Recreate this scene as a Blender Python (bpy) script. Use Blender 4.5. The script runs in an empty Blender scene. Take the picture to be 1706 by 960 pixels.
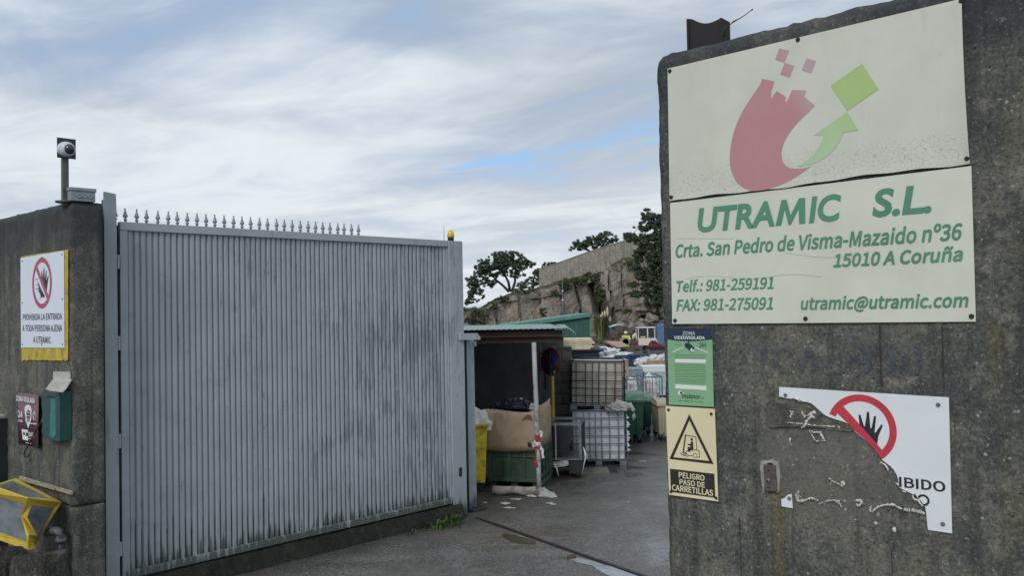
import bpy, bmesh, math, random
import numpy as np
from mathutils import Vector, Matrix, noise, Euler
random.seed(7); rng = np.random.default_rng(7)
R = math.radians
S = bpy.context.scene
COL = S.collection

# ------------------------------------------------------------------ camera
FPX, PITCH, ROLL, EYE = 1400.0, R(1.5), 0.02, 2.8      # focal length in pixels of a 1706 px wide frame
fw = Vector((0, math.cos(PITCH), math.sin(PITCH)))
r0 = Vector((1, 0, 0)); u0 = Vector((0, -math.sin(PITCH), math.cos(PITCH)))
rt = r0*math.cos(ROLL) - u0*math.sin(ROLL); up = u0*math.cos(ROLL) + r0*math.sin(ROLL)
cd = bpy.data.cameras.new('camera'); cam = bpy.data.objects.new('camera', cd); COL.objects.link(cam)
cam.matrix_world = Matrix(((rt.x, up.x, -fw.x, 0), (rt.y, up.y, -fw.y, 0), (rt.z, up.z, -fw.z, EYE), (0, 0, 0, 1)))
cd.sensor_width = 36; cd.lens = 36*FPX/1706; cd.clip_end = 3000; cd.clip_start = 0.05
S.camera = cam

# ------------------------------------------------------------------ light and sky
SUN_AZ, SUN_EL = R(205), R(38)          # azimuth measured from +Y clockwise: behind the camera, to the left
S.view_settings.view_transform = 'Standard'; S.view_settings.look = 'None'
S.view_settings.gamma = 1; S.view_settings.exposure = 0.22; S.view_settings.use_curve_mapping = False
sl = bpy.data.lights.new('sun', 'SUN'); sl.energy = 1.5; sl.angle = R(22); sl.color = (1, 0.975, 0.94)
so = bpy.data.objects.new('sun', sl); COL.objects.link(so)
sdir = Vector((math.sin(SUN_AZ)*math.cos(SUN_EL), math.cos(SUN_AZ)*math.cos(SUN_EL), math.sin(SUN_EL)))
so.rotation_euler = sdir.to_track_quat('Z', 'Y').to_euler()

class NT:
    """small node helper"""
    def __init__(s, tree):
        s.t = tree; s.n = tree.nodes; s.l = tree.links
    def add(s, typ, **kw):
        n = s.n.new(typ)
        for k, v in kw.items():
            if k.startswith('i_'):
                key = k[2:].replace('_', ' ')
                s.put(n.inputs[key], v)
            else: setattr(n, k, v)
        return n
    def put(s, sock, v):
        if isinstance(v, bpy.types.NodeSocket): s.l.new(v, sock)
        elif isinstance(v, (tuple, list)) and len(v) == 3 and sock.type == 'RGBA': sock.default_value = (*v, 1)
        else: sock.default_value = v
    def math(s, op, a, b=0.0, c=None, clamp=False):
        n = s.n.new('ShaderNodeMath'); n.operation = op; n.use_clamp = clamp
        s.put(n.inputs[0], a); s.put(n.inputs[1], b)
        if c is not None: s.put(n.inputs[2], c)
        return n.outputs[0]
    def noise(s, vec, scale, detail=4, rough=0.55, dist=0.0):
        n = s.n.new('ShaderNodeTexNoise'); s.put(n.inputs['Vector'], vec)
        n.inputs['Scale'].default_value = scale; n.inputs['Detail'].default_value = detail
        n.inputs['Roughness'].default_value = rough; n.inputs['Distortion'].default_value = dist
        return n.outputs[0]
    def voro(s, vec, scale, feature='F1', rnd=1.0, out=0):
        n = s.n.new('ShaderNodeTexVoronoi'); n.feature = feature; s.put(n.inputs['Vector'], vec)
        n.inputs['Scale'].default_value = scale; n.inputs['Randomness'].default_value = rnd
        return n.outputs[out]
    def map(s, vec, scale=(1, 1, 1), loc=(0, 0, 0), rot=(0, 0, 0)):
        n = s.n.new('ShaderNodeMapping'); s.put(n.inputs['Vector'], vec)
        n.inputs['Scale'].default_value = scale; n.inputs['Location'].default_value = loc; n.inputs['Rotation'].default_value = rot
        return n.outputs[0]
    def ramp(s, v, a, b, lo=0.0, hi=1.0):
        n = s.n.new('ShaderNodeMapRange'); n.interpolation_type = 'SMOOTHSTEP'; s.put(n.inputs['Value'], v)
        n.inputs['From Min'].default_value = a; n.inputs['From Max'].default_value = b
        n.inputs['To Min'].default_value = lo; n.inputs['To Max'].default_value = hi
        return n.outputs[0]
    def mix(s, f, a, b, blend='MIX'):
        n = s.n.new('ShaderNodeMix'); n.data_type = 'RGBA'; n.blend_type = blend
        s.put(n.inputs[0], f); s.put(n.inputs[6], a); s.put(n.inputs[7], b)
        return n.outputs[2]
    def sep(s, v):
        n = s.n.new('ShaderNodeSeparateXYZ'); s.put(n.inputs[0], v); return n.outputs

W = bpy.data.worlds.new('World'); S.world = W; W.use_nodes = True
W.node_tree.nodes.clear(); k = NT(W.node_tree)
SKY_STR = 0.1
tc = k.add('ShaderNodeTexCoord')
sky = k.add('ShaderNodeTexSky'); sky.sky_type = 'NISHITA'; sky.sun_disc = False
sky.sun_elevation = SUN_EL; sky.sun_rotation = SUN_AZ; sky.air_density = 1.0; sky.dust_density = 0.6; sky.ozone_density = 1.5
x, y, z = k.sep(tc.outputs['Generated'])
zc = k.math('MAXIMUM', z, 0.0)
zz = k.math('ADD', zc, 0.07)
cx = k.math('DIVIDE', x, zz); cy = k.math('DIVIDE', y, zz)
comb = k.add('ShaderNodeCombineXYZ'); k.put(comb.inputs[0], cx); k.put(comb.inputs[1], cy)
# streak axes on the cloud layer: s along the streaks, t across them
st = k.map(comb.outputs[0], rot=(0, 0, R(41)), scale=(1, 1, 1))
sx, sy, _ = k.sep(st)
cloudv = k.map(st, scale=(0.42, 0.62, 1.0), loc=(3.1, 1.7, 0))
n1 = k.noise(cloudv, 1.0, 7, 0.52, 0.5)
n2 = k.noise(k.map(st, scale=(0.6, 1.0, 1), loc=(9, 4, 0)), 1.9, 8, 0.56, 0.9)
n3 = k.noise(k.map(st, scale=(0.35, 0.45, 1), loc=(-2, 7, 0)), 0.9, 3, 0.5)
dens = k.math('ADD', k.math('MULTIPLY', n1, 0.68), k.math('MULTIPLY', n2, 0.32))
lum = k.ramp(dens, 0.39, 0.63)
grey = tuple(v/SKY_STR for v in (0.36, 0.425, 0.505))
bright = tuple(v/SKY_STR for v in (0.70, 0.745, 0.78))
blueg = tuple(v/SKY_STR for v in (0.31, 0.405, 0.56))
cc = k.mix(k.ramp(n3, 0.42, 0.66), grey, blueg)
cc = k.mix(lum, cc, bright)
# paler low down towards the horizon
cc = k.mix(k.ramp(z, 0.30, 0.02, 0, 0.55), cc, tuple(v/SKY_STR for v in (0.66, 0.705, 0.74)))
# thin places where blue shows
skyc = k.mix(1.0, sky.outputs[0], (0.75, 1.0, 1.35), 'MULTIPLY')
hole = k.math('MULTIPLY', k.ramp(dens, 0.42, 0.33), 0.35)
# the long gap in the cloud over the yard
HA = R(41)
def st_of(px, py):
    d = fw + rt*((px-853)/FPX) + up*((480-py)/FPX); d.normalize()
    v = Vector((d.x/(d.z+0.07), d.y/(d.z+0.07), 0)); return Matrix.Rotation(HA, 3, 'Z') @ v
g0, g1 = st_of(722, 288), st_of(1092, 228)
ga = (g1-g0); gl = ga.length; ga.normalize(); gn = Vector((-ga.y, ga.x, 0))
va = k.add('ShaderNodeVectorMath', operation='SUBTRACT'); k.put(va.inputs[0], st); va.inputs[1].default_value = g0
def dot(v, c):
    n = k.add('ShaderNodeVectorMath', operation='DOT_PRODUCT'); k.put(n.inputs[0], v); n.inputs[1].default_value = c; return n.outputs['Value']
along = dot(va.outputs[0], ga); across = dot(va.outputs[0], gn)
wob = k.math('MULTIPLY', k.math('SUBTRACT', k.noise(st, 2.2, 4, 0.6), 0.5), 0.55)
aa = k.math('ABSOLUTE', k.math('ADD', across, wob))
gap = k.math('MULTIPLY', k.ramp(aa, 0.115, 0.0), k.math('MULTIPLY', k.ramp(along, -0.1, 0.15), k.ramp(along, gl+1.2, gl+0.4)))
gap = k.math('MULTIPLY', gap, k.ramp(k.noise(st, 2.4, 5, 0.6), 0.36, 0.56))
bluec = tuple(v/SKY_STR for v in (0.25, 0.52, 0.88))
cc = k.mix(hole, cc, k.mix(0.6, skyc, bluec))
cc = k.mix(k.math('MULTIPLY', gap, 0.62), cc, bluec)
bg = k.add('ShaderNodeBackground', i_Color=cc, i_Strength=SKY_STR)
out = k.add('ShaderNodeOutputWorld'); k.l.new(bg.outputs[0], out.inputs[0])

# ------------------------------------------------------------------ geometry of sight: pixels of the photograph to real points
def ray(px, py): return fw + rt*((px-853)/FPX) + up*((480-py)/FPX)
def gp(px, py, z=0.0):
    d = ray(px, py); t = (z-EYE)/d.z; return Vector((d.x*t, d.y*t, z))
def at(px, py, Y):
    d = ray(px, py); t = Y/d.y; return Vector((d.x*t, Y, EYE+d.z*t))
class Plane:
    def __init__(s, a, b=None, d=None):
        s.a = Vector((a[0], a[1])); s.d = (Vector((b[0]-a[0], b[1]-a[1])) if d is None else Vector((d[0], d[1]))).normalized()
    def hit(s, px, py, off=0.0):                 # off: metres in front of the plane
        d = ray(px, py); n = Vector((-s.d.y, s.d.x)); a = s.a - n*off
        det = -d.x*s.d.y + s.d.x*d.y
        t = (-a.x*s.d.y + s.d.x*a.y)/det
        p = Vector((d.x*t, d.y*t)) - a
        return p.dot(s.d), EYE + d.z*t
    def frame(s, u=0, z=0, off=0):
        n = Vector((-s.d.y, s.d.x)); p = s.a + s.d*u - n*off
        return Matrix(((s.d.x, n.x, 0, p.x), (s.d.y, n.y, 0, p.y), (0, 0, 1, z), (0, 0, 0, 1)))
LC = gp(117, 335, 3.9); RC = gp(1097, 92, 3.9)
WALL = Plane(LC, RC)                              # both concrete walls face the road in this plane
GL = gp(190, 1003); GR = gp(757, 862)
GATE = Plane(GL, GR)

# ------------------------------------------------------------------ mesh helpers
class MB:
    def __init__(s): s.v = []; s.f = []; s.sm = []
    def add(s, vs, fs, M=None, smooth=False):
        o = len(s.v)
        s.v += [tuple(M @ Vector(p)) if M is not None else tuple(p) for p in vs]
        s.f += [tuple(i+o for i in f) for f in fs]; s.sm += [smooth]*len(fs)
        return s
    def box(s, c, d, M=None, rot=None, taper=1.0):
        hx, hy, hz = d[0]/2, d[1]/2, d[2]/2
        vs = []
        for z in (-1, 1):
            q = taper if z > 0 else 1.0
            for a, b in ((-1, -1), (1, -1), (1, 1), (-1, 1)): vs.append(Vector((a*hx*q, b*hy*q, z*hz)))
        if rot: e = Euler(rot).to_matrix(); vs = [e @ v for v in vs]
        vs = [v + Vector(c) for v in vs]
        return s.add(vs, [(0, 3, 2, 1), (4, 5, 6, 7), (0, 1, 5, 4), (1, 2, 6, 5), (2, 3, 7, 6), (3, 0, 4, 7)], M)
    def span(s, a, b, M=None):
        return s.box([(a[i]+b[i])/2 for i in range(3)], [abs(b[i]-a[i]) for i in range(3)], M)
    def tube(s, pts, r, n=8, M=None, cap=True, smooth=True):
        pts = [Vector(p) for p in pts]; m = len(pts)
        rr = r if isinstance(r, (list, tuple)) else [r]*m
        vs = []; fs = []; ref = None
        for i, p in enumerate(pts):
            t = (pts[min(i+1, m-1)] - pts[max(i-1, 0)]).normalized()
            if ref is None:
                ref = Vector((0, 0, 1)) if abs(t.z) < 0.9 else Vector((1, 0, 0))
            a = t.cross(ref).normalized(); b = t.cross(a).normalized(); ref = a.cross(t) if False else ref
            for j in range(n):
                an = 2*math.pi*j/n; vs.append(p + (a*math.cos(an)+b*math.sin(an))*rr[i])
        for i in range(m-1):
            for j in range(n):
                fs.append((i*n+j, i*n+(j+1) % n, (i+1)*n+(j+1) % n, (i+1)*n+j))
        s.add(vs, fs, M, smooth)
        if cap:
            o = len(s.v) - len(vs)
            s.f.append(tuple(o+j for j in range(n))[::-1]); s.f.append(tuple(o+(m-1)*n+j for j in range(n))); s.sm += [False, False]
        return s
    def lathe(s, prof, n=16, M=None, c=(0, 0, 0), smooth=True):
        vs = []; fs = []; m = len(prof)
        for r, z in prof:
            for j in range(n):
                an = 2*math.pi*j/n; vs.append((c[0]+r*math.cos(an), c[1]+r*math.sin(an), c[2]+z))
        for i in range(m-1):
            for j in range(n): fs.append((i*n+j, i*n+(j+1) % n, (i+1)*n+(j+1) % n, (i+1)*n+j))
        fs.append(tuple(range(n))[::-1]); fs.append(tuple((m-1)*n+j for j in range(n)))
        return s.add(vs, fs, M, smooth)
    def prism(s, pts, y0, y1, M=None):            # pts are (x, z); extruded from y0 (front) to y1 (back)
        n = len(pts)
        area = sum(pts[i][0]*pts[(i+1) % n][1]-pts[(i+1) % n][0]*pts[i][1] for i in range(n))
        if area < 0: pts = pts[::-1]
        vs = [(p[0], y0, p[1]) for p in pts] + [(p[0], y1, p[1]) for p in pts]
        fs = [tuple(range(n)), tuple(range(2*n-1, n-1, -1))]
        fs += [(i, i+n, (i+1) % n + n, (i+1) % n) for i in range(n)]
        return s.add(vs, fs, M)
    def flat(s, pts, y, M=None):
        n = len(pts)
        area = sum(pts[i][0]*pts[(i+1) % n][1]-pts[(i+1) % n][0]*pts[i][1] for i in range(n))
        if area < 0: pts = pts[::-1]
        return s.add([(p[0], y, p[1]) for p in pts], [tuple(range(n))], M)
    def mesh(s, name):
        me = bpy.data.meshes.new(name); me.from_pydata(s.v, [], s.f); me.polygons.foreach_set('use_smooth', s.sm); me.update()
        return me
    def build(s, name, mat, parent=None, bevel=0, M=None, label=None):
        o = bpy.data.objects.new(name, s.mesh(name)); COL.objects.link(o)
        if mat: o.data.materials.append(mat)
        if parent is not None: o.parent = parent
        if M is not None: o.matrix_local = M
        if bevel:
            m = o.modifiers.new('bevel', 'BEVEL'); m.width = bevel; m.segments = 2; m.limit_method = 'ANGLE'; m.angle_limit = R(40)
        if label: o['label'] = label
        return o
def tag(o, label, cat, group=None):
    o['label'] = label; o['category'] = cat
    if group: o['group'] = group
    return o
def thing(name, M, label, cat, group=None):
    o = bpy.data.objects.new(name, None); COL.objects.link(o); o.empty_display_size = 0.1
    o.matrix_world = M if isinstance(M, Matrix) else Matrix.Translation(M)
    return tag(o, label, cat, group)
def struct(o): o['kind'] = 'structure'; return o
def TR(x, y, z, rz=0): return Matrix.Translation((x, y, z)) @ Matrix.Rotation(rz, 4, 'Z')
def copy_tree(o, parent=None):
    c = o.copy(); COL.objects.link(c)
    if parent is not None: c.parent = parent
    for ch in list(o.children): copy_tree(ch, c)
    return c
def share(src, M, parent):
    c = src.copy(); COL.objects.link(c); c.parent = parent; c.matrix_local = M; return c
_font_cache = {}
def text_poly(txt, x0, x1, z0, z1, y, bold=0.02, shear=0.0, space=1.0):
    key = (txt, bold, shear, space)
    cu = bpy.data.curves.new('t', 'FONT'); cu.body = txt; cu.size = 1; cu.offset = bold; cu.shear = shear; cu.space_character = space
    cu.resolution_u = 4; cu.fill_mode = 'FRONT'
    ob = bpy.data.objects.new('t', cu)
    me = bpy.data.meshes.new_from_object(ob)
    v = np.array([q.co[:2] for q in me.vertices]); f = [tuple(p.vertices) for p in me.polygons]
    bpy.data.objects.remove(ob); bpy.data.curves.remove(cu); bpy.data.meshes.remove(me)
    lo = v.min(0); hi = v.max(0)
    v = (v-lo)/(hi-lo)
    vs = [(x0+(x1-x0)*a, y, z0+(z1-z0)*b) for a, b in v]
    m = MB(); m.add(vs, f); return m

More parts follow.
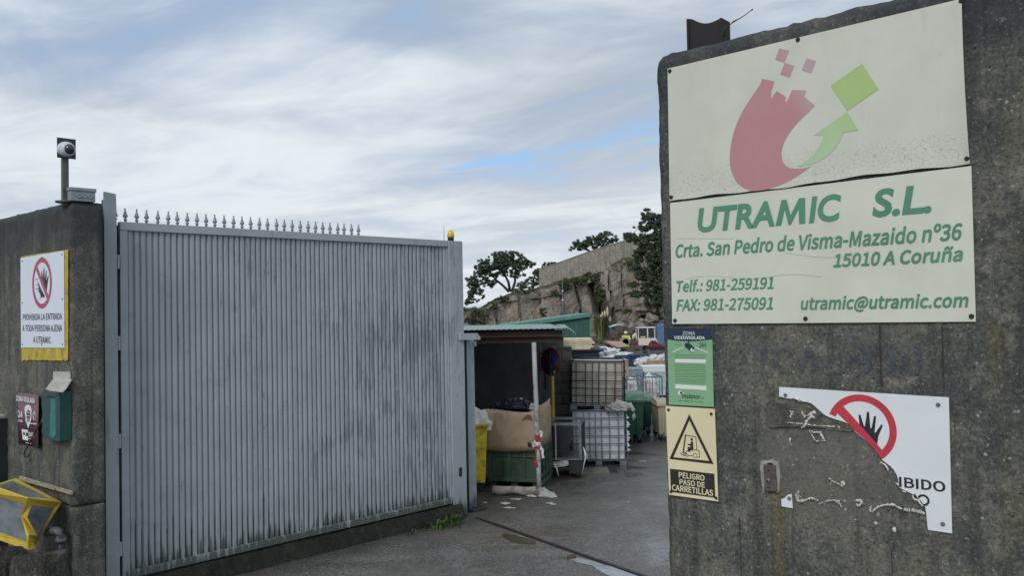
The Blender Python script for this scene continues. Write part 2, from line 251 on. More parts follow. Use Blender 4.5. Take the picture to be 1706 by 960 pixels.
# letter shapes of a plain bold grotesque: advance, vertices, triangles (thousandths of the type size)
import json
GLYPH = json.loads('''{"-":[328,[311,323,311,206,18,206,18,323],[2,0,3,2,1,0]],
".":[263,[54,101,86,134,131,146,176,134,208,101,220,53,208,6,176,-27,131,-39,86,-27,54,6,43,53],[1,3,2,0,3,1,0,4,3,0,5,4,11,5,0,10,5,11,10,6,5,9,6,10,9,7,6,9,8,7]],
"0":[525,[49,557,131,688,263,732,394,688,476,557,504,349,476,139,394,6,263,-39,131,6,49,139,21,349,353,506,313,588,263,609,212,588,172,506,156,349,172,190,213,108,263,86,313,108,353,190,369,349],[1,3,2,0,3,1,0,14,3,14,4,3,0,15,14,13,4,14,0,16,15,12,4,13,12,5,4,11,16,0,23,5,12,11,17,16,23,6,5,10,17,11,10,18,17,22,6,23,10,19,18,21,6,22,9,19,10,21,7,6,9,20,19,20,7,21,9,7,20,9,8,7]],
"1":[525,[213,97,213,563,89,563,89,664,163,681,208,697,252,719,350,719,350,97,489,97,489,-26,58,-26,58,97],[5,7,6,5,8,7,4,1,5,1,8,5,3,1,4,2,1,3,0,8,1,11,0,12,11,8,0,11,9,8,11,10,9]],
"2":[525,[201,242,302,383,333,499,321,557,289,594,231,609,187,600,146,576,88,519,1,605,81,679,154,717,243,731,363,703,443,622,471,502,434,352,335,202,237,99,208,97,247,99,285,100,503,100,503,-26,16,-26,16,62],[11,13,12,10,13,11,10,14,13,9,14,10,9,5,14,5,4,14,4,15,14,9,6,5,8,7,9,7,6,9,3,15,4,2,15,3,2,16,15,1,16,2,0,16,1,0,17,16,25,17,0,25,19,17,19,18,17,20,22,21,20,23,22,19,23,20,25,23,19,24,23,25]],
"3":[525,[68,176,131,121,181,96,242,86,304,99,343,133,357,188,341,246,286,285,143,305,143,415,271,435,320,473,334,526,323,570,293,598,242,609,198,602,156,582,96,532,16,627,95,687,165,719,246,731,362,709,444,641,474,533,457,446,407,382,351,351,351,378,415,349,475,281,498,185,464,64,373,-12,249,-38,146,-24,67,15,-8,80],[22,24,23,21,24,22,21,25,24,20,25,21,20,16,25,16,15,25,15,26,25,19,18,20,18,17,20,17,16,20,14,26,15,13,26,14,13,27,26,12,27,13,11,27,12,11,28,27,10,28,11,9,30,10,30,28,10,30,29,28,9,31,30,9,32,31,8,32,9,7,32,8,7,33,32,6,33,7,5,33,6,5,34,33,39,1,0,4,34,5,39,2,1,3,34,4,39,3,2,39,34,3,38,34,39,38,35,34,37,35,38,37,36,35]],
"4":[525,[-7,165,-7,255,293,719,428,719,428,286,521,286,521,165,428,165,428,-26,296,-26,296,165,297,513,298,559,299,573,338,573,327,553,309,518,288,483,157,286,296,286,296,473],[1,3,2,1,13,3,13,14,3,14,4,3,1,12,13,15,4,14,1,11,12,16,4,15,17,20,16,20,4,16,1,17,11,17,20,11,1,18,17,19,4,20,1,19,18,1,4,19,1,5,4,1,6,5,0,6,1,10,6,0,9,7,10,7,6,10,9,8,7]],
"5":[525,[65,173,127,120,176,95,238,86,300,102,343,148,360,223,345,296,305,339,241,355,207,351,176,339,127,310,55,356,80,719,466,719,466,594,203,594,191,461,184,458,223,468,267,472,383,446,469,364,501,225,465,83,371,-8,249,-38,145,-24,66,13,-10,75],[13,17,14,17,15,14,17,16,15,13,19,17,19,18,17,20,22,21,19,22,20,13,22,19,13,23,22,13,9,23,9,8,23,8,24,23,12,11,13,11,10,13,10,9,13,7,24,8,6,24,7,6,25,24,5,25,6,30,1,0,4,25,5,30,2,1,3,25,4,30,3,2,30,25,3,30,26,25,29,26,30,28,26,29,28,27,26]],
"6":[525,[65,559,168,691,307,731,382,721,442,693,509,637,424,545,377,588,346,603,315,608,240,586,185,507,171,417,167,413,228,445,292,456,407,429,484,346,510,212,480,82,398,-6,284,-39,150,4,59,130,27,331,329,97,362,141,376,213,364,283,332,324,276,340,241,333,200,309,164,270,184,166,226,103,285,83],[1,3,2,1,4,3,1,5,4,0,9,1,9,5,1,9,8,5,8,7,5,7,6,5,0,10,9,0,11,10,24,11,0,24,12,11,14,16,15,13,16,14,13,17,16,24,13,12,24,30,13,30,17,13,30,29,17,29,18,17,24,31,30,24,32,31,23,33,24,33,32,24,28,18,29,27,18,28,23,34,33,26,18,27,26,19,18,23,35,34,25,19,26,22,35,23,22,36,35,36,19,25,22,19,36,22,20,19,21,20,22]],
"7":[525,[21,594,21,719,506,719,506,634,381,432,324,236,300,-26,159,-26,188,241,251,443,338,594],[0,2,1,0,3,2,0,10,3,10,4,3,9,4,10,8,4,9,8,5,4,7,5,8,7,6,5]],
"8":[525,[38,266,91,338,145,377,145,356,104,392,65,452,50,528,79,634,157,705,267,730,381,703,457,629,483,521,466,443,427,379,391,343,391,362,440,326,489,259,508,165,476,61,390,-12,265,-39,139,-12,50,62,17,171,345,566,315,600,265,613,221,602,193,573,182,529,200,474,248,433,305,407,330,434,350,475,357,515,351,230,294,274,220,307,186,278,157,232,146,181,162,128,203,92,266,78,324,91,360,122,372,168],[8,10,9,7,10,8,7,11,10,6,29,7,29,28,7,28,11,7,28,27,11,27,12,11,6,30,29,26,12,27,6,31,30,37,12,26,6,32,31,5,32,6,37,13,12,36,13,37,35,13,36,5,33,32,4,33,5,35,14,13,34,14,35,4,34,33,4,14,34,3,2,4,2,14,4,2,16,14,16,15,14,1,16,2,1,17,16,0,40,1,40,17,1,40,18,17,0,41,40,39,18,40,0,42,41,38,18,39,25,42,0,38,19,18,25,43,42,49,19,38,25,44,43,24,44,25,48,19,49,48,20,19,24,45,44,47,20,48,24,46,45,46,20,47,24,20,46,23,20,24,23,21,20,23,22,21]],
"9":[525,[99,148,150,106,183,91,217,86,286,108,340,187,355,277,360,281,299,249,232,237,118,264,42,348,15,481,46,611,127,700,240,732,375,691,467,570,500,376,462,140,361,4,224,-38,147,-28,85,0,18,56,196,596,163,553,149,480,161,410,193,369,248,353,285,361,327,386,364,427,344,530,301,592,241,611],[14,16,15,13,16,14,13,36,16,36,17,16,13,25,36,35,17,36,12,25,13,12,26,25,34,17,35,34,18,17,12,27,26,33,18,34,11,27,12,11,28,27,32,18,33,11,29,28,31,18,32,31,7,18,7,19,18,11,30,29,30,7,31,11,7,30,10,7,11,10,8,7,6,19,7,5,19,6,9,8,10,4,19,5,24,1,0,4,20,19,3,20,4,24,2,1,24,3,2,24,20,3,23,20,24,23,21,20,22,21,23]],
":":[263,[54,101,86,134,131,146,176,134,208,101,220,53,208,6,176,-27,131,-39,86,-27,54,6,43,53,54,482,86,515,131,528,176,515,208,482,220,435,208,387,176,354,131,342,86,354,54,387,43,435],[13,15,14,12,15,13,12,16,15,12,17,16,23,17,12,23,18,17,22,18,23,21,18,22,21,19,18,21,20,19,1,3,2,0,3,1,0,4,3,0,5,4,11,5,0,10,5,11,10,6,5,9,6,10,9,7,6,9,8,7]],
"@":[894,[92,475,262,647,494,709,691,661,821,529,867,333,831,166,742,62,632,26,567,37,518,71,504,107,528,107,496,75,446,45,389,33,310,54,255,116,236,210,263,334,342,438,464,481,509,473,545,451,563,428,533,428,545,472,652,472,605,232,599,170,610,146,636,138,688,158,734,222,754,329,723,469,635,563,487,598,321,551,194,420,143,217,181,55,283,-45,433,-80,489,-74,543,-59,615,-24,660,-122,572,-164,500,-183,423,-189,224,-144,80,-6,27,215,507,343,497,357,483,366,469,368,412,345,372,287,358,214,366,171,382,152,407,145,427,150,453,166,481,195],[1,3,2,1,4,3,0,38,1,38,37,1,37,4,1,36,4,37,35,4,36,0,39,38,35,5,4,20,22,21,53,39,0,20,23,22,25,23,26,23,27,26,23,24,27,24,28,27,34,5,35,20,25,23,19,25,20,19,24,25,19,57,24,57,56,24,56,55,24,55,28,24,53,40,39,19,58,57,54,28,55,19,59,58,66,28,54,18,59,19,34,6,5,33,6,34,18,60,59,66,29,28,32,6,33,53,41,40,52,41,53,18,61,60,17,61,18,65,29,66,17,62,61,65,30,29,64,30,65,32,7,6,31,7,32,17,63,62,63,30,64,63,31,30,17,31,63,17,12,31,12,7,31,16,11,17,11,12,17,16,13,11,13,10,11,13,7,12,16,14,13,10,7,13,9,7,10,9,8,7,52,42,41,15,14,16,51,42,52,45,47,46,51,43,42,44,47,45,43,47,44,51,47,43,51,48,47,50,48,51,50,49,48]],
"A":[575,[354,719,607,-26,460,-26,393,186,178,186,110,-26,-32,-26,220,719,333,380,308,458,285,536,268,596,303,596,286,535,263,458,239,380,216,306,356,306],[6,11,7,11,0,7,11,12,0,12,1,0,6,10,11,13,1,12,6,14,10,14,9,10,14,9,13,9,1,13,8,1,9,6,15,14,17,1,8,6,16,15,6,4,16,4,17,16,4,3,17,3,1,17,6,5,4,2,1,3]],
"B":[621,[302,719,434,701,530,638,565,525,551,449,511,387,463,359,463,386,526,361,584,297,605,202,567,74,463,-2,318,-26,70,-26,70,719,372,437,414,467,426,512,412,561,371,588,288,598,208,598,208,425,284,425,396,109,448,145,466,206,449,260,398,293,302,305,208,305,208,96,302,96],[14,22,15,22,0,15,22,1,0,22,2,1,22,21,2,21,20,2,20,3,2,14,23,22,19,3,20,18,3,19,18,4,3,17,4,18,16,4,17,16,5,4,24,5,16,14,31,23,31,24,23,31,7,24,7,5,24,7,6,5,31,8,7,31,30,8,30,9,8,14,32,31,29,9,30,29,10,9,28,10,29,27,10,28,26,10,27,26,11,10,25,11,26,33,11,25,32,11,33,14,11,32,14,12,11,14,13,12]],
"C":[603,[72,551,190,685,361,731,448,718,518,684,588,623,508,527,451,576,410,596,365,602,264,572,196,487,171,349,195,208,261,121,362,91,413,98,460,122,523,179,605,85,524,12,447,-25,355,-38,187,8,71,141,29,346],[1,3,2,1,4,3,0,4,1,0,9,4,9,5,4,9,8,5,8,7,5,7,6,5,0,10,9,0,11,10,25,11,0,25,12,11,25,13,12,24,13,25,24,14,13,17,19,18,23,14,24,16,19,17,23,15,14,15,19,16,23,19,15,23,20,19,23,21,20,22,21,23]],
"D":[650,[271,719,461,676,581,549,621,349,581,149,462,19,275,-26,70,-26,70,719,383,128,454,211,479,349,454,486,383,567,258,596,208,596,208,97,258,97],[7,15,8,15,0,8,15,1,0,15,14,1,14,2,1,7,16,15,13,2,14,12,2,13,12,3,2,11,3,12,11,4,3,10,4,11,9,4,10,9,5,4,17,5,9,7,17,16,7,5,17,7,6,5]],
"E":[557,[520,719,520,594,208,594,208,427,471,427,471,301,208,301,208,100,530,100,530,-26,70,-26,70,719],[10,2,11,2,0,11,2,1,0,10,3,2,10,6,3,6,4,3,6,5,4,10,7,6,10,8,7,10,9,8]],
"F":[522,[520,719,520,594,208,594,208,410,473,410,473,285,208,285,208,-26,70,-26,70,719],[8,2,9,2,0,9,2,1,0,8,3,2,8,6,3,6,4,3,6,5,4,8,7,6]],
"G":[651,[73,551,195,685,371,731,466,717,538,682,608,623,528,527,472,575,429,595,377,603,268,572,197,487,171,349,196,208,265,122,378,90,419,94,456,106,475,119,475,261,328,261,328,385,607,385,607,55,540,4,461,-27,366,-38,192,8,72,141,29,346],[1,3,2,1,4,3,0,4,1,0,9,4,9,5,4,9,8,5,8,7,5,7,6,5,0,10,9,0,11,10,29,11,0,29,12,11,20,22,21,20,19,22,19,23,22,29,13,12,28,13,29,18,23,19,28,14,13,27,14,28,27,15,14,17,23,18,16,23,17,15,23,16,27,23,15,27,24,23,26,24,27,26,25,24]],
"H":[688,[208,719,208,428,480,428,480,719,619,719,619,-26,480,-26,480,301,208,301,208,-26,70,-26,70,719],[10,0,11,10,1,0,2,4,3,2,5,4,10,8,1,8,2,1,8,7,2,7,5,2,10,9,8,6,5,7]],
"I":[277,[208,719,208,-26,70,-26,70,719],[2,0,3,2,1,0]],
"J":[506,[101,178,147,117,179,97,215,90,263,102,290,137,301,214,301,719,441,719,441,201,420,83,348,-6,225,-38,136,-24,64,17,-4,102],[6,8,7,6,9,8,5,9,6,5,10,9,15,1,0,4,10,5,15,2,1,14,2,15,3,10,4,14,3,2,14,10,3,14,11,10,13,11,14,13,12,11]],
"L":[513,[208,719,208,100,512,100,512,-26,70,-26,70,719],[4,0,5,4,1,0,4,2,1,4,3,2]],
"M":[768,[218,719,357,331,374,283,391,234,401,203,368,203,379,234,395,283,411,331,549,719,698,719,698,-26,565,-26,565,384,567,451,572,523,575,562,617,562,567,422,430,44,336,44,198,421,148,562,190,562,194,523,198,451,200,384,200,-26,70,-26,70,719],[28,22,29,22,0,29,22,23,0,23,1,0,8,16,9,16,10,9,16,17,10,17,11,10,28,21,22,24,1,23,8,15,16,18,11,17,25,1,24,8,14,15,8,13,14,26,1,25,19,13,18,13,11,18,28,26,21,26,20,21,8,19,13,19,12,13,28,27,26,20,1,26,20,2,1,7,19,8,20,5,2,5,6,2,6,3,2,6,3,7,3,4,7,4,19,7,20,4,5,20,19,4]],
"N":[684,[199,719,460,269,528,139,489,139,486,183,481,258,479,332,479,719,614,719,614,-26,483,-26,223,425,156,555,195,555,197,511,202,438,203,364,203,-26,70,-26,70,719],[18,12,19,12,0,19,12,13,0,13,1,0,6,8,7,6,9,8,18,15,12,15,11,12,14,1,13,15,11,14,11,1,14,18,16,15,10,1,11,18,17,16,5,9,6,10,4,1,4,2,1,4,2,5,2,9,5,10,3,4,10,2,3,10,9,2]],
"O":[701,[69,552,182,685,351,732,519,685,632,552,673,349,632,145,519,9,351,-39,182,9,69,145,29,349,507,488,444,573,351,602,257,573,195,488,171,349,195,208,258,121,351,91,444,121,507,208,531,349],[1,3,2,0,3,1,0,14,3,14,4,3,0,15,14,13,4,14,0,16,15,12,4,13,11,16,0,12,5,4,11,17,16,23,5,12,10,17,11,23,6,5,10,18,17,22,6,23,10,19,18,21,6,22,9,19,10,21,7,6,20,7,21,9,20,19,9,7,20,9,8,7]],
"P":[598,[295,719,439,698,542,625,579,490,542,354,441,275,299,250,208,250,208,-26,70,-26,70,719,376,386,423,423,439,489,422,553,374,585,280,596,208,596,208,373,284,373],[9,17,10,17,0,10,17,1,0,17,2,1,17,16,2,16,15,2,15,3,2,9,18,17,14,3,15,13,3,14,13,4,3,12,4,13,11,4,12,19,4,11,9,7,18,7,19,18,7,4,19,7,5,4,7,6,5,9,8,7]],
"Q":[701,[507,488,444,573,351,602,257,573,195,488,171,349,195,206,258,118,351,87,444,118,507,206,531,349,159,27,63,160,29,349,69,552,182,685,351,732,519,685,632,552,673,349,640,163,547,31,442,-18,460,-40,510,-66,573,-75,598,-74,620,-71,663,-59,693,-175,642,-191,605,-197,561,-200,438,-177,344,-112,291,-30],[16,18,17,15,18,16,15,2,18,2,19,18,15,3,2,1,19,2,15,4,3,0,19,1,14,4,15,0,20,19,14,5,4,11,20,0,11,21,20,13,5,14,13,6,5,10,21,11,13,7,6,9,21,10,9,22,21,12,7,13,8,22,9,12,8,7,12,22,8,12,23,22,36,23,12,36,24,23,35,24,36,35,25,24,28,30,29,35,26,25,27,30,28,26,30,27,35,30,26,34,30,35,34,31,30,33,31,34,33,32,31]],
"R":[600,[380,403,425,439,440,499,425,556,381,586,297,596,208,596,208,390,297,390,208,268,208,-26,70,-26,70,719,314,719,447,699,545,629,580,500,558,394,496,319,434,292,618,-26,461,-26,292,268],[11,6,12,6,13,12,6,14,13,6,15,14,6,5,15,5,4,15,4,16,15,11,7,6,3,16,4,2,16,3,2,17,16,1,17,2,0,17,1,8,17,0,8,18,17,11,9,7,9,8,7,9,18,8,9,19,18,9,22,19,22,20,19,11,10,9,21,20,22]],
"S":[563,[94,186,166,127,225,100,288,90,356,103,394,133,407,177,396,220,363,250,307,277,207,321,137,359,77,424,51,522,84,632,172,705,295,731,381,719,457,687,535,624,458,529,395,576,349,596,297,603,238,592,205,566,193,529,206,488,242,459,292,436,391,393,469,349,527,282,549,184,516,70,425,-9,288,-38,187,-25,99,13,9,86],[15,17,16,15,18,17,14,18,15,14,19,18,13,24,14,24,23,14,23,19,14,23,22,19,22,21,19,21,20,19,13,25,24,13,26,25,13,27,26,12,27,13,12,28,27,12,29,28,12,30,29,11,30,12,11,31,30,10,31,11,10,32,31,9,32,10,9,33,32,8,33,9,7,33,8,6,33,7,39,1,0,6,34,33,5,34,6,4,34,5,39,2,1,3,34,4,39,3,2,39,34,3,38,34,39,38,35,34,37,35,38,37,36,35]],
"T":[566,[4,594,4,719,563,719,563,594,353,594,353,-26,214,-26,214,594],[0,2,1,0,3,2,7,3,0,6,4,7,4,3,7,6,5,4]],
"U":[682,[67,719,205,719,205,286,226,164,273,107,341,91,411,107,459,164,480,286,480,719,616,719,616,283,581,97,482,-8,341,-39,201,-8,102,97,67,283],[17,1,0,17,2,1,8,10,9,8,11,10,7,11,8,17,3,2,16,3,17,7,12,11,6,12,7,16,4,3,5,12,6,16,5,4,15,5,16,5,13,12,15,13,5,15,14,13]],
"V":[544,[112,719,230,325,252,247,273,174,291,115,257,115,275,174,296,247,319,325,436,719,579,719,342,-26,203,-26,-34,719],[12,0,13,12,1,0,8,10,9,8,11,10,12,2,1,7,11,8,12,3,2,6,11,7,5,4,6,4,11,6,12,4,3,12,11,4]],
"X":[542,[-15,719,141,719,243,528,260,497,277,464,290,440,263,440,273,462,289,496,305,528,405,719,556,719,353,354,571,-26,415,-26,304,175,286,210,266,247,252,274,280,274,268,248,249,211,231,175,124,-26,-28,-26,189,358],[25,1,0,25,2,1,9,11,10,9,12,11,25,3,2,8,12,9,25,7,3,7,4,3,7,4,8,4,12,8,5,12,4,25,6,7,25,5,6,25,12,5,24,18,25,18,12,25,18,19,12,19,13,12,24,17,18,20,13,19,21,16,20,16,13,20,24,21,17,21,16,17,24,22,21,15,13,16,24,23,22,14,13,15]],
"Z":[570,[366,594,55,594,55,719,547,719,547,633,202,100,551,100,551,-26,22,-26,22,61],[1,3,2,1,4,3,1,0,4,0,5,4,9,5,0,9,6,5,9,7,6,8,7,9]],
"a":[532,[68,244,182,314,342,346,337,379,314,414,263,429,214,422,167,403,101,364,43,469,121,514,194,541,280,553,396,523,463,438,482,318,482,-26,363,-26,355,36,384,36,336,2,274,-27,204,-38,116,-19,52,41,29,135,345,236,243,216,181,180,166,138,174,106,194,90,230,84,269,90,309,110,345,137],[11,13,12,10,13,11,10,14,13,9,14,10,8,7,9,7,6,9,6,5,9,5,14,9,5,4,14,4,15,14,3,15,4,2,15,3,1,15,2,1,26,15,26,16,15,0,26,1,25,27,0,27,26,0,35,16,26,25,28,27,25,29,28,25,30,29,34,16,35,24,30,25,33,19,34,19,16,34,24,31,30,32,19,33,24,32,31,24,19,32,23,18,24,18,19,24,23,20,18,20,17,18,20,16,19,23,21,20,17,16,20,22,21,23]],
"c":[482,[60,415,160,518,294,553,364,543,419,518,481,471,407,373,358,410,330,423,302,428,231,406,183,349,164,256,182,164,229,107,299,86,335,91,370,107,425,147,491,45,418,-5,356,-29,288,-38,153,-3,58,99,23,256],[1,3,2,1,4,3,1,5,4,0,5,1,0,9,5,9,8,5,8,7,5,7,6,5,0,10,9,25,10,0,25,11,10,25,12,11,24,12,25,24,13,12,24,14,13,17,19,18,16,19,17,24,15,14,23,15,24,15,19,16,23,19,15,23,20,19,22,20,23,22,21,20]],
"d":[586,[58,412,148,516,270,553,334,544,386,521,388,519,387,554,387,778,525,778,525,-26,406,-26,398,35,427,35,387,2,329,-27,260,-39,135,-3,52,100,24,257,387,387,358,409,322,423,290,428,228,407,183,349,165,257,180,161,220,106,283,87,318,93,355,112,387,142],[6,8,7,6,9,8,5,9,6,1,3,2,1,4,3,1,5,4,1,20,5,20,19,5,19,9,5,0,22,1,22,21,1,21,20,1,0,23,22,18,23,0,18,24,23,31,9,19,18,25,24,17,25,18,17,26,25,17,27,26,30,9,31,29,12,30,12,9,30,17,28,27,16,28,17,28,12,29,16,11,28,11,12,28,16,13,11,13,10,11,13,9,12,16,14,13,10,9,13,15,14,16]],
"e":[524,[59,413,153,516,279,553,405,519,484,424,510,288,509,266,508,248,503,211,167,211,182,154,232,102,306,83,346,87,383,99,443,133,498,29,426,-10,365,-31,293,-38,157,-3,59,99,23,256,369,374,335,417,281,431,226,416,183,371,168,323,378,323],[1,3,2,1,4,3,0,25,1,25,4,1,0,26,25,24,4,25,24,5,4,23,5,24,0,27,26,22,27,0,29,5,23,22,28,27,22,29,28,22,5,29,22,6,5,22,7,6,21,9,22,9,7,22,9,8,7,21,10,9,21,11,10,14,16,15,21,12,11,13,16,14,20,12,21,12,16,13,20,16,12,20,17,16,19,17,20,19,18,17]],
"f":[307,[76,537,76,598,93,697,152,767,248,791,285,788,317,782,368,765,335,647,290,665,275,669,262,670,235,662,220,641,213,593,213,539,322,539,322,418,213,418,213,-26,76,-26,76,418,6,418,6,533],[3,5,4,3,6,5,3,7,6,2,7,3,2,10,7,10,9,7,9,8,7,1,12,2,12,11,2,11,10,2,1,13,12,1,14,13,0,14,1,0,15,14,0,16,15,0,17,16,23,17,0,22,17,23,21,17,22,20,18,21,18,17,21,20,19,18]],
"i":[260,[58,719,88,749,130,759,173,749,204,719,215,677,204,633,173,603,130,593,88,603,58,634,47,677,200,539,200,-26,61,-26,61,539],[14,12,15,14,13,12,1,3,2,1,4,3,0,4,1,0,5,4,11,5,0,11,6,5,10,6,11,9,6,10,9,7,6,8,7,9]],
"l":[268,[61,778,200,778,200,98,202,85,201,85,204,86,236,91,257,-23,220,-33,201,-37,175,-38,111,-21,72,30,61,100],[13,1,0,13,2,1,12,2,13,12,4,2,4,3,2,5,7,6,4,7,5,12,7,4,11,7,12,10,7,11,10,8,7,10,9,8]],
"m":[875,[181,539,189,464,158,464,201,504,260,539,328,553,406,539,461,498,476,470,508,500,570,538,641,553,742,526,803,446,821,327,821,-26,683,-26,683,312,674,383,652,414,613,425,583,418,546,396,510,361,510,-26,372,-26,372,312,363,383,341,414,302,425,272,418,235,396,200,362,200,-26,61,-26,61,539],[10,12,11,4,6,5,34,2,35,2,0,35,2,1,0,3,6,4,3,7,6,9,12,10,9,13,12,2,7,3,8,13,9,2,8,7,2,13,8,34,32,2,32,31,2,31,30,2,30,29,2,29,13,2,29,20,13,20,19,13,19,14,13,29,21,20,28,21,29,28,22,21,27,22,28,18,14,19,27,23,22,26,23,27,17,14,18,34,33,32,26,24,23,17,15,14,25,24,26,16,15,17]],
"n":[577,[181,539,189,464,159,464,204,504,267,539,341,553,444,526,505,446,523,327,523,-26,386,-26,386,312,377,383,354,414,313,425,275,418,237,395,200,361,200,-26,61,-26,61,539],[4,6,5,3,6,4,19,2,20,2,0,20,2,1,0,3,7,6,2,7,3,19,17,2,17,16,2,16,15,2,15,14,2,14,7,2,14,13,7,13,8,7,12,8,13,11,8,12,19,18,17,11,9,8,10,9,11]],
"o":[573,[59,415,155,517,286,553,418,517,514,415,550,256,514,98,418,-3,286,-39,155,-3,59,98,23,256,393,349,349,407,286,427,224,407,181,349,164,256,181,163,224,106,286,86,349,106,393,163,410,256],[1,3,2,0,3,1,0,14,3,14,4,3,0,15,14,13,4,14,13,5,4,11,15,0,11,16,15,12,5,13,11,17,16,23,5,12,22,5,23,11,18,17,10,18,11,22,6,5,21,6,22,10,19,18,20,6,21,10,20,19,9,20,10,20,7,6,9,7,20,8,7,9]],
"r":[367,[181,539,190,445,155,445,191,495,248,537,311,552,338,551,360,547,398,531,372,408,331,420,318,423,305,423,270,414,233,383,200,323,200,-26,61,-26,61,539],[4,6,5,4,7,6,4,8,7,17,2,18,2,0,18,2,1,0,3,8,4,3,9,8,2,11,3,11,10,3,10,9,3,17,15,2,15,14,2,14,13,2,13,12,2,12,11,2,17,16,15]],
"s":[442,[66,152,130,106,174,88,223,81,269,90,291,109,298,134,287,162,251,187,198,209,124,241,59,294,32,381,57,469,128,531,234,553,303,544,362,520,431,474,358,380,305,414,272,428,237,433,194,425,174,408,168,386,178,362,209,341,261,320,338,287,406,232,434,140,409,49,335,-15,222,-38,144,-28,73,-1,-6,52],[14,16,15,14,17,16,13,17,14,13,18,17,13,21,18,21,20,18,20,19,18,12,23,13,23,22,13,22,21,13,12,24,23,12,25,24,12,26,25,11,26,12,11,27,26,11,28,27,11,29,28,10,29,11,10,30,29,9,30,10,9,31,30,8,31,9,7,31,8,6,31,7,37,1,0,6,32,31,5,32,6,4,32,5,37,2,1,3,32,4,37,3,2,37,32,3,36,32,37,36,33,32,35,33,36,35,34,33]],
"t":[356,[76,418,0,418,0,533,83,538,92,684,214,684,214,539,354,539,354,418,214,418,214,158,220,113,236,92,269,84,283,85,300,89,344,106,374,-11,319,-27,284,-35,246,-38,147,-14,91,58,76,157],[3,5,4,3,6,5,3,7,6,3,8,7,2,8,3,1,8,2,0,8,1,23,9,0,9,8,0,23,10,9,23,11,10,22,11,23,22,12,11,15,17,16,22,13,12,14,17,15,13,17,14,22,17,13,21,17,22,21,18,17,20,18,21,20,19,18]],
"u":[574,[54,539,192,539,192,200,201,130,223,99,264,89,302,96,339,120,376,159,376,539,513,539,513,-26,392,-26,386,55,417,55,372,11,311,-25,236,-39,133,-12,72,67,54,186],[20,1,0,20,2,1,8,10,9,8,11,10,20,3,2,19,3,20,7,11,8,19,4,3,6,14,7,14,11,7,19,5,4,5,14,6,19,14,5,18,13,19,13,14,19,18,15,13,15,12,13,15,11,14,18,16,15,12,11,15,17,16,18]],
"z":[449,[255,418,37,418,37,539,439,539,439,459,190,96,447,96,447,-26,7,-26,7,54],[1,3,2,1,4,3,1,0,4,0,5,4,9,5,0,9,6,5,9,7,6,8,7,9]],
"º":[385,[30,696,98,767,192,791,286,767,354,696,379,587,354,479,286,407,192,382,98,407,30,479,5,587,250,642,227,674,192,685,157,674,133,642,123,587,133,532,157,500,192,489,226,500,250,532,259,587],[1,3,2,0,3,1,0,4,3,11,15,0,15,14,0,14,4,0,14,13,4,13,5,4,12,5,13,11,16,15,23,5,12,11,17,16,11,18,17,22,5,23,10,18,11,22,6,5,10,19,18,21,6,22,10,20,19,20,6,21,10,6,20,9,6,10,9,7,6,8,7,9]],
"ñ":[577,[228,668,218,651,209,587,98,595,117,702,159,764,236,788,310,760,357,717,389,701,395,704,404,721,414,782,525,777,506,670,463,607,387,583,312,611,265,654,234,670,181,539,189,464,159,464,204,504,267,539,341,553,444,526,505,446,523,327,523,-26,386,-26,386,312,377,383,354,414,313,425,275,418,237,395,200,361,200,-26,61,-26,61,539],[24,26,25,23,26,24,39,22,40,22,20,40,22,21,20,23,27,26,22,27,23,39,37,22,37,36,22,36,35,22,35,34,22,34,27,22,34,33,27,33,28,27,32,28,33,31,28,32,39,38,37,31,29,28,30,29,31,5,7,6,11,13,12,11,14,13,4,7,5,4,8,7,10,14,11,4,9,8,9,14,10,3,0,4,0,19,4,19,9,4,19,14,9,18,14,19,18,15,14,3,1,0,17,15,18,3,2,1,16,15,17]]}''')
Mv = GLYPH['M'][1]; mx_, my_, mn_ = max(Mv[::2]), max(Mv[1::2]), min(Mv[1::2]); ml_ = min(Mv[::2]); wM, hM = mx_-ml_, my_-mn_
Mp = [(0, 0), (.20, 0), (.20, .66), (.42, .06), (.58, .06), (.80, .66), (.80, 0), (1, 0), (1, 1), (.74, 1), (.50, .34), (.26, 1), (0, 1)]
Mp = [(int(ml_+a*wM), int(mn_+b*hM)) for a, b in Mp]
from mathutils.geometry import tessellate_polygon
GLYPH['M'] = [GLYPH['M'][0], [c for p in Mp for c in p], [i for t in tessellate_polygon([[Vector((a, b, 0)) for a, b in Mp]]) for i in t]]
def text_sans(txt, x0, x1, z0, z1, y, shear=0.0, space=0.0, thin=1.0):
    vs = []; fs = []; cx = 0.0
    for ch in txt:
        if ch == ' ': cx += 0.22+space; continue
        adv, V, F = GLYPH[ch]; o = len(vs)
        for i in range(0, len(V), 2): a, b = V[i]/1000, V[i+1]/1000; vs.append((cx+a+shear*b, b))
        fs += [(F[i]+o, F[i+1]+o, F[i+2]+o) for i in range(0, len(F), 3)]
        cx += adv/1000+space
    v = np.array(vs); lo = v.min(0); hi = v.max(0); v = (v-lo)/(hi-lo)
    m = MB(); m.add([(x0+(x1-x0)*a, y, z0+(z1-z0)*b) for a, b in v], fs); return m

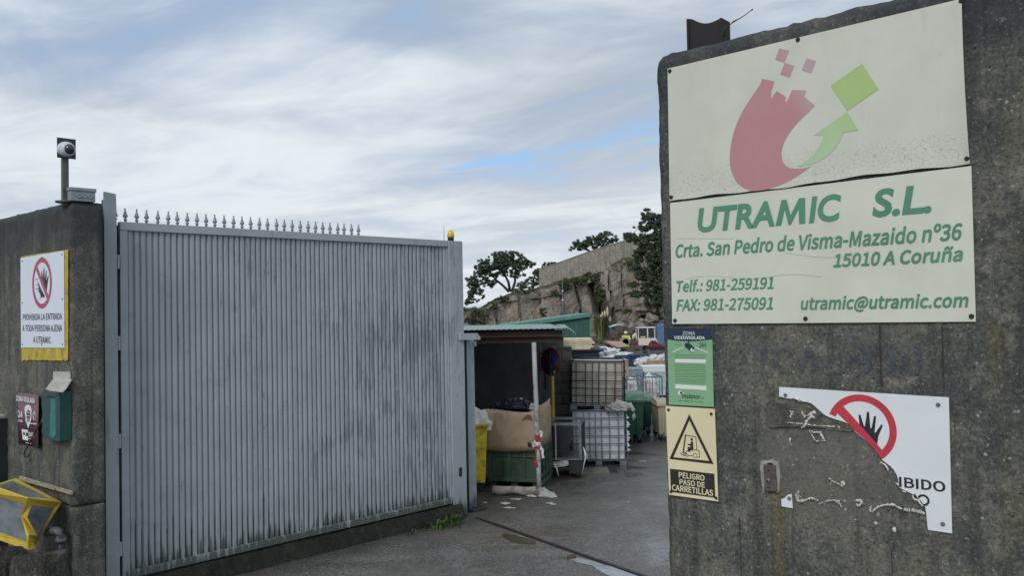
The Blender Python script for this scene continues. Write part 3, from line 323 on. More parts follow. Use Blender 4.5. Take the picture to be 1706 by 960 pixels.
# ------------------------------------------------------------------ materials
def newmat(name):
    m = bpy.data.materials.new(name); m.use_nodes = True; m.node_tree.nodes.clear()
    k = NT(m.node_tree); b = k.add('ShaderNodeBsdfPrincipled'); o = k.add('ShaderNodeOutputMaterial'); k.l.new(b.outputs[0], o.inputs[0])
    return m, k, b
def srgb(r, g, b):
    f = lambda c: (c/255/12.92) if c/255 <= 0.04045 else ((c/255+0.055)/1.055)**2.4
    return (f(r), f(g), f(b))
def paint(name, col, rough=0.55, metal=0.0, var=0.25, scale=6.0, dirt=None, dirt_amt=0.4, dscale=3.0, bump=0.15, bscale=60, world=False, spec=0.5, streak=False, trans=0.0, sub=None):
    m, k, b = newmat(name)
    tc = k.add('ShaderNodeTexCoord'); v = tc.outputs['Object']
    if world: v = k.add('ShaderNodeNewGeometry').outputs['Position']
    n = k.noise(v, scale, 5, 0.6)
    c = k.mix(k.ramp(n, 0.3, 0.7), tuple(q*(1-var) for q in col), tuple(min(1, q*(1+var*0.6)) for q in col))
    if dirt is not None:
        dv = k.map(v, scale=(4, 4, 0.6)) if streak else v
        d = k.noise(dv, dscale, 7, 0.65)
        c = k.mix(k.math('MULTIPLY', k.ramp(d, 0.48, 0.66), dirt_amt), c, dirt)
    k.put(b.inputs['Base Color'], c)
    k.put(b.inputs['Roughness'], k.ramp(n, 0.2, 0.8, max(0.05, rough-0.1), min(1, rough+0.1)))
    b.inputs['Metallic'].default_value = metal; b.inputs['Specular IOR Level'].default_value = spec
    if trans: b.inputs['Transmission Weight'].default_value = trans
    if bump:
        bn = k.add('ShaderNodeBump', i_Strength=bump, i_Distance=0.01, i_Height=k.noise(v, bscale, 4, 0.6))
        k.l.new(bn.outputs[0], b.inputs['Normal'])
    return m

def concrete(name, lo, mid, hi, speck=True, topdark=None, boards=True, moss=0.5, clean=None, streaks=()):
    m, k, b = newmat(name)
    v = k.add('ShaderNodeTexCoord').outputs['Object']
    x, y, z = k.sep(v)
    nb = k.noise(v, 1.7, 9, 0.70)                       # blotches
    nm = k.noise(k.map(v, loc=(3, 1, 8)), 7, 8, 0.74)
    nf = k.noise(v, 75, 5, 0.8); ng2 = k.noise(k.map(v, loc=(2, 9, 5)), 30, 6, 0.8)
    ns = k.noise(k.map(v, scale=(6, 6, 0.30)), 1.5, 7, 0.62)   # runs down the face
    c = k.mix(k.ramp(nb, 0.40, 0.60), lo, mid)
    c = k.mix(k.math('MULTIPLY', k.ramp(nm, 0.50, 0.66), 0.75), c, hi)
    c = k.mix(k.math('MULTIPLY', k.ramp(k.noise(k.map(v, loc=(8, 2, 0)), 3.2, 9, 0.74), 0.50, 0.62), 0.75), c, (lo[0]*0.6, lo[1]*0.66, lo[2]*0.72))
    c = k.mix(k.math('MULTIPLY', k.ramp(ns, 0.50, 0.64), 0.65), c, tuple(q*0.45 for q in lo))
    if moss:
        ng = k.noise(k.map(v, scale=(2.4, 2.4, 0.45), loc=(5, 0, 3)), 1.5, 8, 0.68)
        c = k.mix(k.math('MULTIPLY', k.ramp(ng, 0.53, 0.66), moss), c, (0.105, 0.100, 0.048))
    for (ux, w, z0, z1) in streaks:                      # ochre runs below fixings
        d = k.math('ABSOLUTE', k.math('SUBTRACT', k.math('ADD', x, k.math('MULTIPLY', nm, 0.03)), ux+0.015))
        f = k.math('MULTIPLY', k.ramp(d, w, w*0.3), k.math('MULTIPLY', k.ramp(z, z1, z1-0.06), k.ramp(z, z0, z0+0.5)))
        c = k.mix(k.math('MULTIPLY', f, 0.6), c, (0.13, 0.115, 0.055))
    grain = 1.0
    if clean:                                            # where the plate and its mortar kept the face clean
        u_, z_, ru, rz = clean
        dx = k.math('DIVIDE', k.math('SUBTRACT', x, u_), ru); dz = k.math('DIVIDE', k.math('SUBTRACT', z, z_), rz)
        d = k.math('SQRT', k.math('ADD', k.math('MULTIPLY', dx, dx), k.math('MULTIPLY', dz, dz)))
        d = k.math('ADD', d, k.math('MULTIPLY', k.math('SUBTRACT', nm, 0.5), 1.0))
        cm_ = k.ramp(d, 1.05, 0.75); grain = k.math('SUBTRACT', 1.0, k.math('MULTIPLY', cm_, 0.5))
        c = k.mix(k.math('MULTIPLY', cm_, 0.62), c, k.mix(nm, (0.105, 0.105, 0.092), (0.160, 0.156, 0.134)))
    if speck:                                             # pale lichen spots of several sizes
        for sc, th, lc, amt, seed in ((60, 0.22, 7, 0.8, 1.3), (28, 0.18, 4, 0.85, 4.1), (13, 0.12, 3, 0.6, 7.7)):
            vd = k.voro(k.map(v, loc=(seed, 0.2, seed)), sc); sel = k.noise(k.map(v, loc=(0, 0, seed)), lc*2.2, 5, 0.7)
            sp = k.math('MULTIPLY', k.ramp(k.math('ADD', vd, k.math('MULTIPLY', k.math('SUBTRACT', nf, 0.5), 0.22)), th, th*0.55), k.ramp(sel, 0.50, 0.58))
            c = k.mix(k.math('MULTIPLY', sp, amt), c, (0.36, 0.37, 0.33))
    c = k.mix(k.math('MULTIPLY', k.ramp(nf, 0.50, 0.62, 0.0, 0.62), grain), c, tuple(q*0.35 for q in lo))
    c = k.mix(k.math('MULTIPLY', k.ramp(nf, 0.46, 0.36, 0.0, 0.38), grain), c, tuple(min(1, q*1.35) for q in hi))
    c = k.mix(k.math('MULTIPLY', k.ramp(ng2, 0.53, 0.62, 0.0, 0.6), grain), c, tuple(q*0.45 for q in lo))
    if topdark is not None:                               # black algae on the weathered cap
        td = k.math('ADD', z, k.math('MULTIPLY', k.math('SUBTRACT', k.noise(k.map(v, scale=(3, 3, 0.6)), 2.0, 7, 0.68), 0.5), 1.3))
        c = k.mix(k.ramp(td, topdark-0.7, topdark+0.1, 0, 0.72), c, (0.026, 0.033, 0.038))
    pits = k.math('MULTIPLY', k.ramp(k.voro(k.map(v, loc=(7, 3, 1)), 23), 0.12, 0.07), k.ramp(k.noise(v, 5, 4, 0.6), 0.5, 0.56))
    c = k.mix(k.math('MULTIPLY', pits, 0.75), c, (0.015, 0.015, 0.015))
    k.put(b.inputs['Base Color'], c); k.put(b.inputs['Roughness'], k.ramp(nb, 0.3, 0.7, 0.75, 0.95))
    b.inputs['Specular IOR Level'].default_value = 0.25
    hgt = k.math('ADD', k.math('MULTIPLY', nm, 0.7), k.math('ADD', k.math('MULTIPLY', nf, 0.5), k.math('MULTIPLY', pits, -0.6)))
    if boards:
        w = k.noise(k.map(v, scale=(0.6, 0.6, 34)), 2.0, 3, 0.5)
        hgt = k.math('ADD', hgt, k.math('MULTIPLY', w, 0.22))
    bn = k.add('ShaderNodeBump', i_Strength=0.75, i_Distance=0.012, i_Height=hgt); k.l.new(bn.outputs[0], b.inputs['Normal'])
    return m

M = {}
M['wall_right'] = concrete('wall_right', (0.072, 0.078, 0.076), (0.150, 0.146, 0.120), (0.24, 0.23, 0.19), topdark=4.0, clean=(7.06, 2.22, 0.34, 0.26), streaks=((6.83, 0.035, 0.8, 2.14), (7.60, 0.04, 2.3, 2.75)))
M['wall_left'] = concrete('wall_left', (0.075, 0.080, 0.076), (0.150, 0.145, 0.122), (0.23, 0.22, 0.185), topdark=3.7)
M['kerb'] = concrete('kerb', (0.010, 0.013, 0.011), (0.020, 0.023, 0.018), (0.035, 0.037, 0.029), speck=False, moss=0.15)
M['block'] = concrete('block', (0.04, 0.04, 0.035), (0.09, 0.085, 0.07), (0.2, 0.19, 0.17), speck=False, moss=0.3)
M['retain'] = concrete('retain', (0.26, 0.245, 0.205), (0.33, 0.315, 0.265), (0.38, 0.36, 0.31), speck=False, boards=False, moss=0.35)
M['groove'] = paint('groove', (0.030, 0.030, 0.027), 0.9)

def asphalt():
    m, k, b = newmat('asphalt')
    v = k.add('ShaderNodeNewGeometry').outputs['Position']
    nl = k.noise(v, 0.45, 7, 0.62, 0.4); nm = k.noise(v, 2.4, 7, 0.68); n30 = k.noise(v, 26, 4, 0.75); nf2 = k.noise(v, 60, 4, 0.75)
    vo = k.voro(v, 70); tracks = k.noise(k.map(v, rot=(0, 0, R(35)), scale=(0.35, 1.8, 1)), 1.3, 6, 0.62)
    c = k.mix(k.ramp(nl, 0.38, 0.62), (0.095, 0.093, 0.085), (0.165, 0.161, 0.148))
    c = k.mix(k.math('MULTIPLY', k.ramp(nm, 0.47, 0.64), 0.6), c, (0.050, 0.050, 0.046))
    stone = k.voro(v, 70, out=1)
    n = k.add('ShaderNodeSeparateColor'); k.put(n.inputs[0], stone)
    c = k.mix(k.ramp(n.outputs[0], 0.62, 0.95, 0, 0.75), c, (0.26, 0.255, 0.235))
    c = k.mix(k.ramp(n.outputs[1], 0.60, 0.95, 0, 0.75), c, (0.022, 0.022, 0.020))
    c = k.mix(k.ramp(n30, 0.52, 0.66, 0, 0.6), c, (0.030, 0.030, 0.028))
    # brown mud carried out by the lorries
    c = k.mix(k.math('MULTIPLY', k.ramp(k.noise(k.map(v, loc=(3, 8, 0)), 0.6, 7, 0.68), 0.46, 0.60), 0.6), c, (0.085, 0.074, 0.056))
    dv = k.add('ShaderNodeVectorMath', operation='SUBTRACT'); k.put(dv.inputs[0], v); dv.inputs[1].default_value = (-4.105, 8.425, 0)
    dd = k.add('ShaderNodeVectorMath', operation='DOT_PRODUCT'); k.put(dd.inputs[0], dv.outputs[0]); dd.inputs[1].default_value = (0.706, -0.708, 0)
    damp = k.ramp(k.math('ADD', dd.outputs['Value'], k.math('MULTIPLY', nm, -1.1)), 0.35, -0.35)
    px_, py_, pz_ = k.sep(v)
    shed_wet_ = k.math('MULTIPLY', k.ramp(k.math('ADD', k.math('ABSOLUTE', k.math('SUBTRACT', py_, 13.6)), k.math('MULTIPLY', nm, 2.4)), 3.1, 1.7), k.ramp(px_, 3.6, 1.2))  # darker wet ground around the shed front
    damp = k.math('MAXIMUM', damp, k.math('MULTIPLY', shed_wet_, 0.8))
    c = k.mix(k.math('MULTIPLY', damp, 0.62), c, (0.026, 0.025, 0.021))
    k.put(b.inputs['Base Color'], c)
    wet = k.math('MULTIPLY', k.ramp(tracks, 0.40, 0.58), k.ramp(nl, 0.36, 0.56))
    k.put(b.inputs['Roughness'], k.ramp(wet, 0.0, 1.0, 0.46, 0.13))
    b.inputs['Specular IOR Level'].default_value = 0.85
    h = k.math('ADD', k.math('MULTIPLY', vo, -0.6), k.math('ADD', k.math('MULTIPLY', nf2, 0.5), k.math('MULTIPLY', nm, 1.4)))
    bn = k.add('ShaderNodeBump', i_Distance=0.010, i_Height=h); k.put(bn.inputs['Strength'], k.ramp(wet, 0, 1, 0.6, 0.16)); k.l.new(bn.outputs[0], b.inputs['Normal'])
    return m
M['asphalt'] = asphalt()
def water():
    m, k, b = newmat('puddle_water'); b.inputs['Base Color'].default_value = (0.03, 0.028, 0.024, 1)
    b.inputs['Roughness'].default_value = 0.04; b.inputs['Specular IOR Level'].default_value = 0.9
    b.inputs['IOR'].default_value = 1.6
    v = k.add('ShaderNodeNewGeometry').outputs['Position']
    bn = k.add('ShaderNodeBump', i_Strength=0.05, i_Distance=0.003, i_Height=k.noise(v, 14, 3, 0.5)); k.l.new(bn.outputs[0], b.inputs['Normal'])
    return m
M['water'] = water()
M['pale_sheen'] = paint('puddle_sheen', (0.30, 0.32, 0.34), 0.12, var=0.25, scale=7, bump=0.02, spec=0.9)  # pale base colour paints the bright sky reflection into the puddle

def gatepaint(name, deep=1.0, scuff=1.0):
    """blue-grey gate paint: scraped darker patches in vertical strokes, black mould rising from the foot"""
    m, k, b = newmat(name)
    g = k.add('ShaderNodeNewGeometry'); v = g.outputs['Position']; oi = k.add('ShaderNodeObjectInfo')
    x, y, z = k.sep(v)
    n = k.noise(v, 2.0, 5, 0.6)
    c = k.mix(k.ramp(n, 0.3, 0.7), (0.308, 0.350, 0.378), (0.360, 0.402, 0.430))
    c = k.mix(k.math('MULTIPLY', oi.outputs['Random'], 0.30), c, (0.215, 0.255, 0.285))
    # scuffs: broken vertical strokes, gathered in drifts towards the free end
    st = k.noise(k.map(v, scale=(1, 1, 0.085)), 30, 6, 0.72, 0.0); drift = k.noise(k.map(v, loc=(1.2, 4, 2.6), scale=(0.9, 0.9, 0.9)), 1.15, 5, 0.6, 0.6)
    along = k.ramp(x, -3.6, -1.0, 0.0, 0.09)
    sc = k.math('ADD', k.math('MULTIPLY', st, 1.0), k.math('ADD', k.math('MULTIPLY', drift, 0.42), along))
    def band(pa, pb, half, amt):                          # long scrapes left by loads dragged past the gate
        ua, za = GATE.hit(*pa); ub, zb_ = GATE.hit(*pb); xa_ = GATE.a.x+GATE.d.x*ua; xb_ = GATE.a.x+GATE.d.x*ub; mm = (zb_-za)/(xb_-xa_)
        dz_ = k.math('ABSOLUTE', k.math('SUBTRACT', z, k.math('ADD', k.math('MULTIPLY', k.math('SUBTRACT', x, xa_), mm), za)))
        f = k.math('MULTIPLY', k.ramp(dz_, half, 0.0), k.math('MULTIPLY', k.ramp(x, xa_-0.15, xa_+0.1), k.ramp(x, xb_+0.15, xb_-0.1)))
        return k.math('MULTIPLY', f, amt)
    for q in (((520, 762), (655, 672), .22, .085), ((600, 735), (720, 715), .40, .055), ((498, 500), (575, 560), .30, .07), ((560, 535), (722, 575), .60, .06), ((500, 620), (520, 900), .0, 0)):
        if q[3]: sc = k.math('ADD', sc, band(*q))
    sc = k.math('ADD', sc, k.math('MULTIPLY', k.math('SUBTRACT', oi.outputs['Random'], 0.5), 0.09))
    c = k.mix(k.math('MULTIPLY', k.ramp(sc, 0.862, 0.878), 0.66*scuff), c, (0.120, 0.150, 0.175))
    c = k.mix(k.math('MULTIPLY', k.ramp(k.noise(k.map(v, scale=(1, 1, 0.25), loc=(3, 3, 3)), 34, 4, 0.7), 0.66, 0.72), 0.75), c, (0.055, 0.065, 0.065))
    c = k.mix(k.math('MULTIPLY', k.ramp(k.noise(k.map(v, loc=(9, 3, 3)), 4.0, 6, 0.7), 0.52, 0.66), 0.35), c, (0.23, 0.25, 0.24))
    mo = k.math('SUBTRACT', k.math('MULTIPLY', k.noise(k.map(v, scale=(1, 1, 0.10)), 21, 3, 0.6), 1.5*deep), k.math('MULTIPLY', k.math('SUBTRACT', z, 0.2), 1.6))
    c = k.mix(k.ramp(mo, 0.26, 0.55, 0, 0.95), c, (0.010, 0.014, 0.010))
    c = k.mix(k.ramp(k.math('ADD', z, k.math('MULTIPLY', n, 0.7)), 1.5, 0.4, 0, 0.40), c, (0.150, 0.175, 0.170))
    k.put(b.inputs['Base Color'], c); b.inputs['Roughness'].default_value = 0.5; b.inputs['Specular IOR Level'].default_value = 0.4
    bn = k.add('ShaderNodeBump', i_Strength=0.25, i_Distance=0.004, i_Height=k.noise(v, 24, 5, 0.65)); k.l.new(bn.outputs[0], b.inputs['Normal'])
    return m
M['gate'] = gatepaint('gate_paint', 0.80); M['gate_back'] = gatepaint('gate_sheet', 1.55)
M['post'] = gatepaint('post_paint', 0.45, 0.8)

def signpanel():
    m, k, b = newmat('sign_panel')
    v = k.add('ShaderNodeNewGeometry').outputs['Position']; ov = k.add('ShaderNodeTexCoord').outputs['Object']
    x, y, z = k.sep(ov)
    n = k.noise(v, 5, 5, 0.6)
    c = k.mix(k.ramp(n, 0.3, 0.7), (0.52, 0.54, 0.465), (0.57, 0.585, 0.51))
    cr = k.ramp(k.voro(k.map(ov, scale=(1, 1, 1.2)), 62, 'DISTANCE_TO_EDGE'), 0.045, 0.01)
    low = k.ramp(k.math('ADD', z, k.math('MULTIPLY', k.noise(ov, 5, 3, 0.6), 0.16)), 0.775, 0.68)
    cr2 = k.math('MULTIPLY', k.ramp(k.voro(ov, 110, 'DISTANCE_TO_EDGE'), 0.04, 0.01), 0.10)
    c = k.mix(k.math('ADD', k.math('MULTIPLY', k.math('MULTIPLY', cr, low), 0.5), cr2), c, (0.20, 0.24, 0.21))
    rust = k.ramp(k.noise(k.map(v, scale=(1, 1, .4)), 4, 7, 0.65), 0.52, 0.70, 0, 0.35)
    c = k.mix(rust, c, (0.46, 0.47, 0.38))
    c = k.mix(k.ramp(k.noise(k.map(v, scale=(3, 3, .25)), 6, 6, 0.65), 0.56, 0.70, 0, 0.25), c, (0.36, 0.38, 0.33))
    k.put(b.inputs['Base Color'], c); b.inputs['Roughness'].default_value = 0.45; b.inputs['Specular IOR Level'].default_value = 0.35
    bn = k.add('ShaderNodeBump', i_Strength=0.12, i_Distance=0.004, i_Height=k.noise(v, 12, 4, 0.6)); k.l.new(bn.outputs[0], b.inputs['Normal'])
    return m
M['panel'] = signpanel()
M['panel2'] = paint('sign_panel_lower', (0.575, 0.595, 0.505), 0.42, var=0.05, scale=4, dirt=(0.45, 0.46, 0.36), dirt_amt=0.22, dscale=2.5, bump=0.08, bscale=14)
def logo_red():
    m, k, b = newmat('faded_red_print'); v = k.add('ShaderNodeTexCoord').outputs['Object']; x, y, z = k.sep(v)
    f = k.ramp(k.math('ADD', k.math('MULTIPLY', x, 1.2), k.math('MULTIPLY', z, 0.5)), 1.04, 1.20)
    c = k.mix(f, (0.425, 0.205, 0.218), (0.44, 0.30, 0.325))
    c = k.mix(k.ramp(k.noise(v, 90, 3, 0.7), 0.62, 0.72, 0, 0.5), c, (0.34, 0.12, 0.14))
    c = k.mix(k.ramp(k.noise(v, 6, 4, 0.6), 0.3, 0.75, 0, 0.25), c, (0.50, 0.30, 0.30))
    k.put(b.inputs['Base Color'], c); b.inputs['Roughness'].default_value = 0.5; return m
def logo_green():
    m, k, b = newmat('faded_green_print'); v = k.add('ShaderNodeTexCoord').outputs['Object']; x, y, z = k.sep(v)
    f = k.ramp(k.math('ADD', k.math('MULTIPLY', x, 0.2), z), 0.72, 1.0)
    c = k.mix(f, (0.36, 0.50, 0.34), (0.34, 0.47, 0.17))
    c = k.mix(k.ramp(k.noise(v, 8, 4, 0.6), 0.3, 0.75, 0, 0.25), c, (0.50, 0.60, 0.36))
    k.put(b.inputs['Base Color'], c); b.inputs['Roughness'].default_value = 0.5; return m
M['logo_red'] = logo_red(); M['logo_green'] = logo_green()
P = paint
M['txtgreen'] = P('green_letter', (0.075, 0.235, 0.150), 0.5, var=0.12, bump=0)
M['bolt'] = P('bolt', (0.035, 0.03, 0.03), 0.5, metal=0.3, dirt=(0.08, 0.035, 0.015))
M['white'] = P('white_sign', (0.66, 0.69, 0.71), 0.4, var=0.04, dirt=(0.5, 0.52, 0.5), dirt_amt=0.25, bump=0.03)
M['white2'] = P('white_sign_left', (0.62, 0.67, 0.76), 0.4, var=0.04, dirt=(0.5, 0.52, 0.5), dirt_amt=0.25, bump=0.03)
M['residue'] = P('dried_glue', (0.58, 0.57, 0.51), 0.7, var=0.3, scale=30)
M['red'] = P('sign_red', (0.47, 0.035, 0.055), 0.45, var=0.08, bump=0)
M['red2'] = P('sign_red_left', (0.36, 0.055, 0.08), 0.45, var=0.08, bump=0)
M['black'] = P('print_black', (0.012, 0.014, 0.02), 0.5, var=0.1, bump=0)
M['cream'] = P('cream_sign', (0.66, 0.60, 0.385), 0.45, var=0.06, dirt=(0.45, 0.38, 0.2), dirt_amt=0.3, bump=0.03)
M['brownblack'] = P('faded_black', (0.022, 0.018, 0.016), 0.5, var=0.15, bump=0)
M['lgreen'] = P('light_green_sign', (0.205, 0.385, 0.215), 0.45, var=0.08, dirt=(0.2, 0.38, 0.22), dirt_amt=0.3, bump=0.02)
M['navy'] = P('navy_print', (0.010, 0.025, 0.055), 0.4, var=0.1, bump=0)
M['dgreen'] = P('dark_green_print', (0.05, 0.14, 0.07), 0.5, var=0.3, bump=0)
M['offwhite'] = P('offwhite', (0.66, 0.68, 0.66), 0.5, var=0.05, bump=0)
M['palegreen'] = P('pale_green_print', (0.33, 0.50, 0.37), 0.5, bump=0)
M['maroon'] = P('maroon_sign', (0.105, 0.035, 0.055), 0.4, var=0.15, dirt=(0.16, 0.08, 0.09), bump=0.03)
M['yellowpaint'] = P('yellow_wall_paint', (0.48, 0.36, 0.045), 0.8, var=0.2, scale=9, dirt=(0.18, 0.15, 0.06), dirt_amt=0.7, dscale=8, bump=0.5, bscale=80)
M['teal'] = P('teal_plastic', (0.006, 0.060, 0.060), 0.4, var=0.35, scale=12, dirt=(0.01, 0.03, 0.03), dirt_amt=0.6)
M['alu'] = P('dull_aluminium', (0.50, 0.50, 0.46), 0.55, metal=0.35, var=0.15, dirt=(0.25, 0.24, 0.2), dirt_amt=0.5)
M['cable'] = P('black_cable', (0.01, 0.01, 0.012), 0.5)
M['grey_plastic'] = P('grey_plastic', (0.24, 0.27, 0.30), 0.5, var=0.12, dirt=(0.12, 0.13, 0.13), dirt_amt=0.5)
M['dark_metal'] = P('dark_metal', (0.030, 0.038, 0.045), 0.5, metal=0.3, var=0.2)
M['polegrey'] = P('pole_steel', (0.10, 0.105, 0.09), 0.5, metal=0.4, var=0.3, scale=15)
M['camwhite'] = P('camera_white', (0.50, 0.54, 0.58), 0.35, var=0.05)
M['glass'] = P('dark_glass', (0.012, 0.018, 0.025), 0.08, var=0.1, bump=0, spec=0.8)
M['amber'] = P('amber_plastic', (0.72, 0.44, 0.01), 0.3, var=0.15, bump=0)
M['yellow'] = P('yellow_plastic', (0.62, 0.47, 0.03), 0.5, var=0.12, dirt=(0.16, 0.12, 0.03), dirt_amt=0.75, dscale=5, bump=0.1)
M['yellowframe'] = P('yellow_frame', (0.60, 0.44, 0.045), 0.5, var=0.2, dirt=(0.28, 0.22, 0.05), dirt_amt=0.5, dscale=6)
M['greysheet'] = P('grey_plastic_sheet', (0.17, 0.195, 0.21), 0.35, var=0.35, scale=5, dirt=(0.35, 0.37, 0.37), dirt_amt=0.35, dscale=3)
M['wood'] = P('weathered_wood', (0.30, 0.25, 0.19), 0.8, var=0.35, scale=20)
M['pine'] = P('fresh_timber', (0.62, 0.55, 0.38), 0.7, var=0.2, scale=9)
M['card'] = P('cardboard', (0.35, 0.265, 0.185), 0.85, var=0.12, scale=3, dirt=(0.16, 0.11, 0.07), dirt_amt=0.5, dscale=5, bump=0.1)
M['boxgreen'] = P('green_pallet_box', (0.040, 0.080, 0.050), 0.5, var=0.3, dirt=(0.05, 0.07, 0.05), dirt_amt=0.5, dscale=4)
M['bingreen'] = P('green_bin', (0.012, 0.062, 0.040), 0.42, var=0.2, dirt=(0.04, 0.07, 0.05), dirt_amt=0.4, dscale=3)
M['lidgreen'] = P('green_lid', (0.035, 0.11, 0.07), 0.4, var=0.2, dirt=(0.3, 0.34, 0.3), dirt_amt=0.3, dscale=3)
M['beige'] = P('beige_plastic', (0.36, 0.31, 0.22), 0.55, var=0.1, dirt=(0.15, 0.13, 0.1))
M['rubber'] = P('rubber', (0.012, 0.012, 0.013), 0.7)
M['galv'] = P('galvanised_bar', (0.15, 0.18, 0.20), 0.45, metal=0.4, var=0.25)
M['galvdark'] = P('dark_cage_bar', (0.035, 0.040, 0.045), 0.5, metal=0.3, var=0.2)
M['tank_old'] = P('stained_tank', (0.36, 0.35, 0.30), 0.5, var=0.15, scale=3, dirt=(0.17, 0.15, 0.115), dirt_amt=0.75, dscale=2.2, bump=0.08)
M['tank_white'] = P('white_tank', (0.50, 0.52, 0.56), 0.5, var=0.12, scale=3, dirt=(0.28, 0.29, 0.30), dirt_amt=0.5, dscale=4, bump=0.08)
M['blackbag'] = P('black_bag', (0.010, 0.013, 0.022), 0.28, var=0.3, bump=0.3, bscale=25)
M['whitebag'] = P('white_sack', (0.56, 0.57, 0.57), 0.6, var=0.2, dirt=(0.25, 0.25, 0.24), dirt_amt=0.4, dscale=8, bump=0.2, bscale=30)
M['greybag'] = P('grey_sack', (0.34, 0.33, 0.32), 0.6, var=0.35, dirt=(0.12, 0.12, 0.12), dirt_amt=0.5, dscale=6, bump=0.2, bscale=30)
M['rustwhite'] = P('peeling_white', (0.36, 0.38, 0.39), 0.6, var=0.1, dirt=(0.14, 0.06, 0.03), dirt_amt=0.9, dscale=5, bump=0.2)
M['rust'] = P('rust', (0.070, 0.048, 0.036), 0.85, var=0.4, scale=10, dirt=(0.03, 0.02, 0.016), dirt_amt=0.6)
M['darkred'] = P('dark_red_beam', (0.055, 0.022, 0.018), 0.7, var=0.4)
M['roofgreen'] = P('green_roof_sheet', (0.20, 0.30, 0.265), 0.5, var=0.2, dirt=(0.22, 0.30, 0.28), dirt_amt=0.4)
M['shedgreen'] = P('green_cladding', (0.034, 0.098, 0.082), 0.5, var=0.15, dirt=(0.015, 0.06, 0.05))
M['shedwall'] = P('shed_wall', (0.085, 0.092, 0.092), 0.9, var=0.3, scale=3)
M['blockwall'] = P('block_wall', (0.17, 0.165, 0.145), 0.9, var=0.25, scale=4, dirt=(0.04, 0.04, 0.035), dirt_amt=0.5)
M['signblue'] = P('sign_blue', (0.012, 0.055, 0.20), 0.45, var=0.1, bump=0)
M['signred'] = P('sign_dull_red', (0.20, 0.02, 0.035), 0.45, var=0.1, bump=0)
M['yellowpole'] = P('yellow_pole', (0.36, 0.27, 0.035), 0.6, var=0.2)
M['tape_red'] = P('red_tape', (0.26, 0.035, 0.035), 0.5)
M['bluepl'] = P('blue_plastic', (0.02, 0.06, 0.17), 0.4, var=0.3)
M['bluepale'] = P('blue_tarp', (0.08, 0.16, 0.29), 0.5, var=0.3)
M['darkblue'] = P('dark_blue_metal', (0.006, 0.011, 0.024), 0.5, var=0.4)
M['exwhite'] = P('digger_white', (0.58, 0.57, 0.53), 0.4, var=0.1, dirt=(0.3, 0.27, 0.22))
M['exred'] = P('digger_red', (0.19, 0.018, 0.022), 0.4, var=0.2)
M['hivis'] = P('hi_vis', (0.52, 0.72, 0.08), 0.7, var=0.1, bump=0)
M['skin'] = P('skin', (0.35, 0.2, 0.14), 0.6, bump=0)
M['trouser'] = P('work_trousers', (0.02, 0.025, 0.04), 0.8)
M['pipe'] = P('concrete_pipe', (0.22, 0.21, 0.19), 0.85, var=0.15)
M['tarmacmat'] = P('rubber_mat', (0.07, 0.068, 0.062), 0.7, var=0.2)
M['paper'] = P('litter', (0.36, 0.36, 0.34), 0.7, var=0.2)
M['soil'] = P('soil', (0.075, 0.055, 0.038), 0.95, var=0.4, scale=1.5, bump=0.6, bscale=5, world=True)
def foliage(name, a, b_, sc=1.2):
    m, k, b = newmat(name)
    g = k.add('ShaderNodeNewGeometry'); v = g.outputs['Position']
    c = k.mix(k.ramp(k.noise(v, sc, 4, 0.6), 0.35, 0.65), a, b_)
    c = k.mix(k.math('MULTIPLY', k.math('POWER', g.outputs['Random Per Island'], 2.0), 0.8), c, tuple(q*2.1 for q in b_))
    k.put(b.inputs['Base Color'], c); b.inputs['Roughness'].default_value = 0.7; b.inputs['Specular IOR Level'].default_value = 0.2
    return m
M['pineleaf'] = foliage('pine_needles', (0.034, 0.052, 0.034), (0.058, 0.080, 0.048))
M['shrub'] = foliage('shrub_leaves', (0.028, 0.042, 0.020), (0.062, 0.075, 0.034))
M['grass'] = foliage('weed_leaves', (0.026, 0.050, 0.018), (0.055, 0.090, 0.028), 9)
M['bark'] = P('bark', (0.045, 0.036, 0.028), 0.95, var=0.3)
M['plume'] = P('pampas_plume', (0.50, 0.43, 0.31), 0.9)
M['reed'] = foliage('reed', (0.06, 0.075, 0.03), (0.11, 0.12, 0.05))
def rock():
    m, k, b = newmat('granite')
    v = k.add('ShaderNodeNewGeometry').outputs['Position']
    n = k.noise(v, 0.28, 6, 0.6); n2 = k.noise(v, 1.3, 7, 0.68); n3 = k.noise(k.map(v, scale=(1.6, 1.6, 0.3)), 0.8, 5, 0.6)
    c = k.mix(k.ramp(n, 0.35, 0.65), (0.185, 0.165, 0.143), (0.290, 0.268, 0.238))
    c = k.mix(k.math('MULTIPLY', k.ramp(n3, 0.5, 0.64), 0.65), c, (0.235, 0.165, 0.110))
    c = k.mix(k.math('MULTIPLY', k.ramp(n2, 0.50, 0.64), 0.6), c, (0.080, 0.070, 0.060))
    c = k.mix(k.math('MULTIPLY', k.ramp(k.noise(k.map(v, loc=(9, 9, 9)), 0.7, 6, 0.7), 0.54, 0.64), 0.6), c, (0.31, 0.29, 0.26))
    c = k.mix(k.math('MULTIPLY', k.ramp(k.noise(k.map(v, scale=(1.3, 1.3, .16)), 1.4, 5, .65), 0.56, 0.66), 0.5), c, (0.055, 0.048, 0.042))
    g = k.add('ShaderNodeNewGeometry'); nx, ny, nz = k.sep(g.outputs['Normal'])
    c = k.mix(k.ramp(k.math('ADD', nz, k.math('MULTIPLY', n2, 0.5)), 0.85, 1.1, 0, 0.9), c, (0.045, 0.06, 0.025))
    k.put(b.inputs['Base Color'], c); b.inputs['Roughness'].default_value = 0.9; b.inputs['Specular IOR Level'].default_value = 0.2
    bn = k.add('ShaderNodeBump', i_Strength=0.9, i_Distance=0.35, i_Height=n2); k.l.new(bn.outputs[0], b.inputs['Normal'])
    return m
M['rock'] = rock()

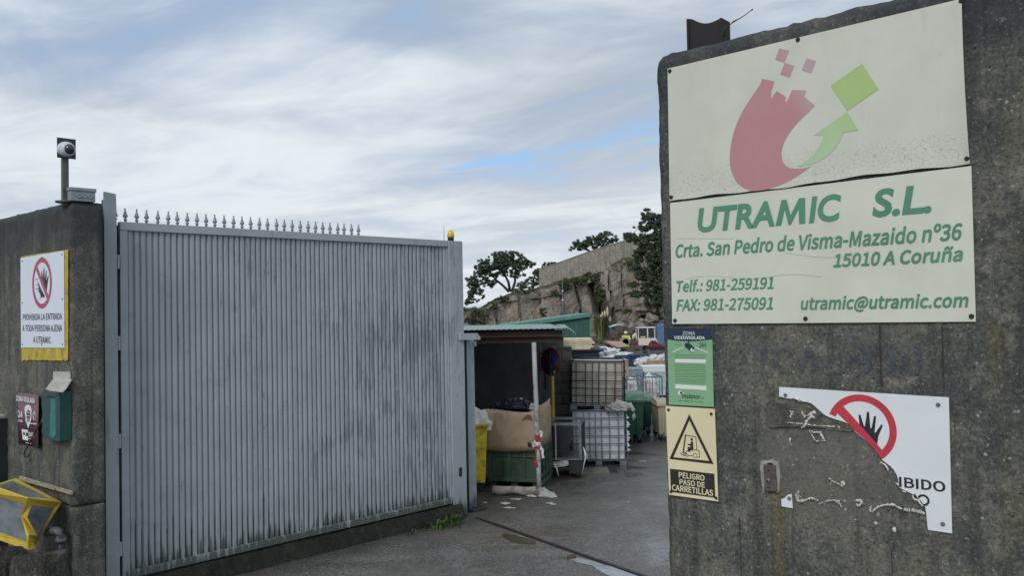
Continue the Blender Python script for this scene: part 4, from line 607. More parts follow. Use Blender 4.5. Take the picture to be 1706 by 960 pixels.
# ================================================================== THE SETTING
# ground: one sheet out to the horizon
g = MB()
xs = [-900, -200, -60, -20, -8, -4, 0, 4, 8, 20, 60, 200, 900]; ys = [-300, -60, -10, 0, 4, 8, 12, 16, 24, 40, 70, 110, 300, 1500]
vs = [(a, b, 0) for b in ys for a in xs]; nx = len(xs)
g.add(vs, [(j*nx+i, j*nx+i+1, (j+1)*nx+i+1, (j+1)*nx+i) for j in range(len(ys)-1) for i in range(nx-1)])
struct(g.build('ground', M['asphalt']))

# puddles beside the gate track
def puddle(pxs, h=0.005):
    m = MB(); pts = [gp(*p) for p in pxs]
    m.add([(p.x, p.y, h) for p in pts], [tuple(range(len(pts)))]); return m
def smooth_loop(pts, n=6, jit=0.0):
    out = []; m = len(pts)
    for i in range(m):
        p0, p1, p2, p3 = [Vector(pts[(i+j-1) % m]) for j in range(4)]
        for t in range(n):
            t /= n
            q = 0.5*((2*p1)+(-p0+p2)*t+(2*p0-5*p1+4*p2-p3)*t*t+(-p0+3*p1-3*p2+p3)*t**3)
            out.append((q.x+random.uniform(-jit, jit), q.y+random.uniform(-jit, jit)))
    return out
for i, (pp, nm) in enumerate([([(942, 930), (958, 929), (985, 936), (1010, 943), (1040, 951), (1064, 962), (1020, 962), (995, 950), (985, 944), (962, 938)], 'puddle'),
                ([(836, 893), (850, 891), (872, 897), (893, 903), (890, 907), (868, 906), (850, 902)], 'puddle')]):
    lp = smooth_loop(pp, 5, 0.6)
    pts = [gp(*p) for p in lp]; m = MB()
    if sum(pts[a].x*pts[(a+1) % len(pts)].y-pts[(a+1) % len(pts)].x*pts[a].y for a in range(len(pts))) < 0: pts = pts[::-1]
    m.add([(p.x, p.y, 0.004) for p in pts], [tuple(range(len(pts)))]); struct(m.build(nm, M['pale_sheen' if i == 0 else 'water']))

# ------------------------------------------------------------------ walls: gridded faces with real relief, chipped arrises
def wall_mesh(u0, u1, z1, thick, step, cutz=None, recess=None, chips=(), right_open=True, side_detail=True, ztop=lambda u: 0):
    """local x along the wall, y into it, z up; rounded pitted cap"""
    m = MB()
    nu = int((u1-u0)/step)+1; nz = int(z1/step)+1
    us = np.linspace(u0, u1, nu); us = np.sort(np.concatenate([us, [recess[0]-.012, recess[0]-.002, recess[0]+.006, recess[0]+.020]])) if recess else us; nu = len(us); zs = np.linspace(0, z1, nz)
    def disp(u, z):
        d = 0.006*noise.noise(Vector((u*9, 0.3, z*9))) + 0.004*noise.noise(Vector((u*28, 1.3, z*28)))
        if recess and u > recess[0]:
            d += recess[1]*min(1, (u-recess[0])/0.006)
        if recess and abs(u-recess[0]) < 0.05:
            d += -0.008*abs(noise.noise(Vector((u*40, 4.3, z*25))))
        if cutz and abs(z-cutz) < 0.03: d += 0.02*(1-abs(z-cutz)/0.03)
        return d
    V = []; idx = {}
    for j, z in enumerate(zs):
        for i, u in enumerate(us):
            yy = disp(u, z); zz = z; uu = u
            zz = z + (ztop(u) * (z/z1))
            tz = z1 - z
            if tz < 0.05: yy += 0.035*(1-tz/0.05)**2 + 0.02*max(0, noise.noise(Vector((u*14, 7, 2))))*(1-tz/0.05); zz += 0.016*noise.noise(Vector((u*9, 3, 1))) + 0.008*noise.noise(Vector((u*35, 3, 1)))
            du = u - u0
            if du < 0.04:
                yy += 0.010*(1-du/0.04)**2; uu += (0.005*noise.noise(Vector((1, z*7, 5)))+0.005*noise.noise(Vector((1, z*30, 5))))*(1-du/0.04)
                for cz, cr, cdp in chips:
                    if abs(z-cz) < cr: uu += cdp*(1-abs(z-cz)/cr)*(1-du/0.04)
                if tz < 0.08: uu += 0.012*(1-tz/0.08)**2*(1-du/0.04)
            V.append((uu, yy, zz))
    F = [(j*nu+i, j*nu+i+1, (j+1)*nu+i+1, (j+1)*nu+i) for j in range(nz-1) for i in range(nu-1)]
    m.add(V, F, smooth=True)
    # cap, end and back
    base = len(m.v)
    top = [V[(nz-1)*nu+i] for i in range(nu)]
    nb = 8
    rows = [list(range((nz-1)*nu, nz*nu))]
    for b in range(1, nb+1):
        t = b/nb; r = []
        for i in range(nu):
            u, y, z = top[i]
            e = math.sin(t*math.pi)
            m.v.append((u, y+(thick-y)*t, z+0.012*e+0.010*noise.noise(Vector((u*12, t*6, 2))))); r.append(len(m.v)-1)
        rows.append(r)
    for a, b in zip(rows[:-1], rows[1:]):
        for i in range(nu-1): m.f.append((a[i], a[i+1], b[i+1], b[i])); m.sm.append(True)
    bk = rows[-1]
    bb = []
    for i in (0, nu-1):
        pass
    m.v.append((u0, thick, 0)); bl = len(m.v)-1; m.v.append((u1, thick, 0)); br = len(m.v)-1
    m.f.append(tuple([bl]+bk+[br])); m.sm.append(False)
    le = [j*nu for j in range(nz)]; m.f.append(tuple([bl]+le+[r[0] for r in rows[1:]][:])); m.sm.append(False)
    re_ = [j*nu+nu-1 for j in range(nz)]; m.f.append(tuple([br]+[r[-1] for r in rows[1:]][::-1]+re_[::-1])); m.sm.append(False)
    return m
uR0 = WALL.hit(1097, 92)[0]
u_ridge = WALL.hit(1655, 500)[0]
wm = wall_mesh(uR0-0.012, uR0+5.2, 3.905, 0.32, 0.03, recess=(u_ridge, 0.028), chips=((3.72, 0.05, 0.02), (2.35, 0.06, 0.012), (1.9, 0.05, 0.01)))
t = thing('concrete_wall', WALL.frame(0, 0), 'tall stained concrete wall that carries the big company sign, at the right of the entrance', 'wall')
wr = wm.build('wall_body', M['wall_right'], t); wr.name = 'wall_face'
# shutter-board joints cast in the concrete: narrow dark grooves
gm = MB()
for px, w, a, b in ((1470, 0.005, 2.50, 2.72), (1574, 0.005, 2.50, 2.72), (1228, 0.003, 1.5, 1.95), (1478, 0.003, 1.2, 1.92)):
    u = WALL.hit(px, 640 if px < 1600 else 500)[0]
    pts = [(u+0.003*noise.noise(Vector((u, q*6, 1))), -0.0105, a+(b-a)*q/24) for q in range(25)]
    gm.add([(p[0]-w/2, p[1], p[2]) for p in pts]+[(p[0]+w/2, p[1], p[2]) for p in pts], [(q, 25+q, 26+q, q+1) for q in range(24)])
gm.build('board_joint', M['groove'], t)

# left wall with its return towards the gate post
RET = Plane(LC, d=GATE.d)
ret_len = RET.hit(172, 500)[0]
wm = MB()
t2 = thing('concrete_wall', WALL.frame(0, 0), 'weathered concrete wall at the left with the prohibition sign, camera pole and broken letterbox', 'wall')
def slab(z0, z1, top):
    m = MB(); st = 0.035
    nu = int(5.0/st)+1; nz = max(2, int((z1-z0)/st)+1); nr = int(ret_len/st)+1
    # path: along the face from far left to the corner, then along the return
    ang = Matrix.Rotation(math.atan2(GATE.d.y, GATE.d.x)-math.atan2(WALL.d.y, WALL.d.x), 3, 'Z')
    rd = ang @ Vector((1, 0, 0)); rn = ang @ Vector((0, 1, 0))
    path = [(Vector((-5+5*i/(nu-1), 0, 0)), Vector((0, -1, 0))) for i in range(nu)]
    path[-1] = (Vector((0, 0, 0))+Vector((0.0, 0.012, 0)), (Vector((0, -1, 0))-rn).normalized())
    path += [(rd*(ret_len*i/(nr-1)), -rn) for i in range(1, nr)]
    V = []; n = len(path)
    for j in range(nz):
        z = z0+(z1-z0)*j/(nz-1)
        for i, (p, nn) in enumerate(path):
            s_ = i*st
            d = 0.006*noise.noise(Vector((s_*9, 3.3, z*9)))+0.005*noise.noise(Vector((s_*25, 1.3, z*25)))
            e = min(z-z0, 9 if top else z1-z)
            if e < 0.03: d -= 0.014*(1-e/0.03)
            q = p + nn*d; zz = z
            if top and z1-z < 0.06: q -= nn*0.03*(1-(z1-z)/0.06)**2; zz += 0.014*noise.noise(Vector((s_*8, 2, 9)))
            V.append((q.x, q.y, zz))
    F = [(j*n+i, j*n+i+1, (j+1)*n+i+1, (j+1)*n+i) for j in range(nz-1) for i in range(n-1)]
    m.add(V, F, smooth=True)
    end = path[-1][0]; back = [(-5, 0.8, 0), (end.x+rn.x*0.3, end.y+rn.y*0.3, 0)]
    tp = [(nz-1)*n+i for i in range(n)]; o = len(m.v)
    m.v += [(back[1][0], back[1][1], z1), (back[0][0], back[0][1], z1), (back[1][0], back[1][1], z0), (back[0][0], back[0][1], z0)]
    m.f.append(tuple(tp+[o, o+1])); m.sm.append(False)
    m.f.append((o+1, o, o+2, o+3)); m.sm.append(False)
    m.f.append(tuple([j*n+n-1 for j in range(nz)][::-1]+[o+2, o][0:2])); m.sm.append(False)
    m.f.append(tuple([i for i in range(n)][::-1]+[o+3, o+2])); m.sm.append(False)
    return m
slab(1.052, 3.9, True).build('upper_pour', M['wall_left'], t2)
slab(0.0, 1.046, False).build('lower_pour', M['wall_left'], t2)

# ================================================================== SIGNS ON THE RIGHT WALL
class Sign:
    """a thing fixed to a wall plane; local x along the wall, z up, -y towards the road. zoom = (x0, y0, scale) of the measuring crop"""
    def __init__(s, name, cx, cy, label, cat, zoom=(0, 0, 1), plane=WALL, group=None):
        s.z = zoom; s.pl = plane
        s.u0, s.z0 = plane.hit(zoom[0]+cx*zoom[2], zoom[1]+cy*zoom[2])
        s.root = thing(name, plane.frame(s.u0, s.z0), label, cat, group)
    def p(s, a, b):
        u, z = s.pl.hit(s.z[0]+a*s.z[2], s.z[1]+b*s.z[2]); return (u-s.u0, z-s.z0)
    def pts(s, L): return [s.p(*q) for q in L]
    def poly(s, L, y, mat, name, th=0.0, local=False):
        L = L if local else s.pts(L); m = MB()
        if th: m.prism(L, -y-th, -y)
        else: m.flat(L, -y)
        return m.build(name, mat, s.root)
    def text(s, txt, a, b, top, bot, y, mat, bold=0.02, shear=0, name='lettering', sans=True):
        """a, b: left and right points at mid-height; top, bot: two points above each other giving the height"""
        x0 = s.p(*a)[0]; x1 = s.p(*b)[0]; z1 = s.p(*top)[1]; z0 = s.p(*bot)[1]
        m = text_sans(txt, x0, x1, z0, z1, -y, shear) if sans else text_poly(txt, x0, x1, z0, z1, -y, bold, shear)
        return m.build(name, mat, s.root)
    def ring(s, c, ro, ri, a0, a1, y, mat, name, n=40, sx=1.0):
        m = MB(); vs = []
        for i in range(n+1):
            a = R(a0+(a1-a0)*i/n)
            vs += [(c[0]+ro*math.cos(a)*sx, -y, c[1]+ro*math.sin(a)), (c[0]+ri*math.cos(a)*sx, -y, c[1]+ri*math.sin(a))]
        fs = [(2*i, 2*i+2, 2*i+3, 2*i+1)[::1] for i in range(n)]
        m.add(vs, fs); return m.build(name, mat, s.root)
    def disc(s, c, r, y, mat, name, n=20, sx=1.0):
        return s.poly([(c[0]+r*sx*math.cos(2*math.pi*i/n), c[1]+r*math.sin(2*math.pi*i/n)) for i in range(n)], y, mat, name, local=True)
    def strokes(s, L, w, y, mat, name, local=False):
        m = MB()
        for ln in L:
            P_ = [Vector((*q, 0)) for q in (ln if local else s.pts(ln))]
            for a, b in zip(P_[:-1], P_[1:]):
                d = (b-a); 
                if d.length < 1e-6: continue
                d.normalize(); n_ = Vector((-d.y, d.x, 0))*w/2; a2 = a-d*w*0.3; b2 = b+d*w*0.3
                m.flat([(a2.x-n_.x, a2.y-n_.y), (b2.x-n_.x, b2.y-n_.y), (b2.x+n_.x, b2.y+n_.y), (a2.x+n_.x, a2.y+n_.y)], -y)
        o = m.build(name, mat, s.root)
        if name in ('small_print', 'scratch'): o['kind'] = 'stuff'
        return o
    def bolts(s, L, r=0.008, y=0.01, mat=None, local=False):
        for i, q in enumerate(L):
            c = q if local else s.p(*q)
            if i == 0:
                m = MB(); m.lathe([(r, 0), (r, r*0.35), (r*0.75, r*0.75), (r*0.35, r*0.85), (r*0.3, r*0.5)], 12)
                o = m.build('bolt', mat or M['bolt'], s.root); src = o
            else: o = share(src, Matrix(), s.root)
            o.matrix_local = Matrix.Translation((c[0], -y, c[1])) @ Matrix.Rotation(R(90), 4, 'X') @ Matrix.Rotation(random.uniform(0, 3), 4, 'Z')

# ---- the big two-sheet company sign
sg = Sign('company_sign', 1127, 536, 'big cream two-panel company sign with red and green logo and green address lettering', 'sign')
def sheet(TL, TR_, BR, BL, yoff, mat, name, f, nu=60, nz=40, th=0.003, wav=None):
    tl, tr, br, bl = [Vector(q) for q in sg.pts([TL, TR_, BR, BL])]
    m = MB(); V = []
    for j in range(nz+1):
        b = j/nz
        for i in range(nu+1):
            a = i/nu
            p = (bl*(1-a)+br*a)*(1-b)+(tl*(1-a)+tr*a)*b
            zz = p.y + (wav(a)*(1-b)**2 if wav else 0)
            V.append((p.x, -(yoff+f(a, b)), zz))
    n = nu+1
    m.add(V, [(j*n+i, j*n+i+1, (j+1)*n+i+1, (j+1)*n+i) for j in range(nz) for i in range(nu)])
    o = m.build(name, mat, sg.root); md = o.modifiers.new('solid', 'SOLIDIFY'); md.thickness = th; md.offset = -1; return o
def fu(a, b):
    d = 0.0
    if a > 0.88: d += 0.022*((a-0.88)/0.12)**2*math.sin(math.pi*min(1, max(0, b)))**0.7 
    if b < 0.05: d += 0.002*(1-b/0.05)*(0.4+0.6*math.sin(a*9)**2)
    return d
sheet((1115, 115), (1604, -1), (1617.5, 272), (1118.5, 336), 0.0145, M['panel'], 'upper_panel', fu, wav=lambda a: 0.0035*math.sin(a*11)+0.002*math.sin(a*37+1)+0.0015*noise.noise(Vector((a*60, 0, 0))))
sheet((1118.5, 338.5), (1619.5, 277), (1627, 536), (1122, 540), 0.0105, M['panel2'], 'lower_panel', lambda a, b: 0.0015*math.sin(a*6)*math.sin(b*5))
bz = Sign.p(sg, 1118.5, 336)
ZL = (1200, 60, 300/1029)
def lp(L): return [sg.p(ZL[0]+a*ZL[2], ZL[1]+b*ZL[2]) for a, b in L]
def bez(p0, p1, p2, p3, n=10): 
    return [tuple((1-t)**3*p0[i]+3*(1-t)**2*t*p1[i]+3*(1-t)*t*t*p2[i]+t**3*p3[i] for i in (0, 1)) for t in [q/n for q in range(n)]]
red = [(248, 247), (319, 262), (300, 320)] + [(299, 350), (303, 358), (330, 317), (384, 350), (380, 378), (388, 378)] + bez((388, 378), (402, 360), (412, 325), (427, 290), 5)
red += [(500, 314), (488, 348), (550, 400)] + bez((500, 450), (430, 510), (350, 610), (360, 690)) + bez((360, 690), (362, 760), (430, 775), (524, 748))
red += bez((524, 748), (440, 815), (330, 885), (200, 888)) + bez((200, 888), (110, 885), (60, 790), (64, 690)) + bez((64, 690), (70, 520), (150, 400), (225, 300)) + [(240, 275)]
sg.poly(lp(red), 0.0157, M['logo_red'], 'logo_swoosh', local=True)
for q in ([(347, 73), (402, 86), (376, 155), (323, 138)], [(378, 155), (432, 172), (405, 239), (352, 222)], [(502, 130), (556, 146), (528, 214), (475, 197)]):
    sg.poly(lp(q), 0.0157, M['logo_red'], 'logo_square', local=True)
sg.poly(lp([(818, 160), (912, 307), (733, 430), (640, 286)]), 0.0157, M['logo_green'], 'logo_square', local=True)
gr_ = [(733, 436), (797, 541), (712, 556)] + bez((712, 556), (690, 620), (620, 740), (440, 750)) + bez((445, 749), (530, 710), (580, 640), (602, 566)) + [(602, 566), (540, 571)]
sg.poly(lp(gr_), 0.0157, M['logo_green'], 'logo_arrow', local=True)
T = lambda txt, a, b, tp, bt, **kw: sg.text(txt, a, b, tp, bt, 0.0130, M['txtgreen'], **kw)
T('UTRA', (1164.5, 365), (1292, 350), (1178, 346), (1178, 387), bold=0.03, shear=0.17, sans=False)
T('IC', (1349, 347), (1404, 345), (1178, 346), (1178, 387), bold=0.03, shear=0.17, sans=False)
mz0 = sg.p(1178, 386.3)[1]; mz1 = sg.p(1178, 347)[1]; mx0 = sg.p(1293.5, 350)[0]; mx1 = sg.p(1343, 350)[0]
sg.poly([(mx0+(mx1-mx0)*a, mz0+(mz1-mz0)*b) for a, b in ((0, 0), (.19, 0), (.33, .64), (.44, 0), (.52, 0), (.80, .62), (.80, 0), (1.0, 0), (1.02, 1.0), (.82, 1.0), (.52, .36), (.40, 1.0), (.23, 1.0))], 0.0130, M['txtgreen'], 'lettering', local=True)
T('S.L.', (1454.5, 338), (1553, 330), (1472, 314.5), (1472, 362), bold=0.035, shear=0.17, sans=False)
T('Crta. San Pedro de Visma-Mazaido nº36', (1128, 420), (1606, 386), (1190, 401), (1190, 426.3), shear=0.2)
T('15010 A Coruña', (1390, 433), (1606, 424), (1405, 421), (1405, 445), shear=0.2)
T('Telf.: 981-259191', (1129.5, 478), (1291, 474), (1134, 466.5), (1134, 487), shear=0.2)
T('FAX: 981-275091', (1129, 509), (1290, 507), (1133, 499), (1133, 518.6), shear=0.2)
T('utramic@utramic.com', (1336, 507), (1615, 500), (1437, 492), (1437, 519.5), shear=0.2)
# long shallow scratches on the lower sheet
sg.strokes([[(1129+i*12, 398-abs(i-8)*0.1) for i in range(0, 9)], [(1310+i*10, 421+8*math.sin(i/12*2.6)) for i in range(13)], [(1146+i*5, 464-i*0.1-3*math.sin(i/40*9)) for i in range(46)]], 0.0012, 0.0126, M['palegreen'], 'scratch')
sg.bolts([(1119, 119), (1332, 67), (1121.5, 329)], 0.0085, 0.0150)
sg.bolts([(1603.5, 3), (1613, 265)], 0.0085, 0.016)
sg.bolts([(1127, 534), (1344, 531), (1620, 527)], 0.0085, 0.0115)

# ---- light green CCTV notice
sv = Sign('surveillance_sign', 98, 865, 'light green video surveillance notice with navy header, under the big sign', 'sign', zoom=(1100, 530, 120/720))
sv.poly([(80, 100), (528, 105), (545, 890), (98, 865)], 0.006, M['lgreen'], 'panel', th=0.003)
sv.poly([(80, 100), (528, 105), (531, 213), (420, 228), (310, 233), (190, 228), (82, 214)], 0.0098, M['navy'], 'header')
sv.text('ZONA', (235, 150), (362, 152), (300, 133), (300, 170), 0.0105, M['palegreen'], 0.025)
sv.text('VIDEOVIGILADA', (150, 198), (458, 198), (300, 179), (300, 214), 0.0105, M['offwhite'], 0.03)
sv.poly([(256, 262), (266, 250), (287, 248), (289, 233), (300, 233), (300, 250), (352, 293), (350, 325), (335, 345), (318, 338), (256, 285)], 0.0098, M['navy'], 'camera_symbol')
c = sv.p(332, 318); sv.disc(c, 0.0085, 0.0102, M['offwhite'], 'camera_lens'); sv.disc(sv.p(338, 308), 0.0042, 0.0106, M['navy'], 'camera_lens')
for q in ([(130, 341), (244, 291)], [(360, 292), (488, 347)]): sv.strokes([q], 0.0035, 0.0098, M['offwhite'], 'view_line')
sv.text('24H', (400, 270), (468, 270), (430, 246), (430, 296), 0.0098, M['dgreen'], 0.0)
sv.poly([(158, 408), (467, 414), (468, 450), (159, 444)], 0.0098, M['offwhite'], 'blank_field')
sv.poly([(162, 662), (473, 680), (475, 722), (163, 704)], 0.0098, M['offwhite'], 'blank_field')
rows = [(365, 368), (380, 384), (398, 402)] + [(462+i*17, 470+i*17) for i in range(5)] + [(550+i*17, 560+i*17) for i in range(3)] + [(605+i*17, 617+i*17) for i in range(3)]
L = []
for a, b in rows:
    xx = 160
    while xx < 460:
        w = random.uniform(10, 34); x2 = min(462, xx+w); f1 = (xx-160)/300; f2 = (x2-160)/300
        L.append([(xx, a+(b-a)*f1), (x2, a+(b-a)*f2)]); xx = x2+5
sv.strokes(L, 0.0018, 0.0098, M['dgreen'], 'small_print')
sv.strokes([[(158, 265), (217, 266)]], 0.0015, 0.0098, M['dgreen'], 'small_print')
sv.disc(sv.p(207, 748), 0.0092, 0.0098, M['offwhite'], 'logo_spot'); sv.disc(sv.p(217, 748), 0.005, 0.0102, M['navy'], 'logo_spot'); sv.disc(sv.p(240, 748), 0.003, 0.0099, M['offwhite'], 'logo_spot')
sv.text('insisnor', (232, 782), (412, 784), (320, 757), (320, 806), 0.0098, M['navy'], 0.0)
sv.text('.com', (413, 800), (446, 802), (430, 795), (430, 806), 0.0098, M['dgreen'], 0.0)
sv.strokes([[(198+i*13, 824+i*0.9), (206+i*13, 826+i*0.9)] for i in range(19) if i not in (3, 8, 11, 14)], 0.0028, 0.0098, M['dgreen'], 'small_print')

# ---- forklift warning
fk = Sign('forklift_sign', 92, 822, 'cream forklift warning sign with black triangle and black caption, below the green notice', 'sign', zoom=(1100, 670, 120/640))
fk.poly([(62, 33), (497, 60), (528, 882), (92, 822)], 0.010, M['cream'], 'panel', th=0.003)
def tri(sgn, O, I, y, mat):
    o = sgn.pts(O); i = sgn.pts(I); m = MB()
    for a in range(3):
        b = (a+1) % 3; m.flat([o[a], o[b], i[b], i[a]], -y)
    m.build('warning_triangle', mat, sgn.root)
tri(fk, [(272, 106), (490, 551), (96, 504)], [(273, 160), (449, 521), (131, 488)], 0.0138, M['brownblack'])
fk.poly([(100, 590), (494, 636), (504, 850), (108, 797)], 0.0134, M['brownblack'], 'caption_field')
fk.text('PELIGRO', (179, 656), (408, 664), (290, 632), (290, 684), 0.0140, M['cream'], 0.045)
fk.text('PASO DE', (186, 712), (410, 728), (290, 695), (290, 745), 0.0140, M['cream'], 0.045)
fk.text('CARRETILLAS', (118, 758), (484, 798), (300, 754), (300, 808), 0.0140, M['cream'], 0.045)
fk.strokes([[(242, 283), (221, 455)], [(236, 290), (214, 452)], [(248, 296), (330, 306), (339, 420)], [(192, 450), (214, 470), (236, 474)], [(222, 455), (246, 455)],
            [(285, 425), (262, 425), (246, 442), (222, 458), (225, 474), (240, 476)], [(285, 425), (345, 425), (360, 436), (362, 490), (345, 490)], [(268, 474), (303, 478)]], 0.003, 0.0138, M['brownblack'], 'forklift_outline')
for q, r in (((252, 471), 0.0055), ((324, 474), 0.009)):
    c = fk.p(*q); fk.ring(c, r+0.0012, r-0.0012, 0, 360, 0.0139, M['brownblack'], 'forklift_wheel', 20)
fk.disc(fk.p(294, 331), 0.0062, 0.0138, M['brownblack'], 'driver_symbol')
fk.poly([(284, 350), (304, 348), (310, 418), (282, 424), (282, 440), (262, 440), (256, 400), (282, 398), (280, 385), (256, 380), (257, 370), (284, 372)], 0.0138, M['brownblack'], 'driver_symbol')
fk.bolts([(88, 68), (467, 104), (110, 794), (510, 850)], 0.0065, 0.013)

# ---- torn no-entry sign
ts = Sign('torn_sign', 1098, 918, 'torn white no-entry plate with red ring, black hand and lettering IBIDO', 'sign', zoom=(1290, 640, 310/1145))
edge = [(950, 897), (940, 800), (934, 760), (925, 742), (905, 716), (888, 702), (860, 680), (830, 664), (800, 650), (775, 636), (770, 612), (768, 590), (757, 555), (740, 528), (722, 508), (700, 490), (668, 466), (650, 438), (630, 412), (598, 375), (560, 341), (528, 315), (500, 291), (486, 268), (470, 247), (420, 228), (370, 213), (330, 198), (310, 186), (288, 166), (270, 150), (250, 132), (232, 118), (205, 110), (180, 108), (160, 94), (130, 86), (112, 90), (80, 88), (55, 80), (36, 76)]
ts.poly([(36, 18), (1078, 82), (1098, 918)] + edge, 0.006, M['white'], 'panel', th=0.003)
c = ts.p(540, 275); ro = abs(ts.p(540, 64)[1]-c[1]); ri = ro*0.80
ts.ring(c, ro, ri, -56, 158, 0.0098, M['red'], 'red_ring', sx=0.985)
ts.poly([(427, 133), (560, 280), (668, 404), (688, 440), (668, 464), (630, 409), (560, 338), (500, 287), (468, 245), (452, 236), (386, 172), (400, 150)], 0.0101, M['red'], 'red_bar')
ts.poly([(530, 250), (524, 192), (530, 186), (537, 192), (556, 255), (563, 262), (575, 175), (582, 167), (589, 175), (597, 270), (604, 270), (618, 200), (625, 194), (632, 200), (622, 298), (629, 298), (662, 250), (670, 248), (672, 258), (646, 320), (638, 374), (600, 327), (560, 284)], 0.0099, M['black'], 'hand_symbol')
ts.text('IBIDO', (773, 610), (1058, 622), (915, 584), (915, 650), 0.0098, M['black'], 0.02)
c = ts.p(922, 714); r = abs(ts.p(922, 678)[1]-c[1]); ts.ring(c, r, r*0.64, -100, 160, 0.0098, M['black'], 'lettering', 24)
ts.poly([(862, 676), (872, 690), (884, 700), (880, 686), (868, 674)], 0.0099, M['black'], 'lettering')
ts.bolts([(75, 68), (1013, 127), (1042, 860)], 0.0075, 0.0095, M['galv'])
# curls of the torn film along the tear
m = MB()
for path in ([(668, 482), (690, 492), (706, 515), (712, 538)], [(655, 490), (668, 478), (680, 488)], [(860, 682), (868, 705), (895, 712), (905, 730), (925, 745), (908, 752)], [(755, 606), (768, 612), (776, 630)], [(795, 655), (818, 664), (812, 652)], [(128, 86), (150, 92), (172, 108), (160, 96)]):
    m.tube([(*[ts.p(a, b)[0]], -0.013-random.uniform(0, 0.006), ts.p(a, b)[1]) for a, b in path], [0.0016]+[0.0026]*(len(path)-2)+[0.001], 6)
m.build('torn_curl', M['offwhite'], ts.root)
# ---- corner of the same plate left on its screw
fr = Sign('sign_fragment', 118, 765, 'small white corner of the torn plate left on its screw beside the key switch', 'sign fragment', zoom=(1290, 640, 310/1145))
fr.poly([(48, 708), (70, 700), (86, 682), (110, 676), (113, 690), (118, 765), (50, 752)], 0.005, M['white'], 'fragment', th=0.003)
fr.bolts([(98, 703)], 0.0075, 0.008, M['galv'])
# ---- dried glue left on the wall
gl_ = Sign('glue_residue', 600, 760, 'crusts and strings of dried white glue where the torn plate was stuck', 'glue marks', zoom=(1290, 640, 310/1145))
m = MB()
def crust(path, w, n=5):
    for a, b in zip(path[:-1], path[1:]):
        ln = math.hypot(b[0]-a[0], b[1]-a[1]); k_ = max(2, int(ln/4.5))
        for q in range(k_):
            t_ = (q+random.random()*.7)/k_
            cx_, cz_ = gl_.p(a[0]+(b[0]-a[0])*t_+random.uniform(-2.5, 2.5), a[1]+(b[1]-a[1])*t_+random.uniform(-2.5, 2.5))
            r_ = w*random.uniform(.45, 1.35); h_ = random.uniform(.001, .006); N = random.randint(4, 7); a0 = random.uniform(0, 6)
            rim = [(cx_+r_*random.uniform(.5, 1.25)*math.cos(a0+6.283*i/N), -.0105-random.uniform(0, .002), cz_+r_*random.uniform(.5, 1.25)*math.sin(a0+6.283*i/N)) for i in range(N)]
            top = (cx_+random.uniform(-.3, .3)*r_, -.0115-h_, cz_)
            m.add(rim+[top], [(i, (i+1) % N, N) for i in range(N)])
crust([(105, 165), (122, 175), (108, 190), (103, 208)], 0.004); crust([(175, 165), (190, 200), (222, 190)], 0.004)
crust([(262, 175), (240, 172), (225, 205), (205, 225), (196, 258), (175, 270)], 0.005); crust([(250, 205), (232, 195)], 0.005)
crust([(90, 236), (130, 240), (200, 246), (260, 255), (330, 258), (380, 262)], 0.003); crust([(300, 266), (370, 278), (430, 284), (490, 288)], 0.0012)
crust([(220, 285), (245, 295), (290, 295), (320, 350), (300, 345)], 0.0035); crust([(225, 290), (250, 330), (262, 352), (285, 350)], 0.003); crust([(290, 295), (305, 330)], 0.005)
crust([(102, 332), (104, 355), (118, 378)], 0.004)
crust([(345, 578), (362, 595), (395, 610), (430, 632)], 0.003); crust([(420, 598), (440, 615)], 0.006); crust([(360, 600), (352, 620)], 0.0018); crust([(358, 652), (374, 654)], 0.0018)
crust([(160, 660), (150, 690), (160, 715), (200, 712), (235, 700), (275, 714)], 0.004); crust([(140, 680), (152, 720), (180, 722)], 0.0045); crust([(150, 665), (170, 700)], 0.003)
crust([(285, 735), (320, 720), (370, 712), (410, 735), (422, 755)], 0.003); crust([(385, 715), (405, 722)], 0.004)
crust([(510, 715), (535, 712), (545, 735), (520, 750), (515, 735)], 0.0048)
crust([(600, 755), (596, 775), (610, 785), (628, 765), (650, 752), (690, 742), (750, 745), (790, 770)], 0.0035); crust([(690, 740), (752, 742)], 0.0045)
for i in range(9): crust([(808+i*13, 762+i*1.5), (812+i*13, 778+i*2), (818+i*13, 768+i*2)], 0.003, 2)
crust([(860, 775), (900, 785), (930, 795)], 0.005)
for (a, b, r_) in ((628, 856, 0.006), (742, 893, 0.008), (504, 832, 0.003), (400, 262, 0.004), (560, 905, 0.003)): crust([(a, b), (a+6, b+4)], r_, 2)
o = m.build('glue_crust', M['residue'], gl_.root); o['kind'] = 'stuff'

# scraped band where the old notice stood: clean board of fresher concrete
bd = Sign('mortar_patch', 480, 290, 'smooth pale strip of smeared mortar under the torn no-entry plate', 'mortar patch', zoom=(1290, 640, 310/1145))
mp = smooth_loop([(-40, 130), (60, 122), (150, 128), (250, 168), (330, 215), (440, 240), (490, 288), (330, 272), (180, 262), (60, 262), (-30, 258)], 4, 1.5)
MBp = MB(); MBp.prism(bd.pts(mp), -0.0095, 0.01)
M['mortar'] = concrete('mortar', (0.085, 0.082, 0.070), (0.125, 0.118, 0.098), (0.17, 0.16, 0.135), speck=False, moss=0.2)
MBp.build('mortar_smear', M['mortar'], bd.root)

